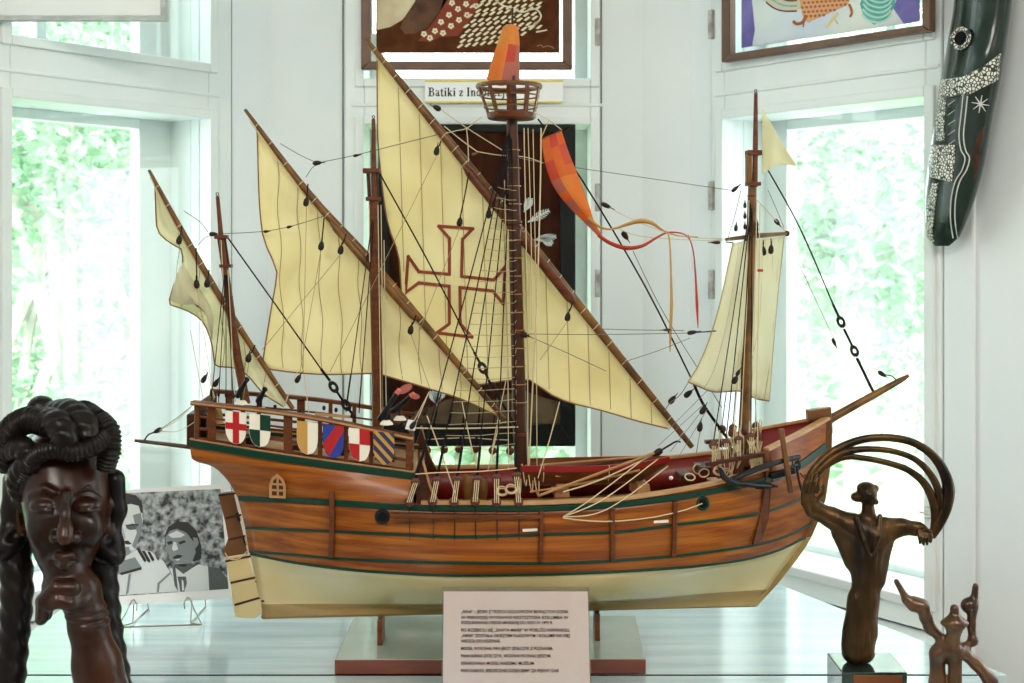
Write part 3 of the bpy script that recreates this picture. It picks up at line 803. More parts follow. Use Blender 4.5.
for j in range(9):
    for i in range(14):
        x = 798 + i * 4.3 + (j % 2) * 2.1; y = 17 - j * 4.6 - i * .3
        # inside body?
        ins = False
        for k in range(len(body)):
            x1, y1 = body[k]; x2, y2 = body[(k + 1) % len(body)]
            if (y1 > y) != (y2 > y) and x < (x2 - x1) * (y - y1) / (y2 - y1) + x1: ins = not ins
        if ins: B.poly(mb, ellpts(x, y, 1.5, 1.35, 7), 0.0072, 0.0003, 3)
M['orangedye'] = mat('batik_orange', (0.66, 0.36, 0.18), 0.9)
M['yellowdye'] = mat('batik_yellow', (0.72, 0.62, 0.30), 0.9)
M['tealpale'] = mat('batik_pale_teal', (0.45, 0.68, 0.60), 0.9)
mb.build('batik_cloth', [M['lav'], M['bluedye'], M['teal'], M['rust'], M['featherpale'], M['yellowdye'], M['tealpale'], M['orangedye'], M['batikdark']], t, flat=True)
mb = MB(); B.poly(mb, [(736, 54.5), (928, 26), (928, -220), (736, -190)], 0.0012, 0.0015); mb.build('glass', M['glass'], t, flat=True)

# --- dark batik behind the ship
B = Board(Plane((0, 0.965, 1.4), (0, -1, 0)))
t = thing('batik_picture', 'large dark brown batik in a black frame, behind the sails in the middle window', 'picture', B.P.at(477, 445))
M['blackframe'] = mat('black_frame', (0.008, 0.009, 0.009), 0.5, spec=0.15)
M['darkcloth'] = mat('dark_batik', (0.048, 0.015, 0.008), 0.95, color2=(0.026, 0.009, 0.006), nscale=10, stretch=(4, 1, 1), spec=0.05)
M['greybrown'] = mat('grey_brown_dye', (0.13, 0.090, 0.055), 0.95, color2=(0.07, 0.046, 0.028), nscale=16, spec=0.05)
M['featherwhite'] = mat('pale_feather_dye', (0.66, 0.72, 0.72), 0.8)
M['rosedye'] = mat('rose_dye', (0.50, 0.13, 0.10), 0.8)
frame_ring(B, [(379, 445), (575, 445), (575, 125), (379, 125)], [(390, 424), (560, 424), (560, 133), (390, 133)], 0, 0.022, M['blackframe'], t)
mb = MB(); B.poly(mb, [(388, 427), (562, 427), (562, 130), (388, 130)], 0.006, 0.004, 0)
B.poly(mb, [(390, 424), (390, 414), (412, 412), (432, 407), (446, 400), (456, 398), (468, 402), (484, 404), (500, 396), (522, 390), (545, 398), (560, 402), (560, 424)], 0.0101, 0.0006, 1)
for (x0, y0, ang, L) in ((528, 222, -0.5, 24), (534, 240, -0.15, 22), (524, 212, -1.1, 15), (437, 402, -1.1, 13), (436, 404, -1.9, 13), (437, 406, -1.5, 15), (540, 236, .6, 14)):
    ux, uy = math.cos(ang), math.sin(ang)
    stroke(B, mb, [(x0, y0), (x0 + ux * L / 2, y0 + uy * L / 2), (x0 + ux * L, y0 + uy * L)], 1.1, 0.0107, 0.0005, 2)
    for k in range(9):
        q = L * (k + 1) / 10; w = 4.2 * math.sin(math.pi * (k + 1.5) / 11)
        for sgn in (-1, 1):
            px_, py_ = x0 + ux * q, y0 + uy * q
            stroke(B, mb, [(px_, py_), (px_ + ux * 2.6 - uy * w * sgn, py_ + uy * 2.6 + ux * w * sgn)], 0.9, 0.0107, 0.0005, 2)
B.poly(mb, ellpts(405, 389, 8, 4, 14, -.5), 0.0107, 0.0005, 3)
B.poly(mb, ellpts(414, 396, 6, 3, 14, .2), 0.0107, 0.0005, 3)
mb.build('batik_cloth', [M['darkcloth'], M['greybrown'], M['featherwhite'], M['rosedye']], t, flat=True)
MB().prism([B.P.at(*p, -0.018) for p in ((385, 440), (569, 440), (569, 130), (385, 130))], B.P.n * 0.019).build('backing', M['darkwood'], t, flat=True)

# --- caption strip under the upper batik
B = Board(Plane((0, 0.974, 1.77), (0, -1, 0)))
t = thing('caption_label', 'white paper caption with yellow bands and bold black words under the brown batik', 'label', B.P.at(494, 92))
mb = MB(); B.poly(mb, [(425, 103), (563, 103), (563, 80.5), (425, 80.5)], 0, 0.0008); mb.build('paper', M['paper'], t, flat=True)
M['yellow'] = mat('yellow_band', (0.75, 0.60, 0.05), 0.6)
for y in (81.2, 102.2):
    mb = MB(); B.poly(mb, [(425, y + .9), (563, y + .9), (563, y - .9), (425, y - .9)], 0.0008, 0.0004); mb.build('band', M['yellow'], t, flat=True)

def lettering(body, plane_pt, size, parent, mtl, xdir=(1, 0, 0), ydir=(0, 0, 1), bold=0.0, align='LEFT', spacing=1.0, shear=0, width=None, name='lettering', lines=1.0):
    c = bpy.data.curves.new(name, 'FONT')
    c.body = body; c.size = size; c.align_x = align; c.extrude = 0.0002; c.offset = bold
    c.space_character = spacing; c.space_line = lines
    if width:
        c.text_boxes[0].width = width
    c.materials.append(mtl)
    o = bpy.data.objects.new(name, c); COL.objects.link(o)
    X = Vector(xdir).normalized(); Y = Vector(ydir).normalized(); Z = X.cross(Y)
    mm = Matrix((X, Y, Z)).transposed().to_4x4(); mm.translation = Vector(plane_pt) - OFFSET[parent.name]
    o.parent = parent; o.matrix_local = mm
    bpy.context.view_layer.update()
    me = bpy.data.meshes.new_from_object(o.evaluated_get(bpy.context.evaluated_depsgraph_get()))
    bpy.data.objects.remove(o, do_unlink=True); bpy.data.curves.remove(c)
    if not me.materials: me.materials.append(mtl)
    o = bpy.data.objects.new(name, me); COL.objects.link(o)
    o.parent = parent; o.matrix_local = mm
    return o
GL = {  # bold roman letters as pen strokes: (points, width); unit = cap height
 'B': (.72, [([(.16, 0), (.16, 1)], .19), ([(.0, .97), (.42, .97), (.55, .86), (.55, .66), (.42, .53), (.2, .53)], .09), ([(.53, .88), (.53, .66)], .17), ([(.2, .53), (.46, .50), (.62, .38), (.62, .16), (.46, .03), (.0, .03)], .09), ([(.59, .38), (.59, .15)], .18)]),
 'a': (.53, [([(.07, .52), (.12, .63), (.28, .65), (.36, .56), (.36, .1), (.44, .02), (.52, .07)], .09), ([(.36, .52), (.36, .1)], .16), ([(.36, .4), (.14, .3), (.08, .16), (.15, .04), (.27, .05), (.36, .14)], .11)]),
 't': (.36, [([(.16, .82), (.16, .12), (.22, .02), (.34, .06)], .15), ([(.02, .62), (.32, .62)], .09)]),
 'i': (.32, [([(.16, 0), (.16, .66)], .17), ([(.02, .03), (.30, .03)], .07), ([(.03, .63), (.2, .63)], .07), ([(.16, .80), (.16, .97)], .17)]),
 'k': (.60, [([(.15, 0), (.15, 1)], .17), ([(.0, .97), (.2, .97)], .07), ([(.02, .03), (.28, .03)], .07), ([(.2, .28), (.46, .62)], .08), ([(.26, .38), (.5, .02)], .16), ([(.36, .63), (.58, .63)], .07), ([(.36, .03), (.6, .03)], .07)]),
 'z': (.48, [([(.04, .62), (.42, .62)], .09), ([(.40, .60), (.07, .05)], .14), ([(.04, .04), (.44, .04)], .09), ([(.05, .62), (.05, .46)], .06), ([(.43, .04), (.43, .2)], .06)]),
 'I': (.42, [([(.2, 0), (.2, 1)], .19), ([(.02, .03), (.38, .03)], .07), ([(.02, .97), (.38, .97)], .07)]),
 'n': (.60, [([(.15, 0), (.15, .64)], .16), ([(.02, .63), (.16, .63)], .07), ([(.02, .03), (.28, .03)], .07), ([(.2, .5), (.3, .63), (.42, .62), (.46, .48)], .10), ([(.45, .5), (.45, 0)], .16), ([(.34, .03), (.58, .03)], .07)]),
 'd': (.58, [([(.42, 0), (.42, 1)], .16), ([(.3, .97), (.44, .97)], .07), ([(.4, .56), (.26, .64), (.1, .52), (.08, .3), (.14, .08), (.27, .02), (.4, .12)], .11), ([(.42, .03), (.56, .03)], .07)]),
 'o': (.54, [([(.26, .64), (.11, .54), (.08, .33), (.11, .12), (.26, .02), (.41, .12), (.44, .33), (.41, .54), (.26, .64)], .13)]),
 'e': (.50, [([(.1, .36), (.42, .37), (.38, .57), (.25, .64), (.11, .53), (.08, .32), (.13, .1), (.28, .02), (.44, .13)], .11)]),
 'j': (.34, [([(.18, .64), (.18, -.1), (.12, -.22), (.0, -.2)], .15), ([(.05, .63), (.2, .63)], .07), ([(.18, .80), (.18, .97)], .17)]),
 ' ': (.27, [])}
cur = 428.6; cap_ = 8.6
for ch in 'Batiki z Indonezji':
    adv, sts = GL[ch]
    if sts:
        mb = MB()
        for k_, (pts, w_) in enumerate(sts):
            for i_ in range(len(pts) - 1):
                a = Vector(pts[i_]); b = Vector(pts[i_ + 1]); d_ = (b - a).normalized(); n_ = Vector((-d_.y, d_.x)) * w_ / 2; e_ = d_ * (.02 if len(pts) > 2 else 0)
                B.poly(mb, [(cur + p.x * cap_, 96.2 - p.y * cap_) for p in (a - n_ - e_, b - n_ + e_, b + n_ + e_, a + n_ - e_)], .0009 + .00003 * k_, .0003)
        mb.build('letter', M['ink'], t, flat=True)
    cur += (adv + .06) * cap_

# --- pale board hanging high at the left
B = Board(Plane(W(80, 10, 2.42), (0, -1, 0)))
t = thing('hanging_panel', 'white painted panel hanging high in front of the left window', 'panel', B.P.at(80, 20))
mb = MB(); B.poly(mb, [(-90, 16), (161, 16), (161, -95), (-90, -95)], 0, -0.012); mb.build('board', M['white'], t, bevel=.002, flat=True)
M['greyedge'] = mat('grey_edge', (0.40, 0.42, 0.42), 0.7, color2=(0.55, 0.57, 0.57), nscale=30)
mb = MB(); B.poly(mb, [(-92, 20), (165, 20), (165, 16), (-92, 16)], 0.004, -0.02); B.poly(mb, [(161, 16), (165, 16), (165, -98), (161, -98)], 0.004, -0.02); B.poly(mb, [(-92, -95), (161, -95), (161, -99), (-92, -99)], 0.004, -0.02)
mb.build('edge_strip', M['greyedge'], t, flat=True)
for x in (-60, 130):
    a = B.P.at(x, -96, -0.006); MB().tube([a, Vector((a.x, a.y, CEIL + 0.002))], 0.0015).build('cord', M['greyrope'], t)
# ================================================================== THE MODEL SHIP
ship = thing('model_ship', 'wooden model of a three-sailed caravel on a plinth, red cross on its main sail', 'model ship', (0, 0, SHIP_Z), YAW)
OFFSET['model_ship'] = Vector()          # its parts are given in ship coordinates
NC = 64
def line3(pts, n=NC):
    """pixel line with half breadths -> near-side points in ship coordinates"""
    a = np.array(pts, float); x = np.linspace(a[0, 0], a[-1, 0], n)
    y = pchip(a[:, 0], a[:, 1], x); b = pchip(a[:, 0], a[:, 2], x)
    return [S(x[i], y[i], -b[i]) for i in range(n)]
def far(P): return [Vector((p.x, -p.y, p.z)) for p in P]

LK = [(262, 618, .005), (500, 612, .005), (755, 606, .005)]
LK2 = [(263, 611, .006), (330, 609, .007), (460, 606.5, .011), (560, 604, .014), (660, 601.5, .010), (760, 599, .006)]
LB0 = [(262, 604, .006), (330, 603, .012), (460, 603, .055), (560, 602, .068), (640, 598, .050), (715, 592, .018), (768, 589, .006)]
LB1 = [(259, 592, .007), (330, 593, .032), (460, 596, .100), (560, 595.5, .112), (640, 590, .092), (720, 578, .045), (779, 573, .006)]
LB2 = [(255, 572, .008), (330, 578, .068), (460, 586, .128), (560, 585.5, .136), (640, 580, .120), (720, 566, .075), (793, 555, .006)]
L1 = [(251, 553.5, .013), (300, 563, .075), (378, 571.5, .122), (460, 575, .143), (540, 574, .148), (608, 571.6, .143), (677, 567.5, .126), (731, 561.5, .094), (772, 552, .052), (805, 537, .006)]
L2 = [(250, 551, .015), (300, 555, .082), (334, 558, .105), (400, 561, .134), (460, 562.5, .149), (540, 563, .153), (671, 556, .136), (720, 550, .112), (759, 544, .078), (790, 534, .038), (812, 523, .006)]
L3 = [(246, 527.5, .035), (331, 531, .113), (400, 534, .141), (460, 536.5, .153), (540, 534, .156), (611, 532, .152), (674, 524.6, .139), (720, 519, .120), (759, 513, .090), (800, 499, .040), (822, 487, .006)]
L4 = [(239, 498, .052), (334, 503, .118), (393, 507, .142), (447, 509, .152), (520, 509, .156), (578, 507.5, .154), (660, 500, .143), (720, 490, .122), (771, 478, .084), (800, 465, .046), (825, 446, .006)]
lines = [line3(l) for l in (LK, LK2, LB0, LB1, LB2, L1, L2, L3, L4)]
# smooth the section vertically
SUB = 4
def blend(lines, sub=SUB):
    k = np.arange(len(lines)); q = np.linspace(0, len(lines) - 1, (len(lines) - 1) * sub + 1)
    out = [[None] * NC for _ in q]
    for j in range(NC):
        c = np.array([l[j][:] for l in lines])
        X = [pchip(k, c[:, a], q) for a in range(3)]
        for i in range(len(q)): out[i][j] = Vector((X[0][i], X[1][i], X[2][i]))
    return out
G = blend(lines)
i_wl = 5 * SUB
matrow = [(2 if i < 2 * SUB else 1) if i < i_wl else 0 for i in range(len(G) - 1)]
h = MB(); h.grid(G, mats=matrow); h.grid([far(r) for r in G], mats=matrow)
# close at stern and keel
for i in range(len(G) - 1):
    a, b = G[i][0], G[i + 1][0]; h.add([a, b] + far([b, a]), [(0, 1, 2, 3)], matrow[i])
for j in range(NC - 1):
    a, b = G[0][j], G[0][j + 1]; h.add([a, b] + far([b, a]), [(0, 1, 2, 3)], 2)
# quarterdeck side: from main rail to the green strip
def part_line(L, x1):
    a = np.array(L, float); xs = [p for p in a[:, 0] if p < x1] + [x1]
    return [(x, float(pchip(a[:, 0], a[:, 1], [x])[0]), float(pchip(a[:, 0], a[:, 2], [x])[0])) for x in xs]
Q0 = part_line(L4, 408)
Q1 = [(230, 482, .062), (320, 488, .113), (410, 497, .143)]
Q2 = [(214, 466, .070), (320, 476, .110), (412, 489, .139)]
Q3 = [(193, 458.5, .076), (300, 468, .104), (415, 482, .134)]
Q4 = [(191, 446, .078), (280, 457, .098), (417, 477, .130)]
QG = blend([line3(l) for l in (Q0, Q1, Q2, Q3, Q4)], 3)
h.grid(QG); h.grid([far(r) for r in QG])
for i in range(len(QG) - 1):
    for c in (0, NC - 1):
        a, b = QG[i][c], QG[i + 1][c]; h.add([a, b] + far([b, a]), [(0, 1, 2, 3)], 0)
# waist bulwark strip above the main wale and the bow bulwark
R0 = [(408, 508, .146), (447, 509, .152), (520, 509, .156), (578, 507.5, .154), (660, 500, .143), (720, 490, .122), (768, 479, .0865)]
R1 = [(408, 504, .146), (447, 504, .151), (520, 504.5, .155), (578, 502.5, .153), (660, 495, .142), (720, 484, .121), (768, 466, .087)]
WG = [line3(R0), line3(R1)]
h.grid(WG); h.grid([far(r) for r in WG])
F0 = [(764, 480, .090), (771, 478, .084), (800, 465, .046), (825, 446, .006)]
F1 = [(764, 462, .090), (800, 448, .047), (825.5, 432, .006)]
F2 = [(764, 450, .089), (800, 434, .048), (826, 419.5, .006)]
FG = blend([line3(l) for l in (F0, F1, F2)], 3)
h.grid(FG); h.grid([far(r) for r in FG])
hull = h.build('hull', [M['hull'], M['cream'], M['keeltan']], ship, angle=50, thick=0.003)

# inside faces (bulwarks) and decks
def inset(P, e, dz=0): return [Vector((p.x, p.y + e, p.z + dz)) for p in P]
ib = MB()
w_in = [inset(WG[1], .005), inset(WG[1], .006, -.055)]
f_in = [inset(FG[-1], .004), inset(FG[0], .004, -.02)]
ok = lambda P: [Vector((p.x, min(p.y, -.002), p.z)) for p in P]
for g in (w_in, f_in):
    g = [ok(r) for r in g]
    ib.grid(g); ib.grid([far(r) for r in g])
ib.build('inner_bulwark', M['red'], ship, thick=0.001)
def deck(L, e, dz, name, m, thick=.004):
    P = ok(inset(L, e, dz)); mb = MB(); mb.grid([P, [Vector((p.x, 0, p.z + .004)) for p in P], far(P)])
    return mb.build(name, m, ship, thick=thick)
M['deck'] = mat('deck_planks', (0.40, 0.20, 0.08), 0.5, color2=(0.50, 0.28, 0.12), nscale=20, stretch=(1, 14, 1))
deck(WG[1], .005, -.052, 'main_deck', M['deck'])
deck(QG[-1], .004, -.002, 'quarterdeck', M['deck'])
deck(FG[1], .004, -.004, 'foredeck', M['deck'])
# bulkheads at the quarterdeck break and before the foredeck
a, b = QG[-1][-1], QG[0][-1]
bk = MB(); bk.prism([a + Vector((.003, .004, 0)), Vector((a.x + .003, -a.y - .004, a.z)), Vector((b.x + .006, -b.y - .006, b.z - .03)), b + Vector((.006, .006, -.03))], (.005, 0, 0))
for k in range(7):
    y = -.105 + .035 * k; bk.box((a.x + .010, y, a.z - .028), (.004, .006, .05))
bk.build('bulkhead', M['red'], ship, bevel=.001, flat=True)
for sg in (1, -1):
    pts = [(413, 478), (421, 455), (426, 470), (432, 490), (439, 503), (418, 505)]
    P = [S(x, y, -.141) for x, y in pts]; P = [Vector((p.x, p.y * sg, p.z)) for p in P]
    mb = MB().prism(P, (0, .006 * sg, 0)); mb.build('knee', M['darkwood'], ship, bevel=.001, flat=True)
    e = [S(x, y, -.1415) for x, y in ((421, 453), (425.5, 470), (431.5, 490), (439, 502.5))]
    e = [Vector((p.x, p.y * sg, p.z)) for p in e]
    MB().ribbon(smooth_path(e, 12), .009, .003, (1, 0, .3)).build('knee_cap', M['tan'], ship)

# wales, strips and rails, one per side
def both(name, m, fn, parent=ship, **k):
    for sg in (1, -1):
        mb = MB(); fn(mb, sg); mb.build(name, m, parent, **k)
def along(P, e, sg, dz=0): return [Vector((p.x, (p.y - e) * sg if p.y - e < -.001 else -.001 * sg, p.z + dz)) for p in P]
side_up = (0, 0, 1)
for L, hh, ee in ((L1, .0042, .001), (L2, .0042, .001), (L3, .0042, .001)):
    both('wale', M['green'], lambda mb, sg: mb.ribbon(along(line3(L), ee, sg), .005, hh, side_up), bevel=.0006)
both('main_wale', M['green'], lambda mb, sg: mb.ribbon(along(line3(L4), .001, sg, .001), .006, .0085, side_up), bevel=.001)
both('quarterdeck_strip', M['green'], lambda mb, sg: mb.ribbon(along(line3([(190.5, 443, .080), (280, 457.5, .100), (418, 476.5, .131)]), .001, sg), .008, .0105, side_up), bevel=.001)
both('quarterdeck_cap', M['tan'], lambda mb, sg: mb.ribbon(along(line3([(190.5, 438.5, .079), (280, 453, .099), (418, 472, .130)]), .0, sg), .010, .0022, side_up), bevel=.0005)
both('waist_rail', M['tan'], lambda mb, sg: mb.ribbon(along(line3([(421, 502.5, .149), (470, 502.5, .152), (520, 502.8, .155), (578, 500.8, .153), (610, 499.2, .150), (660, 493, .142), (720, 481.5, .121), (766, 468, .089)]), .0, sg), .013, .0055, side_up), bevel=.001)
both('bow_rail', M['tan'], lambda mb, sg: mb.ribbon(along(line3([(766, 449.5, .088), (800, 433, .048), (827, 418, .006)]), .001, sg), .013, .005, side_up), bevel=.001)
both('bow_strip', M['green'], lambda mb, sg: mb.ribbon(along(line3([(771, 478, .085), (795, 467.5, .053), (824.5, 446.5, .007)]), .003, sg), .005, .012, side_up), bevel=.001)
# bow timber that closes the bulwark
def bt(mb, sg):
    P = [S(x, y, -.092) for x, y in ((764, 452), (772, 449), (773, 480), (770, 520), (764, 541), (752, 545), (760, 515), (765, 480))]
    b_ = [0.089, .083, .083, .080, .078, .090, .087, .090]
    mb.prism([Vector((p.x, -(b_[i] + .006) * sg, p.z)) for i, p in enumerate(P)], (0, .012 * sg, 0))
both('bow_timber', M['brown'], bt, bevel=.001, flat=True)
# fender timbers
for pts, w in (([(332, 491, .118), (332, 507, .121), (332, 531, .117), (331, 556, .108)], .0075), ([(541, 510, .159), (541, 534, .159), (540, 561, .156)], .0055),
               ([(612, 507, .154), (612, 532, .155), (612, 560, .149)], .0065), ([(675, 501, .142), (674, 525, .142), (673, 556, .139)], .0065)):
    both('fender', M['brown'], lambda mb, sg: mb.ribbon(smooth_path([Vector((S(x, y, -b_).x, -(b_ + .003) * sg, S(x, y, -b_).z)) for x, y, b_ in pts], 12), w, .008, (0, 1, 0)), bevel=.001)

# keel, stem, stern post
kp = [(256, 619), (755, 606.5), (762, 599), (262, 612)]
MB().prism([S(x, y, -.006) for x, y in ((262, 619.5), (756, 607), (768, 590), (750, 601), (500, 609), (266, 615))], (0, .012, 0)).build('keel', M['keeltan'], ship, bevel=.001, flat=True)
st_o = [(831.5, 407), (833, 430), (831.5, 462), (826, 500), (818, 523), (812, 537)]
st_i = [(808, 411), (823, 417), (825, 446), (821, 487), (811, 523), (803, 538)]
def outl(o, i): return [S(x, y, -.008) for x, y in o] + [S(x, y, -.008) for x, y in reversed(i)]
stem = MB().prism(outl([(831.5, 407)] + st_o[1:], [(808, 410.5), (809, 421)] + st_i[1:]), (0, .016, 0)).build('stem', M['stem'], ship, bevel=.0015, flat=True)
MB().prism(outl([(812, 537), (806, 547), (797, 560), (778, 584), (757, 607)], [(803, 538), (793, 555), (779, 573), (768, 589), (750, 606)]), (0, .016, 0)).build('forefoot', M['keeltan'], ship, bevel=.001, flat=True)
MB().prism([S(x, y, -.006) for x, y in ((233, 490), (241, 490), (256, 560), (272, 616), (266, 618), (249, 560))], (0, .012, 0)).build('sternpost', M['offwhite'], ship, bevel=.001, flat=True)
# rudder with its irons
rd = thing('rudder', '', '', (0, 0, 0)); del rd['label']; del rd['category']; rd.parent = ship; OFFSET['rudder'] = Vector()
up_ = [(218, 495), (235, 492.5), (241, 512), (249, 540), (252.5, 553), (224, 557), (223.5, 550), (228, 539), (225, 522)]
lo_ = [(225.5, 557), (252.5, 553), (259, 576), (269, 607), (255, 618.5), (235, 617.5), (231, 590)]
MB().prism([S(x, y, -.005) for x, y in up_], (0, .010, 0)).build('rudder_head', M['stem'], rd, bevel=.001, flat=True)
MB().prism([S(x, y, -.005) for x, y in lo_], (0, .010, 0)).build('rudder_blade', M['cream'], rd, bevel=.001, flat=True)
for (x0, y0, x1, y1) in ((219, 494.5, 236, 492.5), (226, 517.5, 242, 514), (229, 539, 246, 535), (226, 560.5, 253, 555), (231, 582, 258, 576), (235, 604, 263, 596)):
    MB().bar(S(x0, y0, 0), S(x1, y1, 0), .013, .0032).build('rudder_strap', M['darkwood'], rd, bevel=.0005)
for (x0, y0, x1, y1) in ((256, 580.5, 270, 576), (262, 600, 279, 595)):
    MB().bar(S(x0, y0, 0), S(x1, y1, 0), .0165, .0032).build('gudgeon', M['darkwood'], ship, bevel=.0005)
for (x, y) in ((239, 516), (246, 540), (254, 556), (259.5, 578), (264.5, 600)):
    MB().bar(S(x - 1.6, y - 4, 0), S(x + 1.6, y + 4.5, 0), .012, .006).build('pintle', M['iron'], rd, bevel=.0005)
MB().tube(smooth_path([S(x, y, -.007) for x, y in ((225, 553), (230, 559), (240, 558), (249, 548), (251, 541))], 16), .0009, 6).build('rudder_rope', M['rope'], rd)
# stern boomkin
MB().tube([S(134.5, 440.5, 0), S(165, 444, 0), S(200, 448.5, 0)], [.0026, .003, .0034], 8).build('boomkin', M['darkwood'], ship)

# gothic stern window
gw = MB()
C_ = lambda x, y, e=0.0: S(x, y, -.1035 - e)
out_w = [(269.5, 496), (269.5, 484), (271.5, 478), (277.5, 473.5), (283.5, 478.5), (286, 485), (286, 497)]
in_w = [(272, 495.7), (272, 484.5), (273.7, 480), (277.6, 477), (281.4, 480.3), (283.4, 485), (283.4, 496.5)]
for i in range(6):
    gw.prism([C_(*out_w[i]), C_(*out_w[i + 1]), C_(*in_w[i + 1]), C_(*in_w[i])], (0, -.004, 0))
gw.prism([C_(*p) for p in ((269.5, 497.2), (269.5, 495), (286, 495.7), (286, 498))], (0, -.004, 0))
wp = gw.build('stern_window', M['tan'], ship, flat=True)
mb = MB().prism([C_(*p) for p in in_w], (0, -.0012, 0)); mb.build('window_pane', M['darkwood'], wp, flat=True)
mb = MB()
mb.bar(C_(277.6, 477, .0015), C_(277.8, 496, .0015), .0016, .003)
for y in (484, 490): mb.bar(C_(272, y, .0015), C_(283.4, y + .6, .0015), .0016, .003)
mb.build('muntin', M['tan'], wp)
# hawse holes, oar ports
for (x, y, b_) in ((702.5, 503.5, .1305), (382.5, 516.5, .1405), (796, 466, .053)):
    c = S(x, y, -b_ - .001)
    R_ = Matrix.Rotation(math.radians(90), 3, 'X')
    o = MB().torus(c, .0085 if x < 790 else .006, .0026, R_, 20, 6).build('port_ring', M['green'] if x > 400 else M['iron'], ship)
    MB().lathe([(.0075, -.002), (.0075, .001), (.001, .0015)], c, 16, M=R_).build('port_hole', M['ink'], o)
for (x, y, b_) in ((530, 530, .1585), (661, 521.5, .1445)):
    MB().bar(S(x - 7.5, y + .4, -b_), S(x + 7.5, y - .4, -b_), .004, .004).build('cleat', M['offwhite'], ship, bevel=.0006)
for (x, y, b_) in ((635, 496.5, .146), (590, 500, .150)):
    MB().bar(S(x - 7.5, y + .8, -b_), S(x + 7.5, y - .4, -b_), .005, .003).build('cleat', M['paper'], ship, bevel=.0006)

# quarterdeck railing, near and far
TRL = [(192, 402.5, .080), (300, 415.5, .104), (413, 438, .131)]
def bqd(x): return float(pchip([191, 280, 417], [.079, .099, .130], [x])[0])
def zrow(x, f):
    """height f of the way from the deck edge (0) to the top rail (1) at column x"""
    y0 = float(pchip([190, 280, 418], [441, 455, 475], [x])[0]); y1 = float(pchip([192, 300, 413], [402.5, 415.5, 438], [x])[0])
    return y0 + (y1 - y0) * f
def rail_side(sg):
    P = line3(TRL)
    rl = MB().ribbon(along(P, 0, sg), .017, .006, side_up).build('top_rail', M['brown'], ship, bevel=.001)
    MB().ribbon(along(P, .0085, sg, .0005), .0012, .003, side_up).build('rail_edge', M['tan'], rl)
    for f, hh in ((.36, .0045), (.66, .003), (.10, .004)):
        MB().ribbon(along(line3([(x, zrow(x, f), bqd(x)) for x in (196, 250, 300, 350, 412)]), 0, sg), .004, hh, side_up).build('mid_rail', M['brown'], ship, bevel=.0006)
    for x, w in ((197, 4), (212, 7), (243, 4), (288, 8), (320, 4), (346, 4), (371, 4), (409, 6)):
        a = S(x, zrow(x, 0), -bqd(x)); b = S(x, zrow(x, .97), -bqd(x))
        a.y *= sg; b.y *= sg
        MB().bar(a, b, w / 640, .007, up=(0, 1, 0)).build('rail_post', M['brown'], ship, bevel=.0008)
rail_side(1); rail_side(-1)
a = S(194, zrow(194, 0), -.079); b = S(194, zrow(194, .95), -.079)
tr_ = MB().prism([a, b, Vector((b.x, -b.y, b.z)), Vector((a.x, -a.y, a.z))], (.004, 0, 0)); tr_.build('taffrail', M['brown'], ship, bevel=.001, flat=True)
a = S(411, zrow(411, 0), -.128)
for f in (.3, .62, .95):
    z = S(411, zrow(411, f), -.128)
    MB().bar((z.x, z.y, z.z), (z.x, -z.y, z.z), .006, .005).build('cross_rail', M['brown'], ship, bevel=.0008)
for k in range(5):
    y = -.10 + .05 * k; z0 = S(411, zrow(411, 0), -.128); z1 = S(411, zrow(411, .95), -.128)
    MB().bar((z0.x, y, z0.z), (z1.x, y, z1.z), .006, .006, up=(1, 0, 0)).build('rail_post', M['brown'], ship, bevel=.0008)
# cabin boxes, bell and shelf seen through the railing
c = S(205, 424, .03); MB().box((c.x, .0, c.z), (.03, .09, .05)).build('deck_locker', M['darkwood'], ship, bevel=.002, flat=True)
lt_ = S(218, 418, -.05); MB().lathe([(.001, .02), (.004, .017), (.007, .006), (.0085, -.006), (.009, -.008), (.001, -.008)], lt_, 16).build('ship_bell', M['ochre'], ship)
for x in (250, 300, 340, 385):
    c = S(x, zrow(x, .2), 0); MB().box((c.x, 0, c.z + .004), (.03, .08, .018)).build('deck_bench', M['darkwood'], ship, bevel=.0015, flat=True)

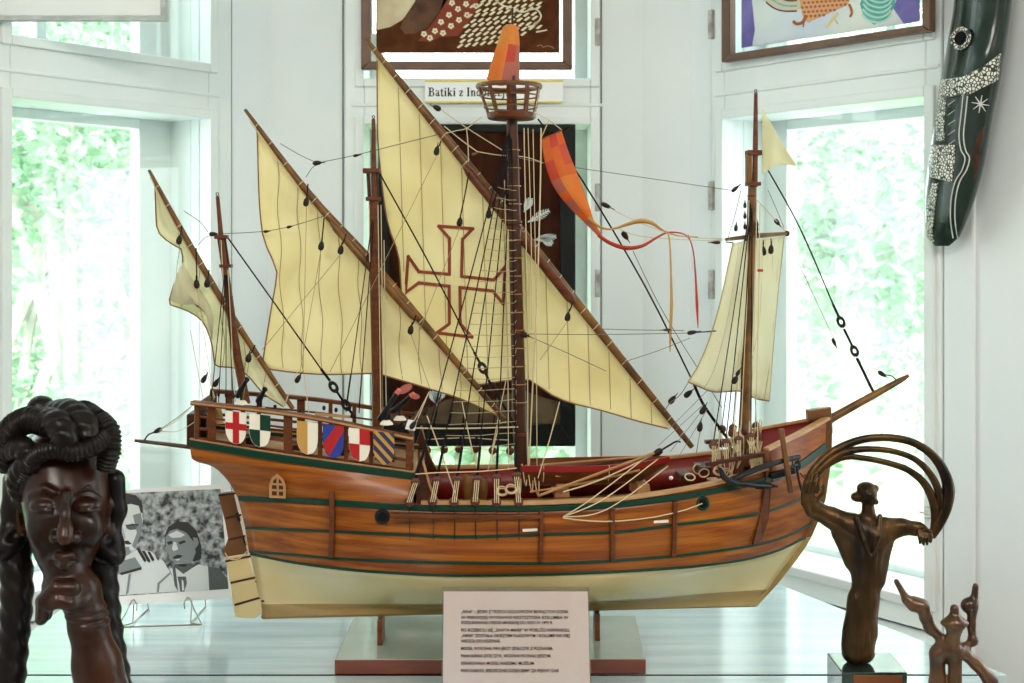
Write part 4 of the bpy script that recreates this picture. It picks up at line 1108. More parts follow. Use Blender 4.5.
# ------------------------------------------------------------------ shields
def shield(cx, cy, kind, w=21.0, hgt=32.5, tilt=.12):
    b_ = bqd(cx) + .0095
    def at(u, v, e=0.0):                        # u across -1..1, v down 0..1
        return S(cx + u * w / 2, cy - hgt / 2 + v * hgt + u * w / 2 * tilt, -(b_ + e))
    def half(v): return 1.0 if v < .5 else math.sqrt(max(0, 1 - ((v - .5) / .5) ** 2.0)) ** .9
    vs_ = [0, .25, .5, .6, .7, .8, .88, .94, 1.0]
    L = [(-half(v), v) for v in vs_]; R = [(half(v), v) for v in reversed(vs_[:-1])]
    out = L + R
    base = {0: 'offwhite', 1: 'offwhite', 2: 'offwhite', 3: 'blue', 4: 'offwhite', 5: 'ochre'}[kind]
    s_ = MB().prism([at(u, v) for u, v in out], (0, -.003, 0)).build('shield', M[base], ship, flat=True)
    def clip_poly(poly):
        """polygon clipped to the shield outline (convex clip)"""
        res = list(poly)
        cl = out[::-1] if False else out
        area = sum(cl[i][0] * cl[(i + 1) % len(cl)][1] - cl[(i + 1) % len(cl)][0] * cl[i][1] for i in range(len(cl)))
        for i in range(len(cl)):
            x1, y1 = cl[i]; x2, y2 = cl[(i + 1) % len(cl)]
            if abs(x1 - x2) + abs(y1 - y2) < 1e-6: continue
            def ins(p): return ((x2 - x1) * (p[1] - y1) - (y2 - y1) * (p[0] - x1)) * area >= -1e-9
            new = []
            for k in range(len(res)):
                p, q = res[k], res[(k + 1) % len(res)]
                ip, iq = ins(p), ins(q)
                if ip: new.append(p)
                if ip != iq:
                    d1 = (x2 - x1) * (p[1] - y1) - (y2 - y1) * (p[0] - x1); d2 = (x2 - x1) * (q[1] - y1) - (y2 - y1) * (q[0] - x1)
                    t_ = d1 / (d1 - d2); new.append((p[0] + (q[0] - p[0]) * t_, p[1] + (q[1] - p[1]) * t_))
            res = new
            if len(res) < 3: return []
        return res
    def field(polys, m):
        mb = MB()
        for pl_ in polys:
            c = clip_poly(pl_)
            if c: mb.prism([at(u, v, .003) for u, v in c], (0, -.0006, 0))
        mb.build('field', M[m], s_, flat=True)
    if kind == 0: field([[(-.3, 0), (.3, 0), (.3, 1), (-.3, 1)], [(-1, .36), (-.3, .36), (-.3, .56), (-1, .56)], [(.3, .36), (1, .36), (1, .56), (.3, .56)]], 'brightred')
    if kind == 1: field([[(0, 0), (1, 0), (1, .48), (0, .48)], [(-1, .48), (0, .48), (0, 1), (-1, 1)]], 'green')
    if kind == 2: field([[(-1, 0), (0, 0), (0, 1), (-1, 1)]], 'ochre')
    if kind == 3: field([[(.25, 0), (1, 0), (1, .12), (-.35, .93), (-1, .75), (-1, .62)]], 'brightred')
    if kind == 4: field([[(0, 0), (1, 0), (1, .48), (0, .48)], [(-1, .48), (0, .48), (0, 1), (-1, 1)]], 'brightred')
    if kind == 5: field([[(-1, -.02 + k), (1, .62 + k), (1, .80 + k), (-1, .16 + k)] for k in (-.62, -.28, .06, .40, .74)], 'navy')
    return s_
SHIELDS = ('white shield with a red cross', 'shield quartered white and green', 'shield halved ochre and white', 'blue shield with a red slanting band', 'shield quartered white and red', 'ochre and navy diagonally striped shield')
for i, (x, y) in enumerate(((236, 427.8), (260, 430.8), (307.5, 438), (333.5, 441.5), (359.5, 445), (384, 448.5))):
    shield(x, y, i)['label'] = SHIELDS[i]

# ------------------------------------------------------------------ masts, tops, yards
def mast(name, pts, radii, m='brown', yl=0.0):
    return MB().tube(smooth_path([S(x, y, yl) for x, y in pts], 10), np.interp(np.linspace(0, 1, len(smooth_path([S(x, y, yl) for x, y in pts], 10))), np.linspace(0, 1, len(radii)), radii), 12).build(name, M[m], ship)
def collar(par, x, y, r, hh, yl=0.0, m='brown', sq=True):
    c = S(x, y, yl)
    if sq: return MB().box(c, (2 * r, 2 * r, hh)).build('mast_cap', M[m], par, bevel=.0008)
    return MB().lathe([(r * .8, -hh / 2), (r, -hh * .3), (r, hh * .3), (r * .8, hh / 2)], c, 16).build('mast_band', M[m], par)
m1 = mast('mast', [(246, 404), (236, 350), (229, 300), (224, 262)], [.0070, .0068, .0064, .0054], 'brown')
m1t = MB().tube([S(225.5, 275, -.003), S(221, 236, -.003), S(217.5, 196, -.003)], [.0042, .004, .0028], 10).build('topmast', M['brown'], m1)
collar(m1, 221.5, 237, .0098, .006); collar(m1, 226, 266, .0092, .005)
for dx in (-3.0, 3.0):
    MB().bar(S(221.5 + dx, 238, .001), S(225.6 + dx, 266, .001), .0042, .0042, up=(0, 1, 0)).build('masthead_post', M['darkwood'], m1, bevel=.0006)
collar(m1, 228.5, 297, .0068, .006, sq=False); collar(m1, 232, 325, .0068, .003, sq=False)
m2 = mast('mast', [(378, 438), (377, 360), (375, 280), (373.5, 200)], [.0088, .0086, .0080, .0072], 'brown')
MB().tube([S(374.5, 205, -.004), S(373.6, 160, -.004), S(373.4, 119, -.004)], [.0046, .0042, .003], 10).build('topmast', M['brown'], m2)
collar(m2, 371.5, 171, .0130, .007); collar(m2, 373.5, 199, .0115, .006)
for dx in (-4.2, 3.8):
    MB().bar(S(372.2 + dx, 172, .001), S(373.6 + dx, 199, .001), .0052, .0052, up=(0, 1, 0)).build('masthead_post', M['darkwood'], m2, bevel=.0006); collar(m2, 374, 212, .0068, .004, sq=False); collar(m2, 376, 262, .0076, .008, sq=False)
m3 = mast('mast', [(522, 490), (519, 400), (515.5, 260), (512, 120), (511.5, 76)], [.0108, .0108, .0100, .0086, .0065], 'darkwood')
MB().tube([S(511.6, 80, 0), S(512.3, 40, 0), S(512.4, 8, 0)], [.003, .0022, .0016], 8).build('flagstaff', M['darkwood'], m3)
for y in range(150, 420, 18):
    c = S(512.6 + (y - 120) * .0247, y, 0); MB().torus(c, .0100 + (y - 140) * 4e-6, .0008, None, 16, 5).build('rope_turn', M['tan'], m3)
for y in (222, 228, 434, 331): collar(m3, 512 + (y - 120) * .0262, y, .0115, .006, sq=False)
m4 = mast('mast', [(744, 466), (746, 380), (750, 270), (752.5, 180)], [.0084, .0084, .0078, .0068], 'yard')
MB().tube([S(754.8, 187, -.004), S(755.5, 140, -.004), S(755.8, 93, -.004)], [.0046, .0042, .0028], 10).build('topmast', M['brown'], m4)
collar(m4, 753.5, 153, .0112, .008); collar(m4, 753, 184, .0105, .006); collar(m4, 752, 196, .0072, .005, sq=False)
MB().box(S(748.6, 169, -.001), (.0085, .012, .045)).build('masthead', M['yard'], m4, bevel=.001)
for (x, y, yl) in ((373.4, 118, -.004), (217.3, 195, -.003), (755.8, 92, -.004)):
    MB().torus(S(x, y - 1, yl), .002, .0008, Matrix.Rotation(math.radians(90), 3, 'X'), 10, 5).build('eye_ring', M['iron'], ship)

def yard(pts, radii, yl, n_lash=0, name='yard', m='yard'):
    P = smooth_path([S(x, y, yl) for x, y in pts], 24)
    R_ = np.interp(np.linspace(0, 1, len(P)), np.linspace(0, 1, len(radii)), radii)
    o = MB().tube(P, R_, 10).build(name, M[m], ship)
    for k in range(n_lash):
        f = (k + 1.2) / (n_lash + 1.4) * (len(P) - 1); i = int(f); c = P[i].lerp(P[min(i + 1, len(P) - 1)], f - i)
        t = (P[min(i + 1, len(P) - 1)] - P[max(i - 1, 0)]).normalized()
        R3 = Vector((0, 0, 1)).rotation_difference((t + Vector((.14, 0, .05))).normalized()).to_matrix()
        MB().torus(c, R_[i] + .0004, .0007, R3, 14, 5).build('lashing', M['rope'], o)
    return o, P
y1, Y1P = yard([(149, 170), (186, 238), (230, 313), (293, 409)], [.0024, .0046, .0052, .0034], .013, 10)
y2, Y2P = yard([(245, 109.5), (310, 195), (372, 263), (440, 343), (504, 419)], [.0026, .0060, .0076, .0060, .0036], .015, 18)
y3, Y3P = yard([(366, 39.5), (440, 131), (516, 226), (600, 332), (692, 447)], [.0036, .0074, .0092, .0072, .0044], .019, 26)
# a thin rope laced along the head of each lateen sail
for o_, P_, r_ in ((y1, Y1P, .0045), (y2, Y2P, .0066), (y3, Y3P, .0082)):
    nP = len(P_); q_ = [p + Vector((-.62, -.35, -.70)).normalized() * (r_ * (.55 + .6 * math.sin(math.pi * i / (nP - 1))) + .0012) for i, p in enumerate(P_)][1:-2]
    MB().tube(q_, .0008, 5).build('head_rope', M['rope'], o_)
# doubling pieces fished along the yards
MB().tube([S(331, 222, .008), S(336, 228, .008), S(412, 315, .008), S(416, 320, .008)], [.003, .0062, .0062, .003], 10).build('yard_fish', M['yard'], y2)
MB().tube([S(464, 166, .010), S(470, 173, .010), S(570, 298, .010), S(575, 304, .010)], [.003, .0078, .0078, .003], 10).build('yard_fish', M['brown'], y3)
# fore yard, braced round so that it points at the viewer's right
ya = S(726, 239.5, -.05); yb = S(787, 233.5, .085)
MB().tube([ya, ya.lerp(yb, .5) + Vector((0, 0, .001)), yb], [.0026, .0045, .0030], 10).build('yard', M['yard'], ship)
MB().ball(yb, .005, 10).build('yard_ball', M['block'], ship)
# bowsprit
MB().tube([S(812, 432, .006), S(833, 417.5, .006), S(872, 396, .006), S(900, 380.5, .006), S(908.5, 375.5, .006)], [.0072, .0070, .0062, .0048, .0030], 12).build('bowsprit', M['yard'], ship)

# crow's nest
cn = thing('crows_nest', '', '', (0, 0, 0)); del cn['label']; del cn['category']; cn.parent = ship; OFFSET['crows_nest'] = Vector()
ct = S(509, 86.5, 0); cb = S(511.5, 119, 0); rt, rb = .0495, .0365
MB().lathe([(rb - .002, -.001), (rb + .001, .001), (rb + .0025, .0085), (rb - .001, .010)], cb, 32).build('nest_floor', M['brown'], cn, bevel=.0005)
MB().torus(ct, rt, .0030, Matrix(((1, 0, 0), (0, 1, 0), (0, 0, 1.3))), 40, 6).build('nest_rim', M['stem'], cn)
for f in (.36, .70):
    MB().torus(cb.lerp(ct, f), rb + (rt - rb) * f, .0014, None, 36, 6).build('nest_hoop', M['yard'], cn)
for k in range(10):
    a = 2 * math.pi * (k + .35) / 10; dv = Vector((math.cos(a), math.sin(a), 0))
    MB().bar(cb + dv * rb + Vector((0, 0, .004)), ct + dv * rt, .0062, .003, up=dv).build('nest_stave', M['brown'] if k % 3 else M['yard'], cn, bevel=.0006)

# ------------------------------------------------------------------ sails
def sail(name, top, bottom, yl, bulge, m, n=26, seams=6, parent=ship, hem=True, wav=0.0, seam_wig=0.0, slack=None, fold=.0050, extra=None):
    """cloth between a top edge (along the yard) and a free edge, both pixel polylines"""
    a = np.array(top, float); b = np.array(bottom, float)
    def rs(p):
        s_ = np.r_[0, np.cumsum(np.hypot(*np.diff(p, axis=0).T))]
        return np.c_[pchip(s_, p[:, 0], np.linspace(0, s_[-1], n)), pchip(s_, p[:, 1], np.linspace(0, s_[-1], n))]
    A, B_ = rs(a), rs(b)
    mrows = 22
    def pt(i, v):
        """i along, v from yard (0) to the free edge (1)"""
        i0 = int(min(i, n - 2)); f = i - i0
        p = (A[i0] * (1 - f) + A[i0 + 1] * f) * (1 - v) + (B_[i0] * (1 - f) + B_[i0 + 1] * f) * v
        u = i / (n - 1)
        d = yl + bulge * math.sin(math.pi * min(1, v * .92)) * math.sin(math.pi * min(1, max(0, .06 + u * .88)))
        d += wav * math.sin(u * 31 + v * 5) * v + wav * .6 * math.sin(u * 17 - v * 9)
        d += fold * (math.sin(p[0] * .11 + p[1] * .045) * .6 + math.sin(p[0] * .05 - p[1] * .09 + 1.3) * .5 + math.sin(p[0] * .21 + p[1] * .12 + .4) * .25) * min(1, v * 4) * (1 if v < .98 else .8)
        if extra: d += extra(p[0], p[1])
        return p, d
    g = [[S(*pt(i, r / (mrows - 1))[0], pt(i, r / (mrows - 1))[1]) for i in range(n)] for r in range(mrows)]
    o = MB().grid(g).build(name, M[m], parent, angle=180, thick=.0009)
    # upright seams: columns of the cloth, followed on the surface
    fine = []
    for i in np.linspace(0, n - 1.001, 90):
        for v in np.linspace(0, 1, 60):
            p, d = pt(i, v); fine.append((p[0], p[1], d))
    fine = np.array(fine)
    xs_all = np.array([q_[0] for q_ in list(A) + list(B_)])
    for k in range(seams):
        x = xs_all.min() + (xs_all.max() - xs_all.min()) * (k + 1) / (seams + 1)
        sel = fine[np.abs(fine[:, 0] - x) < 2.2]
        if len(sel) < 3: continue
        y0, y1 = sel[:, 1].min() + .5, sel[:, 1].max() - .5
        if y1 - y0 < 6: continue
        P = []
        m_ = max(4, int((y1 - y0) / 9))
        for r in range(m_ + 1):
            yy_ = y0 + (y1 - y0) * r / m_; xx_ = x + seam_wig * 12 * math.sin(r * .8 + k * 2.1) * min(1, r / 3) + (yy_ - y0) * .03
            q_ = fine[np.argsort((fine[:, 0] - xx_) ** 2 + (fine[:, 1] - yy_) ** 2)[:3]]
            P.append(S(xx_, yy_, q_[:, 2].mean() - .0019))
        MB().tube(smooth_path(P, 2 * len(P)), .0006, 5).build('seam', M['seam'], o)
    if hem:
        for edge in ([g[-1], [r[0] for r in g]] if hem is True else [g[-1]]):
            MB().tube([p + Vector((0, -.0006, 0)) for p in edge], .0012, 6).build('hem', M['hem'], o)
    return o, pt

# main sail: yard edge top-left -> tip, free edge = leech then foot
s3, pt3 = sail('main_sail', [(377, 53), (440, 133), (515, 228), (600, 334), (672, 424)],
     [(377, 60), (377.5, 130), (382, 185), (388, 224), (399, 258), (402, 300), (408, 345), (425, 378), (477, 385), (512, 380), (530, 380), (545, 391), (565, 401), (600, 410), (645, 423), (668, 428.5)],
     .022, .030, 'sail', n=44, seams=13, wav=.0006, extra=lambda x, y: .034 * max(0, min(1, (y - 235) / 60)) * max(0, min(1, (470 - x) / 50)))
s2, pt2 = sail('mizzen_sail', [(257, 127), (310, 197), (372, 266), (440, 346), (500, 414)],
     [(257.5, 140), (259, 195), (262.5, 233), (270, 255), (277, 270), (271, 310), (262.5, 366), (290, 372), (330, 374.5), (372, 373.5), (400, 380), (430, 389), (460, 398.5), (498, 416)],
     .018, .022, 'sail', n=36, seams=11, wav=.0012, seam_wig=.12, fold=.0060)
s1, pt1 = sail('aftermost_sail', [(155, 182), (186, 240), (230, 315), (287, 403)],
     [(155.5, 200), (157, 228), (170, 243), (181, 249), (183, 262), (174, 285), (169, 303), (186, 310), (203, 322), (212, 345), (216, 366), (236, 368), (246, 374), (264, 394), (284, 407)],
     .015, .012, 'sailpale', n=34, seams=5, wav=.004, seam_wig=.2)
# a bunched fold of the aftermost sail
MB().grid([[S(x, y, .005 + .012 * math.sin(i * 1.3 + r)) for i, (x, y) in enumerate(row)] for r, row in enumerate((
    [(183, 262), (190, 275), (200, 290), (210, 305), (214, 318)], [(176, 276), (186, 290), (196, 302), (206, 314), (213, 330)], [(170, 300), (182, 305), (194, 304), (205, 309), (212, 340)]))]).build('sail_fold', M['sailpale'], s1, angle=180, thick=.0009)

s3['label'] = 'largest cream sail, with a red outlined cross'; s2['label'] = 'second cream sail, behind the second mast from the stern'; s1['label'] = 'small crumpled pale sail nearest the stern'
# cross painted on the main sail
fine3 = np.array([(*pt3(i, v)[0], pt3(i, v)[1]) for i in np.linspace(0, 42.99, 150) for v in np.linspace(0, 1, 90)])
def on_main(px, py):
    """lateral offset of the main sail under pixel px, py"""
    q = (fine3[:, 0] - px) ** 2 + (fine3[:, 1] - py) ** 2
    k = np.argsort(q)[:8]; w = 1 / (q[k] + .4)
    return float((fine3[k, 2] * w).sum() / w.sum())
cr = [(450, 175), (580, 185), (541, 225), (537, 366), (660, 379), (703, 329), (695, 470), (655, 421), (531, 408), (533, 546), (577, 596), (443, 580), (491, 546), (490, 403), (375, 390), (324, 428), (335, 290), (375, 348), (491, 358), (491, 222)]
cr = [(320 + x / 3.795, 180 + y / 3.795) for x, y in cr]
mb = MB()
for i in range(len(cr)):
    a, b = cr[i], cr[(i + 1) % len(cr)]
    L_ = math.hypot(b[0] - a[0], b[1] - a[1]); k = max(1, int(L_ / 6))
    for j in range(k):
        p = (a[0] + (b[0] - a[0]) * j / k, a[1] + (b[1] - a[1]) * j / k); q = (a[0] + (b[0] - a[0]) * (j + 1) / k, a[1] + (b[1] - a[1]) * (j + 1) / k)
        A_ = S(*p, on_main(*p) - .0016); B_ = S(*q, on_main(*q) - .0016)
        d = (B_ - A_).normalized(); mb.bar(A_ - d * .0018, B_ + d * .0018, .0016, .0050, up=d.cross(Vector((0, 1, 0))))
mb.build('painted_cross', M['crossred'], s3, flat=True)

# square fore sail, braced round: near half on the left, far half on the right
TA = [(733, 243, -.040), (745, 241, -.012), (758, 239.5, .020), (772, 238, .052), (784, 236, .082)]
TB_ = [(716, 318, -.075), (736, 322, -.035), (753, 315, .01), (772, 310, .055), (777, 300, .09)]
TC = [(698, 366, -.095), (722, 380, -.06), (740, 372, .0), (765, 372, .055), (772, 360, .085)]
TD = [(688, 382, -.105), (716, 392, -.065), (738, 391, -.01), (757, 399, .035), (769, 401, .065)]
def row_(t_, n=30):
    a = np.array(t_); s_ = np.linspace(0, 1, len(a)); q = np.linspace(0, 1, n)
    return [pchip(s_, a[:, k], q) for k in range(3)]
R4 = [row_(t_) for t_ in (TA, TB_, TC, TD)]
vv = np.linspace(0, 1, 24); kk = np.array([0, .5, .85, 1.0])
g = []
for v in vv:
    r = []
    for j in range(30):
        x, y, yl = [float(pchip(kk, [R4[i][c][j] for i in range(4)], [v])[0]) for c in range(3)]
        cr_ = .0065 * math.sin(j * .55 + 2) * v * (1 if j > 15 else .25) + .002 * math.sin(v * 19 + j * .9) * (1 if j > 15 else .15)
        r.append(S(x, y, yl + cr_))
    g.append(r)
s4 = MB().grid(g).build('fore_sail', M['sailpale'], ship, angle=180, thick=.0009)
for j in (4, 8, 12, 17, 22, 26):
    MB().tube([r[j] + Vector((-.0006, -.0008, 0)) for r in g], .0005, 5).build('seam', M['seam'], s4)
MB().tube([p + Vector((0, -.0006, 0)) for p in g[-1]], .0011, 6).build('hem', M['hem'], s4)
MB().tube([r[0] + Vector((0, -.0006, 0)) for r in g], .0011, 6).build('hem', M['seam'], s4)
MB().tube([r[-1] + Vector((0, -.0006, 0)) for r in g], .0011, 6).build('hem', M['seam'], s4)
MB().bar(S(757.5, 270.5, -.02), S(763, 270.5, -.02), .001, .004).build('sail_patch', M['brightred'], s4)

# ------------------------------------------------------------------ flags and streamer
def cloth(name, rows, mats, mat_of=None, parent=ship, thick=.0006, rp=None):
    P = [[S(*p) for p in r] for r in rows]
    # refine
    def ref(P):
        Pr = [smooth_path(r, (len(r) - 1) * 5) for r in P]
        cols = [smooth_path([r[j] for r in Pr], (len(P) - 1) * 5) if len(P) > 2 else [Pr[0][j].lerp(Pr[1][j], k / 5) for k in range(6)] for j in range(len(Pr[0]))]
        return [[cols[j][i] for j in range(len(cols))] for i in range(len(cols[0]))]
    g = ref(P)
    mb = MB(); n0 = len(g)
    mb.grid(g)
    if mat_of:
        nj = len(g[0]) - 1
        mb.m = [mat_of(f // nj / (n0 - 1), (f % nj) / nj) for f in range(len(mb.f))]
    return mb.build(name, [M[k] for k in mats], parent, angle=180, thick=thick)
fl = cloth('flag', [[(503, 27, -.002), (511, 24, -.006), (518, 27, .002)], [(498, 42, -.012), (509, 40, -.02), (519.5, 42, .006)], [(492, 60, -.014), (505, 62, -.024), (519.5, 62, .01)], [(486.5, 79, -.012), (500, 86, -.026), (519.5, 81, .012)]],
      ['orange', 'redsilk', 'pinksilk'], lambda i, j: (0 if j < .42 else (0 if i < .35 else (1 if i < .62 and j < .8 else 2))))
st = cloth('streamer', [[(541, 139, -.01), (551, 134.5, -.012), (561.5, 130.5, -.014)], [(545, 163, -.016), (556, 158, -.02), (569, 153, -.012)], [(553, 186, -.012), (565, 181, -.018), (579, 178, -.014)], [(568, 206, -.008), (578, 202, -.02), (588, 202, -.018)], [(584, 222, -.01), (590, 219, -.016), (594, 221, -.016)], [(598, 236, -.012), (599.5, 234.5, -.014), (601, 233.5, -.016)]],
      ['orange', 'redsilk', 'pinksilk', 'orangered'], lambda i, j: ((1 if (int(i * 11) * 2 + int(j * 3.0)) % 5 in (1, 4) else 3) if i < .34 else ((2 if (int(i * 9)) % 2 else 3) if j < .4 else 0)))
def tail(pts, w, m):
    P = smooth_path([S(x, y, yl) for x, y, yl, _ in pts], 30)
    n_ = len(P); ws = np.interp(np.linspace(0, 1, n_), np.linspace(0, 1, len(pts)), [q[3] for q in pts])
    mb = MB().ribbon(P, [.0007] * n_, list(ws), [Vector((0, -.55, 1)) if True else 0] * n_)
    mb.build('streamer_tail', M[m], st, angle=180)
tail([(588, 218, -.016, .006), (600, 227, -.02, .004), (612, 229, -.02, .003), (628, 224, -.016, .006), (640, 221, -.014, .0085), (652, 223, -.012, .006), (664, 231, -.012, .003), (680, 236, -.012, .002), (698, 237, -.012, .0015)], 1, 'ochre')
tail([(598, 235, -.014, .006), (610, 243, -.018, .0065), (626, 248, -.02, .0075), (642, 246, -.018, .006), (656, 238, -.016, .004), (668, 232.5, -.014, .003), (684, 234, -.014, .002), (691, 242, -.014, .0018)], 1, 'redsilk')
def drop(pts, m):
    P = smooth_path([S(x, y, yl) for x, y, yl, _ in pts], 24); n_ = len(P)
    ws = list(np.interp(np.linspace(0, 1, n_), np.linspace(0, 1, len(pts)), [q[3] for q in pts]))
    MB().ribbon(P, [.0007] * n_, ws, Vector((1, 0, 0))).build('streamer_tail', M[m], st, angle=180)
drop([(668, 233, -.014, .002), (670, 245, -.014, .0025), (671, 275, -.014, .003), (671.5, 305, -.012, .005), (670.5, 330, -.012, .0045), (670, 352, -.012, .0012)], 'ochre')
drop([(688, 235, -.014, .002), (693, 250, -.014, .002), (695.5, 275, -.014, .0026), (697, 305, -.012, .0045), (698, 328, -.012, .0012)], 'redsilk')
MB().tube([S(540, 140.5, -.01), S(562.5, 130, -.014)], .0012, 6).build('streamer_batten', M['stem'], st)
for a, b in (((540, 140.5, -.01), (549, 120, -.012)), ((562, 130, -.014), (549, 120, -.012)), ((549, 120, -.012), (534, 112, -.03))):
    MB().tube([S(*a), S(*b)], .0007, 5).build('streamer_line', M['rope'], st)
cloth('pennant', [[(762, 108, 0), (772, 125, -.01), (784, 146, -.004), (797, 165, -.008)], [(762, 138, 0), (772, 145, -.006), (783, 156, -.002), (796, 165.5, -.008)], [(762, 166, 0), (772, 163, -.008), (783, 161, -.002), (795, 166, -.008)], [(763, 174, -.002), (769, 170, -.006), (776, 166, -.004), (784, 164, -.006)]], ['sailpale'])
# ------------------------------------------------------------------ channel, deadeyes, shrouds
RX = Matrix.Rotation(math.radians(90), 3, 'X')
both('channel', M['brown'], lambda mb, sg: mb.ribbon([Vector((S(x, y, -.160).x, -.160 * sg, S(x, y, -.160).z)) for x, y in ((390, 515), (465, 516.2), (541.5, 516.2))], .014, .0062, side_up), bevel=.0008)
de_proto = [None]
def deadeye(c, r=.0068, parent=ship):
    if de_proto[0] is None:
        o = MB().lathe([(r * .7, -.0028), (r, -.0016), (r, .0016), (r * .7, .0028), (.0004, .0030)], (0, 0, 0), 18, M=RX).build('deadeye', M['deadeye'], parent)
        k = MB()
        for a in (90, 210, 330): k.lathe([(.0011, -.0032), (.0011, -.0026)], (.0030 * math.cos(math.radians(a)), 0, .0030 * math.sin(math.radians(a))), 8, M=RX)
        hh = k.build('lanyard_hole', M['ink'], o)
        de_proto[0] = (o, hh); o.location = c; return o
    o, hh = de_proto[0]
    n = o.copy(); COL.objects.link(n); n.location = c; n.parent = parent
    h2 = hh.copy(); COL.objects.link(h2); h2.parent = n
    return n
def line(name, pts, r=.0007, m='greyrope', n=5, parent=ship, sag=0.0):
    P = [S(*p) for p in pts]
    if sag and len(P) == 2:
        q = P[0].lerp(P[1], .5) - Vector((0, 0, sag)); P = [P[0], q, P[1]]
    return MB().tube(smooth_path(P, 12), r, n).build(name, M[m], parent)
near_up = [(415.5, 482.5), (436.5, 481), (457, 480.5), (477, 480), (496.5, 478.5), (516.5, 476.5)]
near_lo = [(409, 502), (432.5, 501.5), (454, 502), (475, 501.5), (496.5, 502.5), (518.5, 502)]
far_up = [(427, 450.5), (444, 449.5), (459, 449), (475.5, 449), (492.5, 450.5), (510, 451)]
far_lo = [(421, 472), (439, 471), (456, 470), (474.5, 470), (493, 470), (511, 471)]
tops = [(509.0 + .5 * k, 131 + k, 0) for k in range(6)]
shr = {}
for tag_, up, lo, sg in (('n', near_up, near_lo, -1), ('f', far_up, far_lo, 1)):
    for k in range(6):
        u_ = S(*up[k], .156 * sg); l_ = S(*lo[k], .160 * sg)
        deadeye(u_); deadeye(l_)
        t_ = S(tops[k][0], tops[k][1], .006 * sg)
        MB().tube([t_, t_.lerp(u_, .5), u_ + Vector((0, 0, .006))], .0010, 5).build('shroud', M['blackrope'], ship)
        MB().tube([u_ + Vector((0, 0, .004)), t_.lerp(u_, .93), t_.lerp(u_, .87)], [.0020, .0022, .0012], 6).build('shroud_splice', M['blackrope'], ship)
        shr[(tag_, k)] = (t_, u_)
        ln = MB()
        for dx in (-.0028, 0, .0028): ln.tube([u_ + Vector((dx, .003 * sg, 0)), l_ + Vector((dx, .003 * sg, 0))], .0007, 5)
        ln.build('lanyard', M['rope'], ship)
        MB().tube([l_, l_ + Vector((.0008, .004 * sg * -1 * 0, -.024)), l_ + Vector((.001, 0.002 * sg * -1, -.055))], .0007, 5).build('chain_bar', M['iron'], ship)
    ends = [S(*p, .156 * sg) for p in up]
    MB().tube([e + Vector((0, 0, .0185 if sg > 0 else .012)) for e in ends], .0008, 5).build('sheer_batten', M['rope'], ship)
    if sg > 0: MB().tube([e + Vector((0, 0, 0.001)) for e in ends], .0008, 5).build('sheer_batten', M['rope'], ship)
for i in range(25):
    f = .17 + .74 * i / 24
    P = [shr[('n', k)][0].lerp(shr[('n', k)][1], f) + Vector((0, -.001, .0006 * math.sin(i * 3 + k * 2))) for k in range(1, 6)]
    m3x = S(512.6 + (265 - 120) * .0247, 120 + 350 * f, -.011)
    MB().tube(P + [Vector((m3x.x, -.012, P[-1].z + .001))], .00052, 5).build('ratline', M['ratrope'], ship)

# fore shrouds
for sg in (-1, 1):
    for k, (x, y) in enumerate(((713.5, 445.5), (726, 443), (738.5, 440), (751, 437)) if sg < 0 else ((722, 429), (733, 428), (744, 427), (756, 426))):
        yl = .108 * sg
        u_ = S(x, y, yl); l_ = u_ - Vector((0, 0, .024)); deadeye(u_); deadeye(l_)
        t_ = S(751 + .4 * k, 200 + 2 * k, .004 * sg)
        MB().tube([t_, u_ + Vector((0, 0, .005))], .0009, 5).build('shroud', M['blackrope'], ship)
        ln = MB()
        for dx in (-.0025, 0, .0025): ln.tube([u_ + Vector((dx, .003 * sg, 0)), l_ + Vector((dx, .003 * sg, 0))], .0007, 5)
        ln.build('lanyard', M['rope'], ship)
    both_ = MB().ribbon([S(705, 464 if sg < 0 else 442, .105 * sg), S(735, 459 if sg < 0 else 440, .108 * sg), S(764, 454 if sg < 0 else 437, .108 * sg)], .012, .006, side_up).build('fore_rail', M['darkwood'], ship, bevel=.001)
# mizzen shrouds
for sg in (-1, 1):
    for k in range(4):
        x = 211 + 7.5 * k; b_ = bqd(x) - .012
        e = S(x, 401 + k, b_ * sg); t_ = S(225 + .5 * k, 268 + k, .003 * sg)
        if sg < 0: MB().tube([t_, e], .0007, 5).build('shroud', M['blackrope'], ship)
        if sg < 0: MB().ball(e + Vector((0, 0, .012)), (.0022, .0018, .0048), 8).build('block', M['block'], ship)
    for k, (x, y, tx, ty) in enumerate(((346, 412, 373, 215), (359, 413, 374, 217))):
        b_ = bqd(x) - .012
        MB().tube([S(tx, ty, .004 * sg), S(x, y if sg < 0 else y - 6, b_ * sg)], .0008, 5).build('shroud', M['blackrope'], ship)

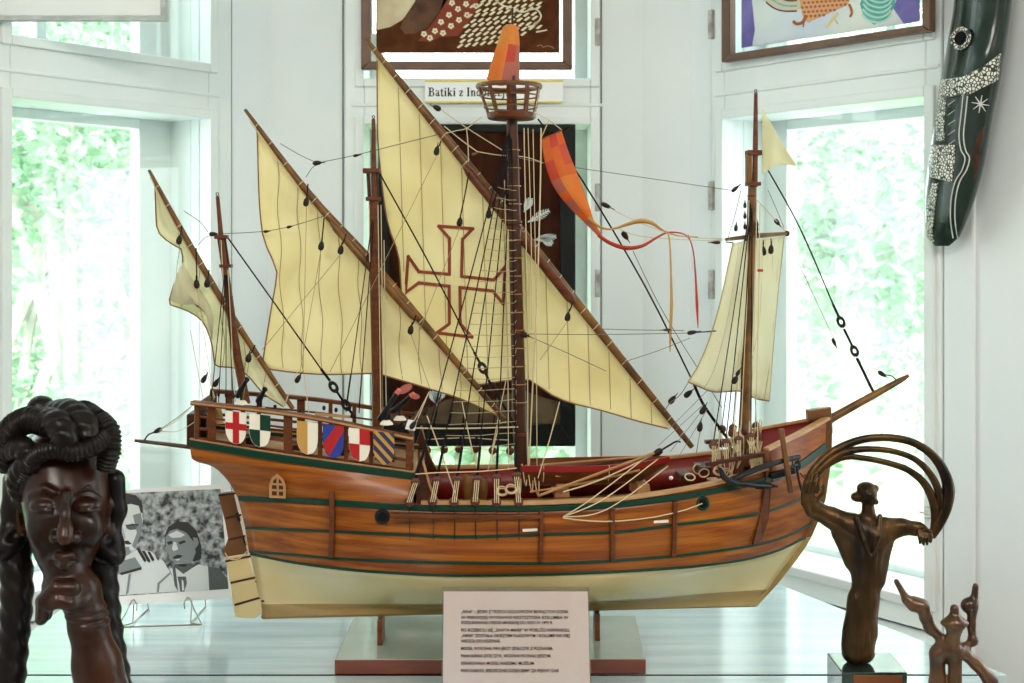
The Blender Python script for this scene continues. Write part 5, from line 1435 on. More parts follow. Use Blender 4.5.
# ------------------------------------------------------------------ blocks and ropes
def block(x, y, yl, ang=90, L=9.0, w=5.0, strop=True, m='block'):
    """pear-shaped pulley block, ang measured in the ship's side view"""
    c = S(x, y, yl); a = math.radians(ang)
    R_ = Matrix.Rotation(math.pi / 2 - a, 3, 'Y')
    l = L / 640
    o = MB().lathe([(.0004, -l * .5), (w / 1280 * .8, -l * .38), (w / 1280, -l * .1), (w / 1280 * .8, l * .25), (.0009, l * .55), (.0006, l * .9)], c, 10, M=R_, sy=.75).build('block', M[m], ship)
    return o
def heart(x, y, yl, ang, L=11.0):
    c = S(x, y, yl); a = math.radians(ang); R_ = Matrix.Rotation(math.pi / 2 - a, 3, 'Y') @ RX
    o = MB().torus(c, .0048, .0022, R_ @ Matrix(((1, 0, 0), (0, 1.35, 0), (0, 0, 1))) if False else Matrix.Rotation(math.pi / 2 - a, 3, 'Y') @ Matrix(((1, 0, 0), (0, 0, .8), (0, 1.5, 0))), 18, 6).build('stay_heart', M['block'], ship)
    return o
# stays
line('stay', [(228, 238, 0), (280, 311, .0), (321, 369, -.004)], .0012, 'blackrope'); heart(333.5, 387, -.004, -56); heart(346, 405, -.004, -56)
line('stay_lanyard', [(321, 369, -.004), (330, 381, -.004)], .0022, 'blackrope'); line('stay_lanyard', [(337, 392, -.004), (343, 401, -.004)], .0020, 'blackrope'); line('stay_lanyard', [(348, 408, -.004), (355, 418, -.004)], .0022, 'blackrope')
line('stay', [(380, 174, 0), (430, 265, -.008), (474, 352, -.012)], .0012, 'blackrope'); heart(482.5, 368, -.012, -62); heart(493, 388, -.012, -62)
line('stay_lanyard', [(474, 352, -.012), (480, 363, -.012)], .0020, 'blackrope'); line('stay_lanyard', [(485.5, 373, -.012), (490.5, 384, -.012)], .0022, 'blackrope'); line('stay_lanyard', [(496, 393, -.012), (516, 427, -.010)], .0020, 'blackrope')
line('stay', [(538, 119, 0), (582, 180, 0), (645, 286, 0), (694, 384, 0)], .0014, 'blackrope'); line('stay_lanyard', [(694, 384, 0), (705, 407, 0), (731, 443, 0)], .0024, 'blackrope')
line('stay', [(768, 170, 0), (800, 228, 0.002), (833, 304, .005)], .0013, 'blackrope'); heart(841, 322, .005, -62, 12); heart(854.5, 351, .005, -62, 12)
line('stay_lanyard', [(833, 304, .005), (838.5, 316, .005)], .0022, 'blackrope'); line('stay_lanyard', [(844, 329, .005), (852, 345, .005)], .0022, 'blackrope'); line('stay_lanyard', [(857, 358, .005), (873, 391, .005)], .0026, 'blackrope')
line('bowline', [(787, 238, .085), (834, 339, .03)], .0006); block(834, 342, .03, -65, 9, 4); line('bowline', [(835, 345, .03), (860, 361, .02), (880, 372, .006)], .0006, 'rope'); block(882, 374, .006, -35, 10, 5); line('bowline', [(885, 375, .006), (892, 376, .006), (897, 381, .006)], .0011, 'blackrope')
# long lines between the mast heads
line('lift', [(184, 211, .012), (200, 222, .008), (208, 232, .0)], .0006); block(213, 234, 0, 0, 8, 4.5)
line('lift', [(218, 234, 0), (262, 231.5, .008), (292, 226, .01), (326, 215.5, .012)], .0006); block(266, 231.5, .008, 5, 5, 3); block(289, 227, .01, 15, 5, 3)
line('lift', [(198, 245, .012), (206, 237, .004), (213, 236, 0)], .0006)
line('lift', [(280, 143.5, .014), (300, 155, .008), (313, 161, 0)], .0006); block(317, 163, 0, 5, 9, 5)
line('lift', [(322, 162, 0), (356, 155, .004), (400, 144, .012), (438, 134.5, .014)], .0007); block(356, 155.5, .004, 10, 6, 3); line('lift', [(306, 177, .014), (312, 168, .0), (317, 165, 0)], .0006)
line('crowfoot', [(440, 109, .004), (467, 128, .0), (502, 150, 0)], .0008, 'rope'); block(437, 108, .004, 155, 9, 6)
line('crowfoot', [(444, 126, .014), (460, 139, .01), (477, 151.5, .006)], .0009, 'rope'); line('crowfoot', [(466.5, 128, 0), (468, 145, .008), (468.5, 162, .012)], .0009, 'rope')
line('crowfoot', [(444, 134, .014), (455, 131, .006), (467, 128, 0), (481, 117, 0)], .0008, 'rope'); line('crowfoot', [(477, 151.5, .004), (498, 155, .002), (525, 157, 0), (543, 163, -.004)], .0008, 'rope')
block(474, 154, .004, 20, 5, 3, m='yard')
line('topmast_line', [(516, 157, 0), (545, 163, 0), (640, 177, 0), (733, 190.5, 0)], .0006); block(735, 189, 0, 40, 9, 4)
line('brace', [(603, 203, .02), (612, 209, .015), (638, 222, .0), (680, 236, -.03), (728, 239, -.05)], .0006, 'rope'); block(606, 205.5, .018, -25, 11, 5)
line('brace', [(619, 229, .02), (640, 236, .0), (690, 240, -.02), (730, 240, -.05)], .0006, 'rope'); block(625, 235.5, .018, -55, 10, 6); block(716, 242.5, -.045, 180, 9, 3.5)
line('brace', [(726, 242, -.05), (733, 242.5, -.05)], .0010, 'blackrope')
line('sheet', [(603, 329, .012), (640, 330, .0), (684, 330.5, -.06)], .0006); block(667, 330, -.02, 180, 8, 3); line('sheet', [(526, 334, -.012), (600, 334.5, -.03), (694, 333, -.08)], .0006); block(692, 332.5, -.08, 8, 10, 4.5)
line('sheet', [(696, 332.5, -.08), (716, 331, -.08)], .0010, 'blackrope'); line('sheet', [(528, 336, -.012), (565, 352, -.02), (606, 371, -.02)], .0006); block(525, 335, -.012, -20, 9, 6)
line('sheet', [(624, 362, .0), (660, 350, -.03), (690, 338, -.07)], .0005)
line('tack', [(633, 251, 0), (662, 310, 0), (700, 372, 0), (722, 408, 0)], .0007)
for (x, y0, y1, r) in ((504.5, 180, 470, .0007), (524, 128, 468, .0009), (528, 128, 330, .0007), (533, 129, 470, .0007)):
    line('halyard', [(x, y0, -.012), (x + 3, (y0 + y1) / 2, -.013), (x + 4, y1, -.016)], r, 'rope')
line('halyard', [(541, 128, -.014), (540.5, 180, -.014), (537, 300, -.014), (532, 400, -.014), (529, 470, -.016)], .0012, 'rope')
for (x, y0, y1, yl) in ((221, 240, 300, -.008), (228, 270, 402, -.008), (378, 205, 420, -.011), (381, 205, 300, -.011), (384, 240, 424, -.011), (369, 205, 262, -.01)):
    line('halyard', [(x, y0, yl), (x + (8 if x < 300 else 2) * (y1 - y0) / 150, y1, yl)], .0007, 'rope')
for (x, y0, x1, y1) in ((749, 200, 740, 452), (757, 200, 749, 455), (760, 205, 754, 460), (744, 240, 733, 450)):
    line('halyard', [(x, y0, -.012), ((x + x1) / 2 + 1, (y0 + y1) / 2, -.016), (x1, y1, -.018)], .0007, 'rope')
line('fore_lift', [(768, 190, 0), (776, 208, .03), (784, 228, .08)], .0006); line('fore_lift', [(757, 200, 0), (772, 216, .03), (785, 231, .08)], .0008, 'rope'); block(777, 222, .05, -50, 8, 5)
line('fore_lift', [(741, 190, -.01), (735, 215, -.03), (728, 238, -.05)], .0006); block(736, 228, -.03, 85, 7, 4)
for (x, y, a) in ((763.5, 251, 95), (771, 249.5, 85)): block(x, y, .03, a, 10, 6); line('strop', [(x, y - 5, .03), (x, y - 11, .032)], .0009, 'blackrope')
for (x, y0, y1) in ((749, 196, 236), (757, 222, 236), (745, 200, 232)): 
    for k in range(3): block(x, y0 + (y1 - y0) * (k + .5) / 3, -.008, 90, 6, 3.5)
# brails with hanging blocks on the three lateen yards
for (x0, y0, x1, y1, yl) in ((441, 141, 437, 151, .006), (308, 184, 306.5, 202, .002), (469, 172, 460, 222, -.002), (496, 195, 489, 214, -.004), (324, 218, 321.5, 246, .004), (346, 234, 341, 250, .004),
                         (416, 315, 411, 330, .002), (573, 301, 568, 317, .006), (182, 226, 179.5, 240, .004), (196, 248, 197, 284, .002), (209, 270, 207.5, 283, .002), (255, 345, 249, 358, .002)):
    line('strop', [(x0, y0, yl), ((x0 + x1) / 2, (y0 + y1) / 2, yl - .004), (x1, y1 - 4, yl - .006)], .0011, 'blackrope')
    block(x1 - .3, y1, yl - .006, 80 if x1 < x0 else 95, 9.5, 6)
for (x0, y0, x1, y1) in ((411, 334, 430, 389), (306.5, 206, 303, 372), (460, 227, 420, 330), (437, 155, 330, 372), (568, 321, 540, 360), (321, 250, 300, 372), (341, 254, 262, 350), (249, 362, 243, 400), (197, 289, 214, 400)):
    line('brail', [(x0, y0, -.002), ((x0 + x1) / 2, (y0 + y1) / 2, -.012), (x1, y1, -.008)], .0005, 'seam' if x0 > 240 else 'rope')
M_ = None
# quarterdeck tackles
for (x0, y0, x1, y1, bx, by) in ((297, 372, 283, 409, 298, 379), (304, 374, 309, 414, None, None), (429, 392, 409, 431, 425, 412), (190, 330, 203, 398, 204, 379), (206, 370, 215, 398, 216, 383)):
    line('tackle', [(x0, y0, -.04), (x1, y1, -.06)], .0007, 'rope')
    if bx: block(bx, by, -.045, 60, 9, 5)
line('tackle', [(427, 416, -.10), (440, 450, -.13), (455, 493, -.15)], .0009, 'rope'); line('tackle', [(462, 402, -.01), (470, 440, -.08), (478, 472, -.1)], .0008, 'rope')
line('tackle', [(410, 428, -.12), (460, 428.5, -.05), (518, 427, -.01)], .0012, 'rope'); block(489, 425.5, -.02, 8, 11, 5); line('tackle', [(494, 424.5, -.02), (506, 422, -.01)], .0009, 'rope')
line('tackle', [(559.5, 402, .0), (550, 438, -.03), (538, 478, -.05)], .0009, 'rope'); line('tackle', [(500, 420, -.02), (488, 470, -.05)], .0008, 'rope'); line('tackle', [(506, 380, -.012), (492, 450, -.02)], .0008, 'rope')
line('tackle', [(429, 392, -.06), (415, 425, -.09), (411, 431, -.10)], .0008, 'rope')
# boomkin tackle
line('boomkin_line', [(158, 431, -.01), (176, 421, -.03), (192, 406, -.06)], .0006, 'rope'); line('boomkin_line', [(158, 431, -.01), (178, 431, -.04), (196, 421, -.075)], .0006, 'rope'); line('boomkin_line', [(160, 429.5, -.01), (178, 417, -.02), (193, 405, -.04)], .0006)
block(158, 430.5, -.01, 205, 9, 5); line('boomkin_line', [(155, 432, -.01), (148, 435, -.005), (144, 441, 0)], .0012, 'blackrope')
# tackle of the main yard foot
line('yard_tackle', [(680, 442, .0), (676, 441.5, -.02), (668, 446, -.04), (660, 451, -.05)], .0016, 'blackrope'); block(657.5, 452.5, -.05, 210, 12, 7)
line('yard_tackle', [(653, 455, -.05), (600, 480, -.08), (563, 492, -.12)], .0012, 'rope')
for (x0, y0, x1, y1) in ((704, 404, 658, 446), (704, 408, 670, 452), (708, 408, 678, 458), (712, 386, 668, 430)):
    line('fore_tackle', [(x0, y0, -.02), (x1, y1, -.06)], .0005)
for (x, y, a) in ((703, 410, 60), (700, 427, 80), (688, 394, 40), (672, 400, 50)): block(x, y, -.03, a, 10, 6)
line('fore_tackle', [(700, 432, -.03), (696, 455, -.05)], .0007); line('fore_tackle', [(688, 383, -.1), (680, 395, -.1), (670, 403, -.08), (664, 412, -.07)], .0007); block(735, 380, -.05, 60, 9, 6); block(738, 373, -.05, 60, 7, 4)
# near-side lines hanging outboard
line('outboard_line', [(563, 517, -.165), (590, 500, -.16), (640, 462, -.08)], .0009, 'rope'); line('outboard_line', [(563, 517, -.165), (604, 499, -.16), (658, 459, -.08)], .0009, 'rope')
line('outboard_line', [(563, 517, -.165), (595, 514, -.165), (624, 499, -.16), (668, 466, -.08)], .0009, 'rope'); line('outboard_line', [(563, 518, -.165), (590, 521, -.165), (620, 521, -.16), (655, 517, -.155), (685, 510, -.142), (702, 503.5, -.133)], .0009, 'rope')
# boat lashed on deck
bt_ = thing('ship_boat', '', '', (0, 0, 0)); del bt_['label']; del bt_['category']; bt_.parent = ship; OFFSET['ship_boat'] = Vector()
x0, x1 = S(520, 470, 0).x, S(669, 458, 0).x
zg = S(600, 466, -.04).z
rows = []
for i in range(22):
    u = i / 21; x = x0 + (x1 - x0) * u
    bw = .040 * (1 - max(0, (u - .45) / .55) ** 2.2) * (0.78 + .22 * min(1, u / .3)) + .0008
    dz = .012 * max(0, u - .4) ** 2 * 1.6
    kz = -.034 + .030 * max(0, (u - .72) / .28) ** 2
    r = []
    for k in range(13):
        a = math.pi * k / 12; y = -bw * math.cos(a); s_ = math.sin(a) ** .7
        r.append(Vector((x, y, zg + dz + (kz) * s_)))
    rows.append(r)
mb = MB().grid(rows); mb.add(rows[0], [tuple(range(13))]); mb.build('boat_hull', M['brown'], bt_, angle=50, thick=.0015)
for sgn in (0, 12):
    MB().ribbon([r[sgn] + Vector((0, -.0010 if sgn == 0 else .0010, -.004)) for r in rows], .0025, .0095, side_up).build('boat_strake', M['boatred'], bt_)
for i in (5, 10, 15):
    MB().bar(rows[i][1] + Vector((0, 0, -.002)), rows[i][11] + Vector((0, 0, -.002)), .008, .002).build('thwart', M['tan'], bt_)
MB().tube([rows[0][6] + Vector((-.002, 0, .002))] + [r[6] - Vector((0, 0, .001)) for r in rows], .0022, 6).build('boat_keel', M['yard'], bt_)
for x in (560, 640):
    c = S(x, 487, 0); MB().prism([Vector((c.x - .012, -.035, c.z - .010)), Vector((c.x + .012, -.035, c.z - .010)), Vector((c.x + .009, -.035, c.z + .010)), Vector((c.x - .009, -.035, c.z + .010))], (0, .07, 0)).build('boat_chock', M['tan'], ship, bevel=.001, flat=True)
for i in (3, 12):
    MB().tube([Vector((r_.x, r_.y * 1.06, r_.z + .001)) for r_ in rows[i]][::-1] , .0008, 5).build('boat_lashing', M['rope'], ship)
line('oar', [(538, 496, -.10), (600, 473, -.075), (654, 453, -.055)], .0022, 'tan', 7); line('oar', [(530, 492, -.05), (585, 483, -.05), (640, 470, -.045)], .0018, 'tan', 7); line('oar', [(540, 465, .02), (600, 460, .02), (660, 455, .02)], .0018, 'tan', 7)
# pump, barrels, coils in the waist
for (x, y) in ((468, 487), (482, 489)):
    c = S(x, y, -.03); MB().lathe([(.007, -.02), (.0085, -.01), (.0092, 0), (.0085, .010), (.007, .018), (.001, .018)], c, 14).build('barrel', M['yard'], ship)
for (x, y, yl) in ((511, 490, -.06), (502, 492, -.05), (719, 472, -.05), (727, 474, -.05)):
    for k in range(2): MB().torus(S(x, y - k * 1.5, yl), .0085 - .001 * k, .0012, Matrix.Rotation(.5 + k * .3, 3, 'X'), 18, 5).build('rope_coil', M['rope'], ship)
for (x, y) in ((522, 478), (528, 484), (516, 486), (534, 488)):
    line('rope_hank', [(x, y - 14, -.03), (x + 2, y, -.035), (x + 4, y + 8, -.03), (x + 5, y - 4, -.028), (x + 4, y - 13, -.028)], .0009, 'rope')
rnd = random.Random(9)
for k in range(16):
    x = 716 + 46 * rnd.random(); y0 = 418 + 22 * rnd.random(); L_ = 30 + 26 * rnd.random(); yl = -.10 + .09 * rnd.random()
    line('rope_hank', [(x, y0, yl), (x + rnd.uniform(-4, 4), y0 + L_ * .6, yl), (x + rnd.uniform(-6, 6), min(484, y0 + L_), yl), (x + rnd.uniform(-8, 2), y0 + L_ * .5, yl + .01)], .0009, 'rope')
for k, (x, y) in enumerate(((732, 432), (739, 438), (745, 430), (752, 440), (758, 436), (730, 452), (748, 455))):
    block(x, y, -.06, 85, 11, 8, m='rope' if k in (1, 3) else 'deadeye')
for (x, y, yl) in ((690, 474, -.08), (704, 470, -.08), (712, 476, -.07), (698, 466, .02)):
    MB().torus(S(x, y + 3, yl), .0075, .0012, Matrix.Rotation(.7 + x * .1, 3, 'X') @ Matrix.Rotation(x * .3, 3, 'Z'), 18, 5).build('rope_coil', M['rope'], ship)
MB().ball(S(671, 478, -.05), .0034, 10).build('white_ball', M['paper'], ship)
for (x, y) in ((684, 476), (702, 468)): c = S(x, y, .02); MB().box(c, (.020, .05, .011)).build('deck_fitting', M['darkwood'], ship, bevel=.002)
# rail stanchions far side in the bow
# swivel guns
def gun(x0, y0, x1, y1, yl, tip):
    g = thing('swivel_gun', '', '', (0, 0, 0)); del g['label']; del g['category']; g.parent = ship; OFFSET[g.name] = Vector()
    a, b = S(x0, y0, yl), S(x1, y1, yl - .02)
    P = [a.lerp(b, f) for f in (0, .04, .1, .5, .52, .92, .95, 1.0)]
    MB().tube(P, [.0018, .0046, .0048, .0042, .0036, .0032, .0042, .0042], 12).build('barrel', M['iron'], g)
    c = a.lerp(b, .42)
    MB().tube([c, c - Vector((0, 0, .018))], [.0022, .0018], 8).build('yoke', M['iron'], g)
    MB().lathe([(.010, -.0225), (.0095, -.0205), (.006, -.0165), (.003, -.016)], c, 16).build('gun_base', M['offwhite'], g)
    if tip: MB().tube([b, b + (b - a).normalized() * .007], [.0038, .0032], 10).build('muzzle_plug', M['pink'], g)
gun(379, 421, 397, 393, -.09, True); gun(392, 412, 411, 396, -.02, True)
gun(237, 397, 247, 379, -.05, False); gun(258, 402, 265, 389, -.02, False)
for (x, y) in ((324, 408), (336, 410), (352, 416), (300, 411), (402, 424), (275, 407)):
    MB().ball(S(x, y, -.05), (.0028, .0028, .004), 8).build('belaying_pin', M['block'], ship)
MB().bar(S(315, 414, -.05), S(350, 417, -.05), .004, .004).build('pin_rack', M['tan'], ship)
MB().prism([S(x, y, -.122) for x, y in ((405, 429), (415, 431), (417, 421), (408, 419.5))], (0, .001, 0)).build('deck_card', M['paper'], ship, flat=True)
block(413, 425, -.125, 55, 9, 5)

# anchor at the bow
an = thing('anchor', '', '', (0, 0, 0)); del an['label']; del an['category']; an.parent = ship; OFFSET['anchor'] = Vector()
sh_ = [S(799, 457, -.085), S(780, 461.5, -.112), S(757, 469, -.126), S(731, 480, -.142)]
MB().tube(smooth_path(sh_, 9), [.0040] * 4 + [.0046] * 6, 8).build('shank', M['iron'], an)
MB().tube(smooth_path([S(721, 469.5, -.145), S(724, 477, -.147), S(733, 482, -.146), (S(752, 485, -.138)), S(777, 486.5, -.118)], 12), [.0022, .0034, .0042, .0046, .0048, .0048, .0046, .0044, .0042, .0038, .0032, .0026, .0022][:13], 8).build('arms', M['iron'], an)
MB().prism([S(x, y, -.122) for x, y in ((755, 481.5), (768, 482), (777.5, 486), (768, 489), (755, 489))], (0, -.003, 0)).build('fluke', M['iron'], an, bevel=.0006)
MB().prism([S(x, y, -.15) for x, y in ((719, 467), (722, 468.5), (727, 477), (724, 479), (720, 473))], (0, .012, 0)).build('fluke', M['iron'], an, bevel=.0006)
MB().bar(S(781, 428.5, -.11), S(791, 493, -.115), .0075, .0085, up=(0, 1, 0)).build('stock', M['stem'], an, bevel=.0015)
MB().torus(S(796, 463, -.088), .0055, .0012, Matrix.Rotation(math.radians(80), 3, 'X'), 16, 6).build('anchor_ring', M['iron'], an)
line('anchor_cable', [(797, 467, -.088), (798.5, 478, -.088), (801.5, 490, -.086)], .0022, 'block', 6); line('anchor_cable', [(802, 490, -.086), (806, 481, -.07), (800, 473, -.075)], .0009, 'blackrope')
line('anchor_cable', [(804, 475, -.05), (810, 478, -.05), (806, 484, -.06), (801, 491, -.08)], .0009, 'blackrope')
MB().bar(S(770, 476, -.09), S(795, 470, -.09), .012, .010).build('cathead', M['iron'], ship, bevel=.002)

# ------------------------------------------------------------------ plinth with its two cradles
pz = TZ + .0225
pln = thing('display_plinth', 'low red-brown board with two brown uprights, under the model ship', 'stand', (-.03, .012, TZ))
mb = MB(); mb.prism([(-.263, -.103, TZ + .0005), (.199, -.100, TZ + .0005), (.205, .127, TZ + .0005), (-.262, .124, TZ + .0005)], (0, 0, .0215))
mb.build('board', [M['board']], pln, bevel=.0015, flat=True)
M['sheet'] = mat('pale_green_sheet', (0.40, 0.47, 0.40), 0.18, color2=(0.33, 0.40, 0.34), nscale=12, bump=.2, bscale=40, coat=.8)
mb = MB(); mb.prism([(-.2615, -.1015, TZ + .022), (.1975, -.0985, TZ + .022), (.2035, .1255, TZ + .022), (-.2605, .1225, TZ + .022)], (0, 0, .0007)); mb.build('top_sheet', M['sheet'], pln, flat=True)
for x in (382, 597):
    c = W(x, 640, 2.0)
    yc = .002 + c.x * math.tan(YAW)
    zt = SHIP_Z + (-.0024 if x < 500 else .0002)
    mb = MB().prism([Vector((c.x - .004, yc + y * .42, z)) for y, z in ((-.055, pz - .0004), (.055, pz - .0004), (.050, zt), (-.050, zt))], (.008, 0, 0))
    mb.build('cradle', M['brown'], pln, bevel=.001, flat=True)
# ================================================================== NOTICE CARD
tilt = math.radians(8)
B = Board(Plane((0, -.235, TZ + .075), (0, -math.cos(tilt), math.sin(tilt))))
t = thing('notice_card', 'pinkish printed notice in a clear upright holder before the model ship', 'sign', (W(516, 690, 1.77).x, -.235, TZ))
# the bottom of the card stands on the front table
def atz(px, z, off=0):
    p = B.P.at(px, 600, off); q = B.P.at(px, 680, off); f = (z - p.z) / (q.z - p.z); return p.lerp(q, f)
c0, c1 = atz(443, TZ + .002), atz(590.5, TZ + .002)
c0.x = B.P.at(443, 640).x; c1.x = B.P.at(590, 640).x
d0, d1 = B.P.at(443.5, 591.5), B.P.at(587.5, 591.5)
d0.x, d1.x = B.P.at(443.7, 610).x, B.P.at(587.8, 610).x
MB().prism([c0, c1, d1, d0], -B.P.n * .0006).build('card', M['pinkpaper'], t, flat=True)
e = Vector((.002, 0, 0)); up_ = (d0 - c0).normalized() * .006
mb = MB(); mb.prism([c0 - e + B.P.n * .0008, c1 + e + B.P.n * .0008, d1 + e + up_ + B.P.n * .0008, d0 - e + up_ + B.P.n * .0008], B.P.n * .001)
mb.prism([c0 - e - B.P.n * .0012, c1 + e - B.P.n * .0012, d1 + e + up_ - B.P.n * .0012, d0 - e + up_ - B.P.n * .0012], -B.P.n * .001)
mb.prism([Vector((c0.x, c0.y, TZ + .001)), Vector((c1.x, c1.y, TZ + .001)), Vector((c1.x, c1.y + .06, TZ + .001)), Vector((c0.x, c0.y + .06, TZ + .001))], (0, 0, .002))
mb.build('clear_holder', M['plastic'], t, flat=True)
yd = (d0 - c0).normalized(); yd = Vector((0, yd.y, yd.z)).normalized()
xl, xr = B.P.at(461, 620).x, B.P.at(570.5, 620).x
txt = [(613.2, '\u201eNINA\u201d \u2013 JEDEN Z TRZECH \u017bAGLOWC\u00d3W BIOR\u0104CYCH UDZIA\u0141', 109), (619.0, 'W PIERWSZEJ WYPRAWIE KRZYSZTOFA KOLUMBA W', 109), (624.2, 'POSZUKIWANIU DROGI MORSKIEJ DO INDII W 1492 R.', 93),
       (631.6, 'PO ROZBICIU SI\u0118 \u201eSANTA MARII\u201d W POBLI\u017bU HISPANIOLI,', 110), (637.2, '\u201eNINA\u201d ZOSTA\u0141A OKR\u0118TEM FLAGOWYM I KOLUMB NA NIEJ', 110), (642.6, 'WR\u00d3CI\u0141 DO HISZPANII.', 40),
       (650.0, 'MODEL WYKONA\u0141 PAN JERZY ZI\u00d3\u0141CZYK Z POZNANIA.', 93), (657.4, 'PANI SABINA ZI\u00d3\u0141CZYK, WDOWA PO PANU JERZYM,', 91), (664.8, 'OFIAROWA\u0141A MODEL NASZEMU MUZEUM.', 74.5), (672.2, 'PANI SABINO, SERDECZNIE DZI\u0118KUJEMY ZA PI\u0118KNY DAR', 99)]
for y, s_, w in txt:
    p = B.P.at(461, y, .0010); p.x = xl
    o = lettering(s_, p, .0060, t, M['ink'], ydir=yd, bold=.00006)
    bpy.context.view_layer.update()
    want = w / F * 1.745; have = o.dimensions.x
    o.scale = (want / max(have, 1e-6), 1, 1)

# ================================================================== BLACK AND WHITE PHOTOGRAPH ON ITS WIRE EASEL
pc = W(160, 545, 2.17)
ph_n = Vector((.10, -1, .22)).normalized()
B = Board(Plane(pc, ph_n))
M['photogrey'] = mat('photo_foliage', (0.012, 0.015, 0.016), 0.35, color2=(0.50, 0.55, 0.57), nscale=95)
M['g1'] = mat('photo_black', (0.015, 0.017, 0.018), 0.3); M['g2'] = mat('photo_dark_grey', (0.085, 0.10, 0.105), 0.3); M['g3'] = mat('photo_grey', (0.22, 0.25, 0.265), 0.3)
M['g4'] = mat('photo_light_grey', (0.42, 0.46, 0.48), 0.3); M['g5'] = mat('photo_pale', (0.66, 0.70, 0.72), 0.3)
t = thing('framed_photograph', 'black and white photograph of a moustached man and a woman, leaning on a wire easel', 'photograph', (pc.x, pc.y, TZ + .02))
mb = MB(); B.poly(mb, [(82, 608), (231.5, 598), (225, 484), (82, 492)], 0, -.003); mb.build('mount', M['paper'], t, flat=True)
mb = MB(); q = .0004
def Z(pts, lay, m): B.poly(mb, [(100 + x / 4.556, 480 + y / 4.556) for x, y in pts], .0001 + q * lay, q * .9, m)
B.poly(mb, [(84, 598.5), (228.5, 588.8), (220.5, 489), (84, 495)], .0001, q * .9, 0)
# man
Z([(30, 130), (60, 70), (100, 60), (160, 70), (190, 110), (195, 190), (180, 260), (160, 320), (80, 320), (30, 280)], 1, 4)       # face
Z([(25, 140), (30, 90), (60, 66), (110, 58), (165, 70), (192, 105), (196, 150), (186, 150), (176, 118), (140, 108), (100, 118), (70, 140), (45, 118), (35, 150)], 2, 1)   # hair
Z([(36, 205), (60, 196), (86, 206), (82, 222), (50, 226), (38, 218)], 2, 2); Z([(118, 206), (150, 198), (176, 206), (170, 224), (136, 228), (120, 220)], 2, 2)
Z([(40, 200), (88, 200), (86, 206), (40, 208)], 3, 1); Z([(116, 204), (176, 200), (176, 206), (118, 210)], 3, 1)
Z([(92, 214), (104, 214), (118, 264), (100, 274), (82, 266)], 2, 5)
Z([(66, 290), (84, 276), (104, 278), (128, 276), (146, 292), (126, 294), (104, 288), (82, 296)], 3, 1)
Z([(150, 160), (186, 150), (194, 200), (180, 262), (160, 316), (146, 300), (168, 240)], 2, 3)
Z([(78, 308), (132, 304), (140, 330), (120, 352), (80, 350)], 2, 3)
Z([(-40, 400), (20, 380), (60, 350), (100, 356), (170, 318), (230, 324), (290, 370), (330, 440), (352, 508), (40, 528), (-70, 534)], 3, 4)     # jacket
Z([(20, 400), (60, 356), (110, 366), (160, 352), (192, 402), (150, 412), (90, 430), (60, 420), (24, 432)], 4, 3)
Z([(90, 424), (188, 396), (190, 408), (96, 434)], 5, 1)
Z([(54, 434), (76, 436), (84, 500), (70, 490), (58, 508), (48, 500)], 5, 2); Z([(130, 430), (142, 424), (130, 512), (118, 524)], 5, 3)
Z([(258, 512), (262, 470), (318, 420), (322, 428), (272, 474), (268, 511)], 5, 3)
for k, (x, y) in enumerate(((190, 316), (208, 328), (226, 332), (250, 338))):        # fingers on the shoulder
    Z([(x - 26 + 8 * k, y - 6), (x - 10 + 6 * k, y - 6), (x + 22, y + 50 - 10 * k), (x + 16, y + 60 - 10 * k), (x + 8, y + 52 - 10 * k)], 5, 1 if k < 3 else 2)
# woman
Z([(296, 250), (310, 214), (350, 188), (400, 192), (440, 230), (462, 300), (462, 360), (430, 372), (330, 330), (296, 300)], 1, 1)
Z([(298, 262), (318, 232), (350, 222), (394, 240), (428, 284), (436, 330), (420, 372), (392, 396), (358, 392), (320, 360), (300, 310)], 2, 3)
Z([(310, 250), (350, 230), (388, 250), (366, 262), (330, 264)], 3, 4)
Z([(304, 284), (326, 276), (334, 288), (312, 296)], 4, 1); Z([(356, 284), (384, 274), (394, 282), (364, 294)], 4, 1)
Z([(334, 282), (346, 282), (356, 316), (336, 324), (328, 314)], 3, 4)
Z([(330, 352), (352, 340), (378, 344), (364, 356), (340, 360)], 4, 1); Z([(340, 362), (366, 358), (356, 368)], 4, 4)
Z([(424, 262), (444, 264), (450, 290), (436, 312), (428, 300)], 3, 3)
Z([(340, 384), (420, 380), (428, 410), (400, 430), (350, 424), (332, 404)], 2, 2)
Z([(318, 404), (344, 400), (380, 428), (428, 396), (450, 384), (492, 394), (498, 502), (354, 512), (340, 468)], 3, 4)
Z([(352, 440), (392, 440), (396, 470), (384, 508), (366, 509), (360, 470)], 4, 2); Z([(372, 452), (380, 460), (384, 500), (374, 506)], 5, 4)
Z([(492, 394), (540, 400), (580, 450), (584, 496), (498, 502)], 2, 2)
Z([(330, 400), (344, 400), (356, 508), (340, 480)], 4, 2)
mb.build('photo_print', [M['photogrey'], M['g1'], M['g2'], M['g3'], M['g5'], M['g4']], t, flat=True)
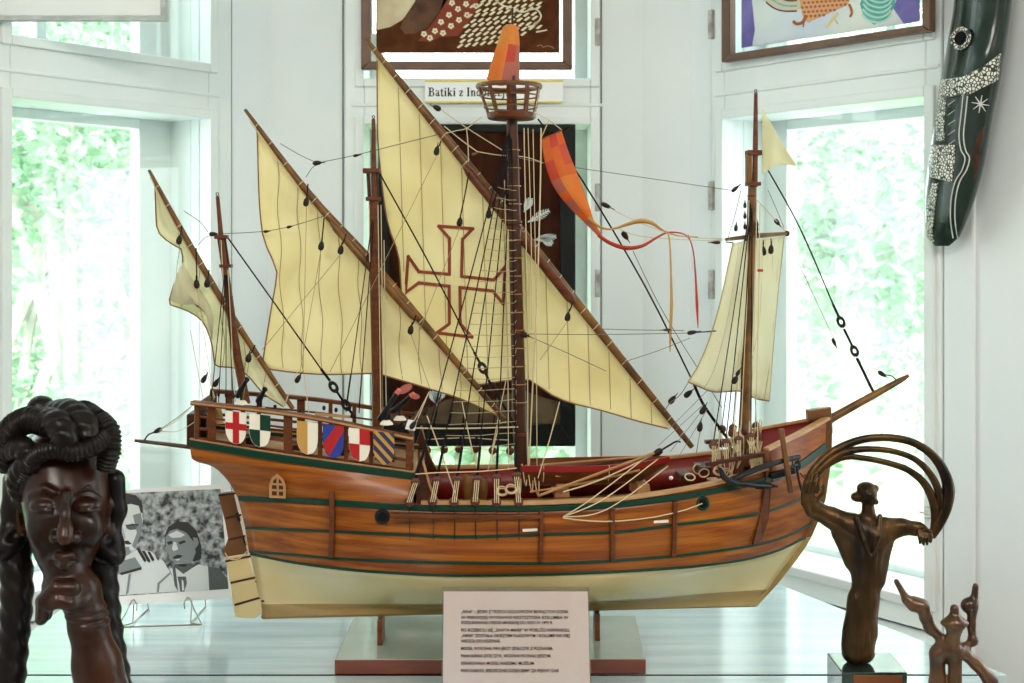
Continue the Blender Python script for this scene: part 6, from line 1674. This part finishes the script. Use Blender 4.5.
# wire easel: feet on the table, hooks in front of the photograph
def onplane(px, py, off): return B.P.at(px, py, off)
fz = TZ + .0012
def foot(px, yy): return Vector(((px - 512) / F * (yy + 2), yy, fz))
fl_, fr_ = foot(117.5, .135), foot(202, .150)
l2, r2 = onplane(134, 599.5, .006), onplane(187.5, 597, .006)
l3, r3 = onplane(136.5, 611, .010), onplane(184.5, 609, .010)
we = thing('wire_easel', 'bent wire easel holding the black and white photograph', 'easel', (fl_.x, fl_.y, TZ))
mb = MB()
mb.tube([l3, l3 + Vector((.001, 0, .010)), l2 + Vector((.0, 0, 0)), l2 + Vector((-.004, 0, -.002)), fl_.lerp(l2, .5), fl_ + Vector((.001, 0, .002)), fl_, fl_ + Vector((.006, 0, -.0)), fr_ + Vector((-.006, 0, 0)), fr_, fr_ + Vector((-.001, 0, .002)), fr_.lerp(r2, .5), r2 + Vector((.004, 0, -.002)), r2, r3 + Vector((-.001, 0, .010)), r3], .0011, 7)
mb.build('hook_wire', M['metal'], we)
mb = MB()
for f in (fl_, fr_):
    bq = Vector((f.x + (.02 if f is fl_ else -.02), f.y + .11, fz)); tp = B.P.at(135 if f is fl_ else 187, 520, -.006)
    tp = Vector((bq.x, tp.y, tp.z))
    mb.tube([f, Vector((bq.x, B.P.at(160, 606, -.005).y, fz + .001)), bq], .0011, 7); mb.tube([bq, tp], .0011, 7); mb.tube([Vector((bq.x, B.P.at(160, 606, -.005).y, fz + .001)), tp], .0011, 7)
mb.build('back_wire', M['metal'], we)
# bottom rest of the photograph
a, b = B.P.at(100, 606.5, -.0015), B.P.at(214, 599, -.0015)

# ================================================================== CARVED HEAD
M['ebony'] = mat('polished_dark_wood', (0.007, 0.0025, 0.0015), 0.31, color2=(0.046, 0.012, 0.0035), nscale=9, stretch=(1.5, 1.5, .5), coat=0.06, spec=0.3)
M['ebonyhair'] = mat('dark_carved_wood', (0.003, 0.0026, 0.0028), 0.34, color2=(0.009, 0.006, 0.005), nscale=14, coat=0.0, spec=0.22)
BD = 1.48
bc = W(64, 578, BD)                                        # chin
bust = thing('carved_head', 'dark wooden carving of a woman\'s head with braided hair, resting its chin on one hand', 'sculpture', (bc.x, bc.y, TZ))
q_ = BD / F
def K(px, py, y=0.0):
    d = BD + y; return ((px - 512) / F * d - bc.x, y, CAMZ - (py - HOR) / F * d - TZ)
head_rot = -0.10
sc = Sculpt((-.095, -.105, 0.004), (.125, .10, bc.z - TZ + .165), .0016)
cx = 2.0
# skull and face
sc.ell(K(67, 470, .022), (.050, .066, .060)); sc.ell(K(67, 505, -.008), (.0455, .050, .052), .02)
sc.ell(K(66, 538, -.014), (.036, .040, .049), .02); sc.ell(K(65, 569, -.036), (.0175, .021, .0165), .016)
sc.ell(K(45, 528, -.040), (.017, .014, .020), .012); sc.ell(K(88, 528, -.038), (.017, .014, .020), .012)
# brow, lids, nose, lips
for s_ in (-1, 1):
    xe = 66 + s_ * 21.5
    sc.ell(K(xe, 505.5, -.064), (.0170, .013, .0105), .007, cut=True)
    sc.ell(K(xe, 505, -.0465), (.0160, .0125, .0092), .0015)
    sc.chain([K(xe - 14.5, 508, -.0520), K(xe - 6, 511, -.0575), K(xe + 6, 511, -.0575), K(xe + 14.5, 508, -.0500)], [.0014, .0024, .0024, .0014], .0008)
    sc.chain([K(66 + s_ * 11, 492.5, -.0560), K(66 + s_ * 22, 488, -.0545), K(66 + s_ * 36, 496, -.0440)], [.0020, .0026, .0014], .006)
    sc.ell(K(65.5 + s_ * 9.0, 537.5, -.063), (.0080, .0095, .0068), .004)
    sc.ell(K(65.5 + s_ * 5.5, 544, -.0685), (.0026, .004, .003), .001, cut=True)
sc.chain([K(66, 494, -.056), K(65.5, 512, -.066), K(65.3, 530, -.077), K(65, 537, -.080)], [.0052, .0054, .0072, .0090], .006)
sc.chain([K(50, 559, -.053), K(58, 555.5, -.0605), K(64.5, 557, -.0625), K(71, 555.5, -.0605), K(79, 559, -.052)], [.0020, .0044, .0046, .0044, .0020], .004)
sc.chain([K(52, 561, -.052), K(64.5, 565, -.0610), K(77, 561, -.051)], [.0022, .0056, .0022], .003)
sc.chain([K(49, 560, -.056), K(64.5, 560.8, -.0675), K(80, 560, -.055)], [.0005, .0008, .0005], .0008, cut=True)
sc.cap(K(64.7, 549, -.068), K(64.7, 553, -.067), .0018, .0018, .002, cut=True)
# ears
for s_ in (-1, 1):
    sc.ell(K(67 + s_ * 43, 515, .012), (.008, .012, .024), .004); sc.ell(K(67 + s_ * 44, 516, .003), (.004, .006, .014), .002, cut=True)
    sc.ell(K(67 + s_ * 43.5, 531, .010), (.0075, .008, .008), .003)
# forearm, wrist band, bent hand under the chin
sc.chain([K(118, 786, -.020), K(107, 720, -.022), K(97, 665, -.026), K(88, 625, -.030), K(84, 606, -.032)], [.044, .035, .026, .0205, .0185], .01)
zb = K(87, 613, -.031)
for dz, rr in ((.006, .0226), (-.002, .0238), (-.010, .0236)):
    a_ = np.array(zb) + np.array([.0 + dz * -.25, 0, dz]); sc.ell(a_, (rr, rr, .0048), .0015)
sc.chain([K(84, 604, -.032), K(80, 590, -.034), K(70, 584.5, -.036)], [.0185, .0200, .0190], .012)
sc.ell(K(66, 586, -.030), (.026, .028, .015), .012)
for k in range(4):
    y = -.060 + .0155 * k; dl = (0, 1.5, 1, -3)[k]
    sc.chain([K(72, 588, y), K(57 - dl, 588, y - .003), K(45 - dl, 601, y - .003), K(40 - dl + 3, 615 + (2, 4, 3, 0)[k], y)], [.0098, .0094, .0084, .0070], .0022)
    sc.ell(K(37.5 - dl + 3, 616 + (2, 4, 3, 0)[k], y - .001), (.0030, .0050, .0060), .001)
sc.chain([K(82, 600, -.050), K(70, 603, -.062), K(58, 600, -.066), K(50, 606, -.066)], [.0100, .0094, .0082, .0066], .003)
body = sc.build('carved_face_and_arm', M['ebony'], bust, smooth=1)
# hair: cap and ropes of braids
sh2 = Sculpt((-.11, -.09, bc.z - TZ - .05), (.11, .14, bc.z - TZ + .235), .0024)
sh2.ell(K(62, 470, .030), (.0600, .072, .052)); sh2.ell(K(62, 505, .050), (.055, .055, .055), .02)
sh2.ell(K(68, 527, -.052), (.040, .055, .072), .006, cut=True)
sh2.ell(K(41, 408, .020), (.0165, .0165, .0150), .006); sh2.ell(K(46, 418, .022), (.020, .02, .012), .008)
for s_, cxp, cyp in ((-1, 10, 543), (1, 108, 547)):
    sh2.ell(K(cxp, cyp, .015), (.019, .022, .020), .006); sh2.ell(K(cxp - s_ * 2 + s_ * 9, cyp + 9, .006), (.012, .014, .012), .006)
    sh2.ell(K(cxp, cyp - 6, -.006), (.006, .02, .007), .003, cut=True)
    sh2.chain([K(64 + s_ * 50, 480, .02), K(64 + s_ * 53, 510, .02), K(cxp, cyp - 8, .015)], [.013, .0105, .012], .008)
sh2.build('hair', M['ebonyhair'], bust, smooth=1)
def braid(pts, r, name='braid', tw=520, lobes=3, amp=.10, n=18):
    P = smooth_path([Vector(K(*p)) + bust.location for p in pts], 14 * (len(pts) - 1))
    m = len(P); R_ = np.interp(np.linspace(0, 1, m), np.linspace(0, 1, len(r)), r) if hasattr(r, '__len__') else [r] * m
    return MB().tube(P, list(R_), n, lobes=lobes, amp=amp, twist=tw).build(name, M['ebonyhair'], bust, angle=80)
def coil(pts, r, pitch=.0042, name='braid'):
    """rope-bound lock: ridges across the length"""
    P0 = [Vector(K(*p)) + bust.location for p in pts]
    P = smooth_path(P0, 60 * (len(pts) - 1)); m = len(P)
    L = [0]
    for i in range(1, m): L.append(L[-1] + (P[i] - P[i - 1]).length)
    rr = np.interp(np.linspace(0, 1, m), np.linspace(0, 1, len(r)), r)
    R_ = [rr[i] * (1 - .16 * abs(math.sin(math.pi * L[i] / pitch))) for i in range(m)]
    return MB().tube(P, R_, 16).build(name, M['ebonyhair'], bust, angle=80)
coil([(6, 452, -.015), (12, 430, -.022), (30, 420, -.030), (48, 428, -.040)], [.013, .0165, .0165, .012])
coil([(98, 418, -.010), (108, 432, -.018), (109, 452, -.024), (105, 470, -.022)], [.012, .0150, .0150, .010])
coil([(24, 478, -.030), (34, 458, -.045), (52, 450, -.058), (74, 452, -.060), (94, 446, -.050), (106, 436, -.035)], [.010, .0115, .0105, .0115, .0115, .010])
braid([(44, 418, -.030), (58, 424, -.045), (66, 438, -.055), (64, 450, -.055)], [.012, .0160, .0165, .012], amp=.07)
braid([(52, 412, .0), (70, 412, -.020), (84, 424, -.038), (90, 440, -.045)], [.012, .0150, .0150, .011], amp=.07)
braid([(8, 470, .0), (8, 452, -.010), (22, 448, -.032), (34, 458, -.042)], [.010, .013, .0135, .010], amp=.08)
braid([(20, 500, -.018), (17, 482, -.024), (24, 466, -.036), (36, 466, -.046)], [.008, .0115, .0115, .008], amp=.08)
coil([(70, 415, .02), (84, 412, .0), (98, 420, -.012)], [.012, .0140, .013])
# hanging locks down to the base
def lock(pts, r, name='hanging_braid'):
    P = smooth_path([Vector(K(*p)) + bust.location for p in pts], 40 * (len(pts) - 1)); m = len(P)
    R_ = np.interp(np.linspace(0, 1, m), np.linspace(0, 1, len(r)), r)
    return MB().tube(P, list(R_), 20, lobes=4, amp=.055, twist=260).build(name, M['ebonyhair'], bust, angle=80)
lock([(14, 545, .020), (17, 590, .014), (14, 640, .012), (8, 700, .012), (3, 778, .012)], [.019, .0185, .0170, .018, .022])
lock([(100, 545, .030), (103, 590, .030), (108, 640, .030), (117, 700, .028), (127, 776, .02)], [.020, .0180, .0185, .020, .024])
mb = MB().lathe([(.080, 0), (.098, .002), (.100, .012), (.094, .026), (.060, .030), (.001, .030)], (bc.x, bc.y, TZ + .0005), 40, sx=1.15, sy=.75)
mb.build('carved_base', M['ebonyhair'], bust)

# ================================================================== BRONZE FIGURE WITH THE ARC OF CLOTH
M['bronze'] = mat('dark_bronze', (0.008, 0.005, 0.002), 0.32, metal=0.65, color2=(0.105, 0.048, 0.011), nscale=22, stretch=(1, 1, .16), bump=.9, bscale=130)
M['blackstone'] = mat('black_stone', (0.012, 0.022, 0.017), 0.08, coat=.6, color2=(0.03, 0.05, 0.04), nscale=30)
M['copper'] = mat('copper_plate', (0.30, 0.10, 0.035), 0.35, metal=0.6)
FD = 1.80
fc = W(860, 655, FD)
zt = CAMZ - (673 - HOR) / F * 1.757
bz = zt - TZ
fig = thing('bronze_figure', 'bronze robed figure holding an arc of cloth overhead, on a black stone block', 'statuette', (fc.x, fc.y, TZ))
xa, xb = (842 - 512) / F * 1.757, (907.5 - 512) / F * 1.757
ya_, yb_ = -.243, -.155
MB().prism([(xa, ya_, TZ + .0005), (xb, ya_, TZ + .0005), (xb + .003, yb_, TZ + .0005), (xa + .001, yb_, TZ + .0005)], (0, 0, bz)).build('stone_block', M['blackstone'], fig, bevel=.0015, flat=True)
pa, pb = (853.5 - 512) / F * 1.757, (902 - 512) / F * 1.757
MB().prism([(pa, ya_, zt - .003), (pb, ya_, zt - .003), (pb, ya_, TZ + .008), (pa, ya_, TZ + .008)], (0, -.0012, 0)).build('name_plate', M['copper'], fig, bevel=.0004, flat=True)
qf = FD / F
def KF(px, py, y=0.0):
    d = FD + y; return ((px - 512) / F * d - fc.x, y, CAMZ - (py - HOR) / F * d - TZ)
sf = Sculpt((-.105, -.06, bz - .004), (.13, .06, KF(0, 428)[2]), .0011)
# robe
sf.ell(KF(858.5, 654), (.0215, .016, .012), .008); sf.chain([KF(857, 652), KF(861, 632), KF(864, 600), KF(866, 565), KF(868, 535)], [.017, .0205, .0175, .0200, .0260], .010, sq=(1, .8))
sf.cap(KF(850, 645, -.002), KF(857, 600), .0115, .012, .008); sf.cap(KF(866, 652, -.004), KF(868, 600), .010, .010, .006)
sf.cap(KF(872, 648, .004), KF(877, 560, -.002), .004, .008, .004)
sf.chain([KF(866, 540), KF(850, 527), KF(832, 518), KF(815, 510), KF(808, 500)], [.0240, .0175, .0125, .0105, .0095], .010, sq=(1, .75))
sf.chain([KF(870, 540), KF(886, 530), KF(902, 527), KF(918, 529), KF(925, 532)], [.0220, .0150, .0095, .0075, .0060], .010, sq=(1, .75))
sf.cap(KF(838, 535, .004), KF(852, 560, .002), .008, .012, .010); sf.cap(KF(888, 545, .004), KF(878, 580, .002), .006, .010, .010)
# robe folds: grooves and lapels
for (a, b, r) in ((KF(866, 520, -.026), KF(871, 556, -.022), .0050), (KF(871, 556, -.022), KF(872, 640, -.018), .0022), (KF(858, 560, -.024), KF(858, 640, -.022), .0022), (KF(846, 540, -.022), KF(858, 600, -.020), .0018), (KF(880, 550, -.018), KF(876, 620, -.016), .0020)):
    sf.cap(a, b, r, r * .7, .003, cut=True)
sf.chain([KF(856, 518, -.014), KF(864, 540, -.0225), KF(870, 556, -.021)], [.0034, .0032, .002], .002); sf.chain([KF(880, 516, -.012), KF(878, 536, -.0205), KF(872, 556, -.021)], [.0034, .0032, .002], .002)
# neck and head with bun
sf.cap(KF(869, 520, 0), KF(868, 506, -.002), .0105, .0085, .006)
sf.ell(KF(868, 494, -.004), (.0125, .0135, .0150), .004); sf.ell(KF(857, 497, .002), (.0085, .010, .0070), .005); sf.ell(KF(866, 488, .002), (.0125, .012, .0085), .005)
sf.ell(KF(876, 488.5, .0), (.0040, .006, .0050), .003); sf.ell(KF(873, 497, -.014), (.0030, .0036, .0040), .002); sf.ell(KF(876, 502, -.010), (.004, .004, .004), .003)
sf.ell(KF(870, 493, -.018), (.0018, .002, .0016), .001, cut=True); sf.ell(KF(877, 493, -.015), (.0018, .002, .0016), .001, cut=True)
# left hand: palm and fingers up into the band; right fist
sf.cap(KF(808.5, 502, 0), KF(810, 494, -.001), .0088, .0074, .005)
for k in range(4): sf.chain([KF(804.5 + 4.1 * k, 492, -.006), KF(806.5 + 4.0 * k, 483 - (0, 1.5, 1.2, -.5)[k], -.0135), KF(809.5 + 3.6 * k, 475 - (0, 2.4, 1.6, -1.5)[k], -.0085)], [.0027, .0025, .0018], .0007)
sf.chain([KF(817, 500, -.005), KF(823, 493, -.009), KF(824, 485, -.009)], [.0032, .0027, .0019], .001)
sf.ell(KF(926, 536, -.001), (.0090, .0088, .0085), .004)
for k in range(4): sf.chain([KF(918.5 + 3.9 * k, 530 + k * .8, -.0085), KF(919.5 + 3.9 * k, 537 + (0, .8, .6, -.4)[k], -.0125), KF(920 + 3.5 * k, 543 + (0, 1.6, 1.2, -1)[k], -.006)], [.0026, .0026, .0020], .0006)
sf.chain([KF(919, 531, -.006), KF(926, 529, -.011), KF(931, 532, -.011)], [.0030, .0027, .0021], .0012)
body = sf.build('robed_body', M['bronze'], fig, smooth=1)
def band(pts, r):
    P = smooth_path([Vector(KF(x, y, yy)) for x, y, yy in pts], 14 * (len(pts) - 1)); m = len(P)
    R_ = np.interp(np.linspace(0, 1, m), np.linspace(0, 1, len(r)), r)
    off = Vector(fig.location)
    return MB().tube([p + off for p in P], list(R_), 14, flat=.75, up=(0, 1, 0), lobes=2, amp=.06).build('cloth_band', M['bronze'], fig, angle=70)
band([(806, 505, 0), (807, 490, .001), (814, 472, .002), (828, 456, .002), (846, 445, .002), (868, 438.5, .002), (892, 438, .002), (914, 443, .002), (932, 455, .002), (944, 472, .002), (948.5, 490, .002), (945, 508, .001), (938, 524, 0), (931, 537, -.001)],
     [.0075, .0085, .0080, .0072, .0062, .0058, .0058, .0060, .0066, .0080, .0096, .0100, .0090, .0060])
band([(818, 472, -.003), (834, 458, -.004), (850, 451, -.005), (872, 449, -.005), (896, 452, -.005), (916, 460, -.004), (930, 474, -.003), (938, 490, -.002), (940, 508, -.001)], [.0050, .0056, .0052, .0046, .0044, .0048, .0054, .0060, .0062])
band([(812, 478, -.001), (828, 464, -.002), (846, 457, -.003), (866, 458.5, -.003), (888, 463, -.003), (908, 470, -.003), (923, 482, -.002), (932, 498, -.001), (935, 514, 0), (934, 528, 0)], [.0058, .0056, .0046, .0044, .0046, .0052, .0060, .0066, .0064, .0055])

# ================================================================== SMALL BRANCHING FIGURE
M['lightbronze'] = mat('brown_bronze', (0.030, 0.012, 0.005), 0.34, metal=0.35, color2=(0.13, 0.056, 0.018), nscale=24, coat=.2)
SD = 1.62
gc = W(950, 660, SD)
gf = thing('branching_figure', 'small brown abstract figure with three raised stub arms, at the front right corner', 'statuette', (gc.x, gc.y, TZ))
qs = SD / F
def KG(px, py, y=0.0):
    d = SD + y; return ((px - 512) / F * d - gc.x, y, CAMZ - (py - HOR) / F * d - TZ)
ss = Sculpt((-.085, -.045, -.001), (.085, .05, KG(0, 568)[2]), .0015)
# left arm
ss.chain([KG(896.5, 581.5), KG(907, 600)], [.0036, .0050], .003); ss.chain([KG(907, 600), KG(914, 604), KG(922, 606, -.002), (KG(926, 618, -.002))], [.0058, .0088, .0080, .0072], .005)
ss.chain([KG(926, 618), KG(930, 628), KG(944, 641), KG(950, 646)], [.0070, .0068, .0062, .0090], .006)
# middle
ss.cap(KG(954.5, 608.5, -.012), KG(954.5, 622, -.012), .0055, .0052, .002); ss.ell(KG(954.5, 623, -.012), (.0180, .010, .0060), .004); ss.chain([KG(954.5, 624, -.012), KG(953, 640, -.010), KG(950, 648, -.006)], [.0120, .0068, .0100], .006)
# right arm
ss.chain([KG(975.5, 586, .006), KG(974, 600, .006)], [.0038, .0048], .003); ss.ell(KG(969.5, 605.5, .006), (.0112, .009, .0105), .004); ss.chain([KG(972, 612, .006), KG(971, 625, .006), KG(973, 641, .004), KG(965, 647, .002), KG(956, 648, 0)], [.0062, .0052, .0050, .0048, .0070], .004)
ss.ell(KG(973, 640, .004), (.0050, .006, .007), .004)
# hips and legs
ss.chain([KG(940, 651), KG(952, 650, -.004), KG(960, 652)], [.0100, .0110, .0078], .008)
ss.chain([KG(937, 655), KG(938, 683), KG(934, 720), KG(930, 752)], [.0095, .0098, .0090, .0085], .008)
ss.chain([KG(955, 650, -.008), KG(955, 690, -.010), KG(957, 725, -.008), KG(958, 752, -.008)], [.0085, .0085, .0080, .0080], .004)
ss.chain([KG(962, 652), KG(976, 664), KG(990, 680), KG(1000, 715), KG(1002, 752)], [.0075, .0070, .0085, .0085, .0080], .006)
ss.build('figure_body', M['lightbronze'], gf, smooth=1)
MB().lathe([(.055, 0), (.060, .002), (.060, .012), (.054, .016), (.001, .016)], (gc.x + .016, gc.y, TZ + .0004), 32).build('figure_base', M['blackstone'], gf, bevel=.001)

# ================================================================== WALL MASK
mk_o = WR.p(0.705, -0.052, 1.62)
B = Board(Plane(mk_o, -WR.n))
M['maskdark'] = mat('mask_lacquer', (0.006, 0.022, 0.014), 0.22, color2=(0.012, 0.026, 0.020), nscale=6, coat=.25, spec=.35)
M['maskbrown'] = mat('mask_stain', (0.09, 0.026, 0.008), 0.25, color2=(0.008, 0.014, 0.010), nscale=45)
def mosaic():
    m = bpy.data.materials.new('bead_mosaic'); m.use_nodes = True; nt = m.node_tree; b = nt.nodes['Principled BSDF']; b.inputs['Roughness'].default_value = .35
    tc = nt.nodes.new('ShaderNodeTexCoord'); v = nt.nodes.new('ShaderNodeTexVoronoi'); v.feature = 'DISTANCE_TO_EDGE'; v.inputs['Scale'].default_value = 165
    r = nt.nodes.new('ShaderNodeValToRGB'); r.color_ramp.elements[0].position = .10; r.color_ramp.elements[0].color = (.012, .03, .02, 1); r.color_ramp.elements[1].position = .16; r.color_ramp.elements[1].color = (.84, .82, .74, 1)
    nt.links.new(tc.outputs['Object'], v.inputs['Vector']); nt.links.new(v.outputs['Distance'], r.inputs[0]); nt.links.new(r.outputs[0], b.inputs['Base Color'])
    bp = nt.nodes.new('ShaderNodeBump'); bp.inputs['Strength'].default_value = .5; bp.inputs['Distance'].default_value = .002; nt.links.new(v.outputs['Distance'], bp.inputs['Height']); nt.links.new(bp.outputs[0], b.inputs['Normal'])
    return m
M['mosaic'] = mosaic()
M['inlay'] = mat('pale_inlay', (0.66, 0.68, 0.62), 0.4)
mask = thing('wall_mask', 'long dark green carved mask with bands of pale mosaic, hanging on the right wall', 'mask', mk_o)
ks = list(range(0, 40))
yy = np.linspace(246, -150, 44)
Lx = pchip([-150, -80, 0, 40, 77, 110, 165, 205, 232, 242, 246], [966, 955, 954, 948, 941, 936, 928, 924.5, 925.5, 929, 935], yy)
Rx = pchip([-150, -80, 0, 40, 77, 110, 165, 205, 232, 242, 246], [998, 1016, 1012, 1007, 1001, 994, 984, 973, 962, 956, 949], yy)
def dome(u): return .040 * math.sqrt(max(0, 1 - (2 * u - 1) ** 2)) ** .9
def mpt(u, y, e=0.0):
    l = float(np.interp(y, yy[::-1], Lx[::-1])); r = float(np.interp(y, yy[::-1], Rx[::-1]))
    wn_ = min(1, (r - l) / 60) * math.sqrt(max(0, min(1, (246.01 - y) / 22))) ** 1.0
    brow = .010 * math.exp(-((y - 62) / 26) ** 2) if True else 0
    return B.P.at(l + (r - l) * u, y, (dome(u) + brow * math.sin(math.pi * u)) * wn_ + e)
rows = [[mpt(j / 20, y) for j in range(21)] for y in yy]
mb = MB().grid(rows); mb.grid([[B.P.at(float(Lx[i] + (Rx[i] - Lx[i]) * j / 4), float(yy[i]), -.004) for j in range(5)] for i in range(len(yy))])
bi = len(rows)
for i in range(len(yy) - 1):
    for j, x in ((0, Lx), (20, Rx)):
        mb.add([rows[i][j], rows[i + 1][j], B.P.at(float(x[i + 1]), float(yy[i + 1]), -.004), B.P.at(float(x[i]), float(yy[i]), -.004)], [(0, 1, 2, 3)])
mb.build('mask_shell', M['maskdark'], mask, angle=60, weld=True)
def upx(px, y):
    l = float(np.interp(y, yy[::-1], Lx[::-1])); r = float(np.interp(y, yy[::-1], Rx[::-1])); return (px - l) / (r - l)
def strip(name, left, right, m, e=.0012, n=16):
    a = np.array(left, float); b = np.array(right, float); rows = []
    for k in range(n + 1):
        f = k / n; s1 = np.linspace(0, 1, len(a)); s2 = np.linspace(0, 1, len(b))
        pa = (np.interp(f, s1, a[:, 0]), np.interp(f, s1, a[:, 1])); pb = (np.interp(f, s2, b[:, 0]), np.interp(f, s2, b[:, 1]))
        rows.append([mpt(min(.985, max(.015, upx(pa[0] + (pb[0] - pa[0]) * j / 8, pa[1] + (pb[1] - pa[1]) * j / 8))), pa[1] + (pb[1] - pa[1]) * j / 8, e) for j in range(9)])
    return MB().grid(rows).build(name, M[m], mask, angle=80, thick=.002)
strip('mosaic_band', [(939, 79), (950, 79), (965, 76), (984, 66), (1001, 53)], [(938, 98), (950, 97), (968, 95), (984, 87), (998, 80)], 'mosaic')
strip('mosaic_band', [(938, 98), (936, 120), (936.5, 141)], [(946, 98), (944, 120), (944, 141)], 'mosaic')
strip('mosaic_band', [(931, 145), (929, 165), (929.5, 177)], [(955, 145), (954.5, 165), (951.5, 182)], 'mosaic')
strip('mosaic_band', [(932, 183), (926.5, 210), (925.5, 230), (930, 241)], [(938, 183), (934.5, 210), (932, 230), (934, 242.5)], 'mosaic')
for dx in (0, 4.5):
    P = [mpt(upx(x + dx, y), y, .001) for x, y in ((963, 96), (961, 115), (959, 135), (961, 150), (965, 158), (962, 170), (955, 182), (951, 200), (950.5, 220), (953, 238))]
    MB().tube(smooth_path(P, 40), .0011, 6).build('inlay_line', M['inlay'], mask)
for k in range(4):
    a = math.radians(45 * k + 10); MB().tube([mpt(upx(980.5 + 9 * math.cos(a) * f, 104 + 9 * math.sin(a) * f), 104 + 9 * math.sin(a) * f, .0012) for f in (-1, 0, 1)], [.0006, .0013, .0006], 6).build('star_ray', M['inlay'], mask)
for k in range(5):
    y = 100 + 10 * k; MB().tube([mpt(upx(948, y + 5), y + 5, .001), mpt(upx(955, y), y, .001)], .0006, 5).build('inlay_line', M['inlay'], mask)
strip('stain', [(984, 126), (977, 136), (975, 148), (971, 156), (973, 166), (974, 180)], [(986, 126), (983, 136), (981, 150), (980, 160), (978, 170), (975, 180)], 'maskbrown', .0002)
c = mpt(upx(962, 38.5), 38.5, .006)
R3 = Vector((0, 0, 1)).rotation_difference(B.P.n).to_matrix()
MB().lathe([(.020, -.012), (.019, -.002), (.014, .004), (.001, .005)], c, 28, M=R3).build('eye_socket', M['maskdark'], mask)
MB().torus(c + B.P.n * .004, .0165, .0040, R3, 32, 8).build('eye_ring', M['mosaic'], mask)
MB().lathe([(.012, .003), (.011, .006), (.001, .008)], c, 20, M=R3).build('eye', M['ink'], mask)
# hanger
a = B.P.at(982, -148, .0)
MB().tube([a, a + Vector((0, 0, .08)), WR.p(0.745, 0.002, a.z + .12)], .0015, 6).build('hanging_cord', M['greyrope'], mask)
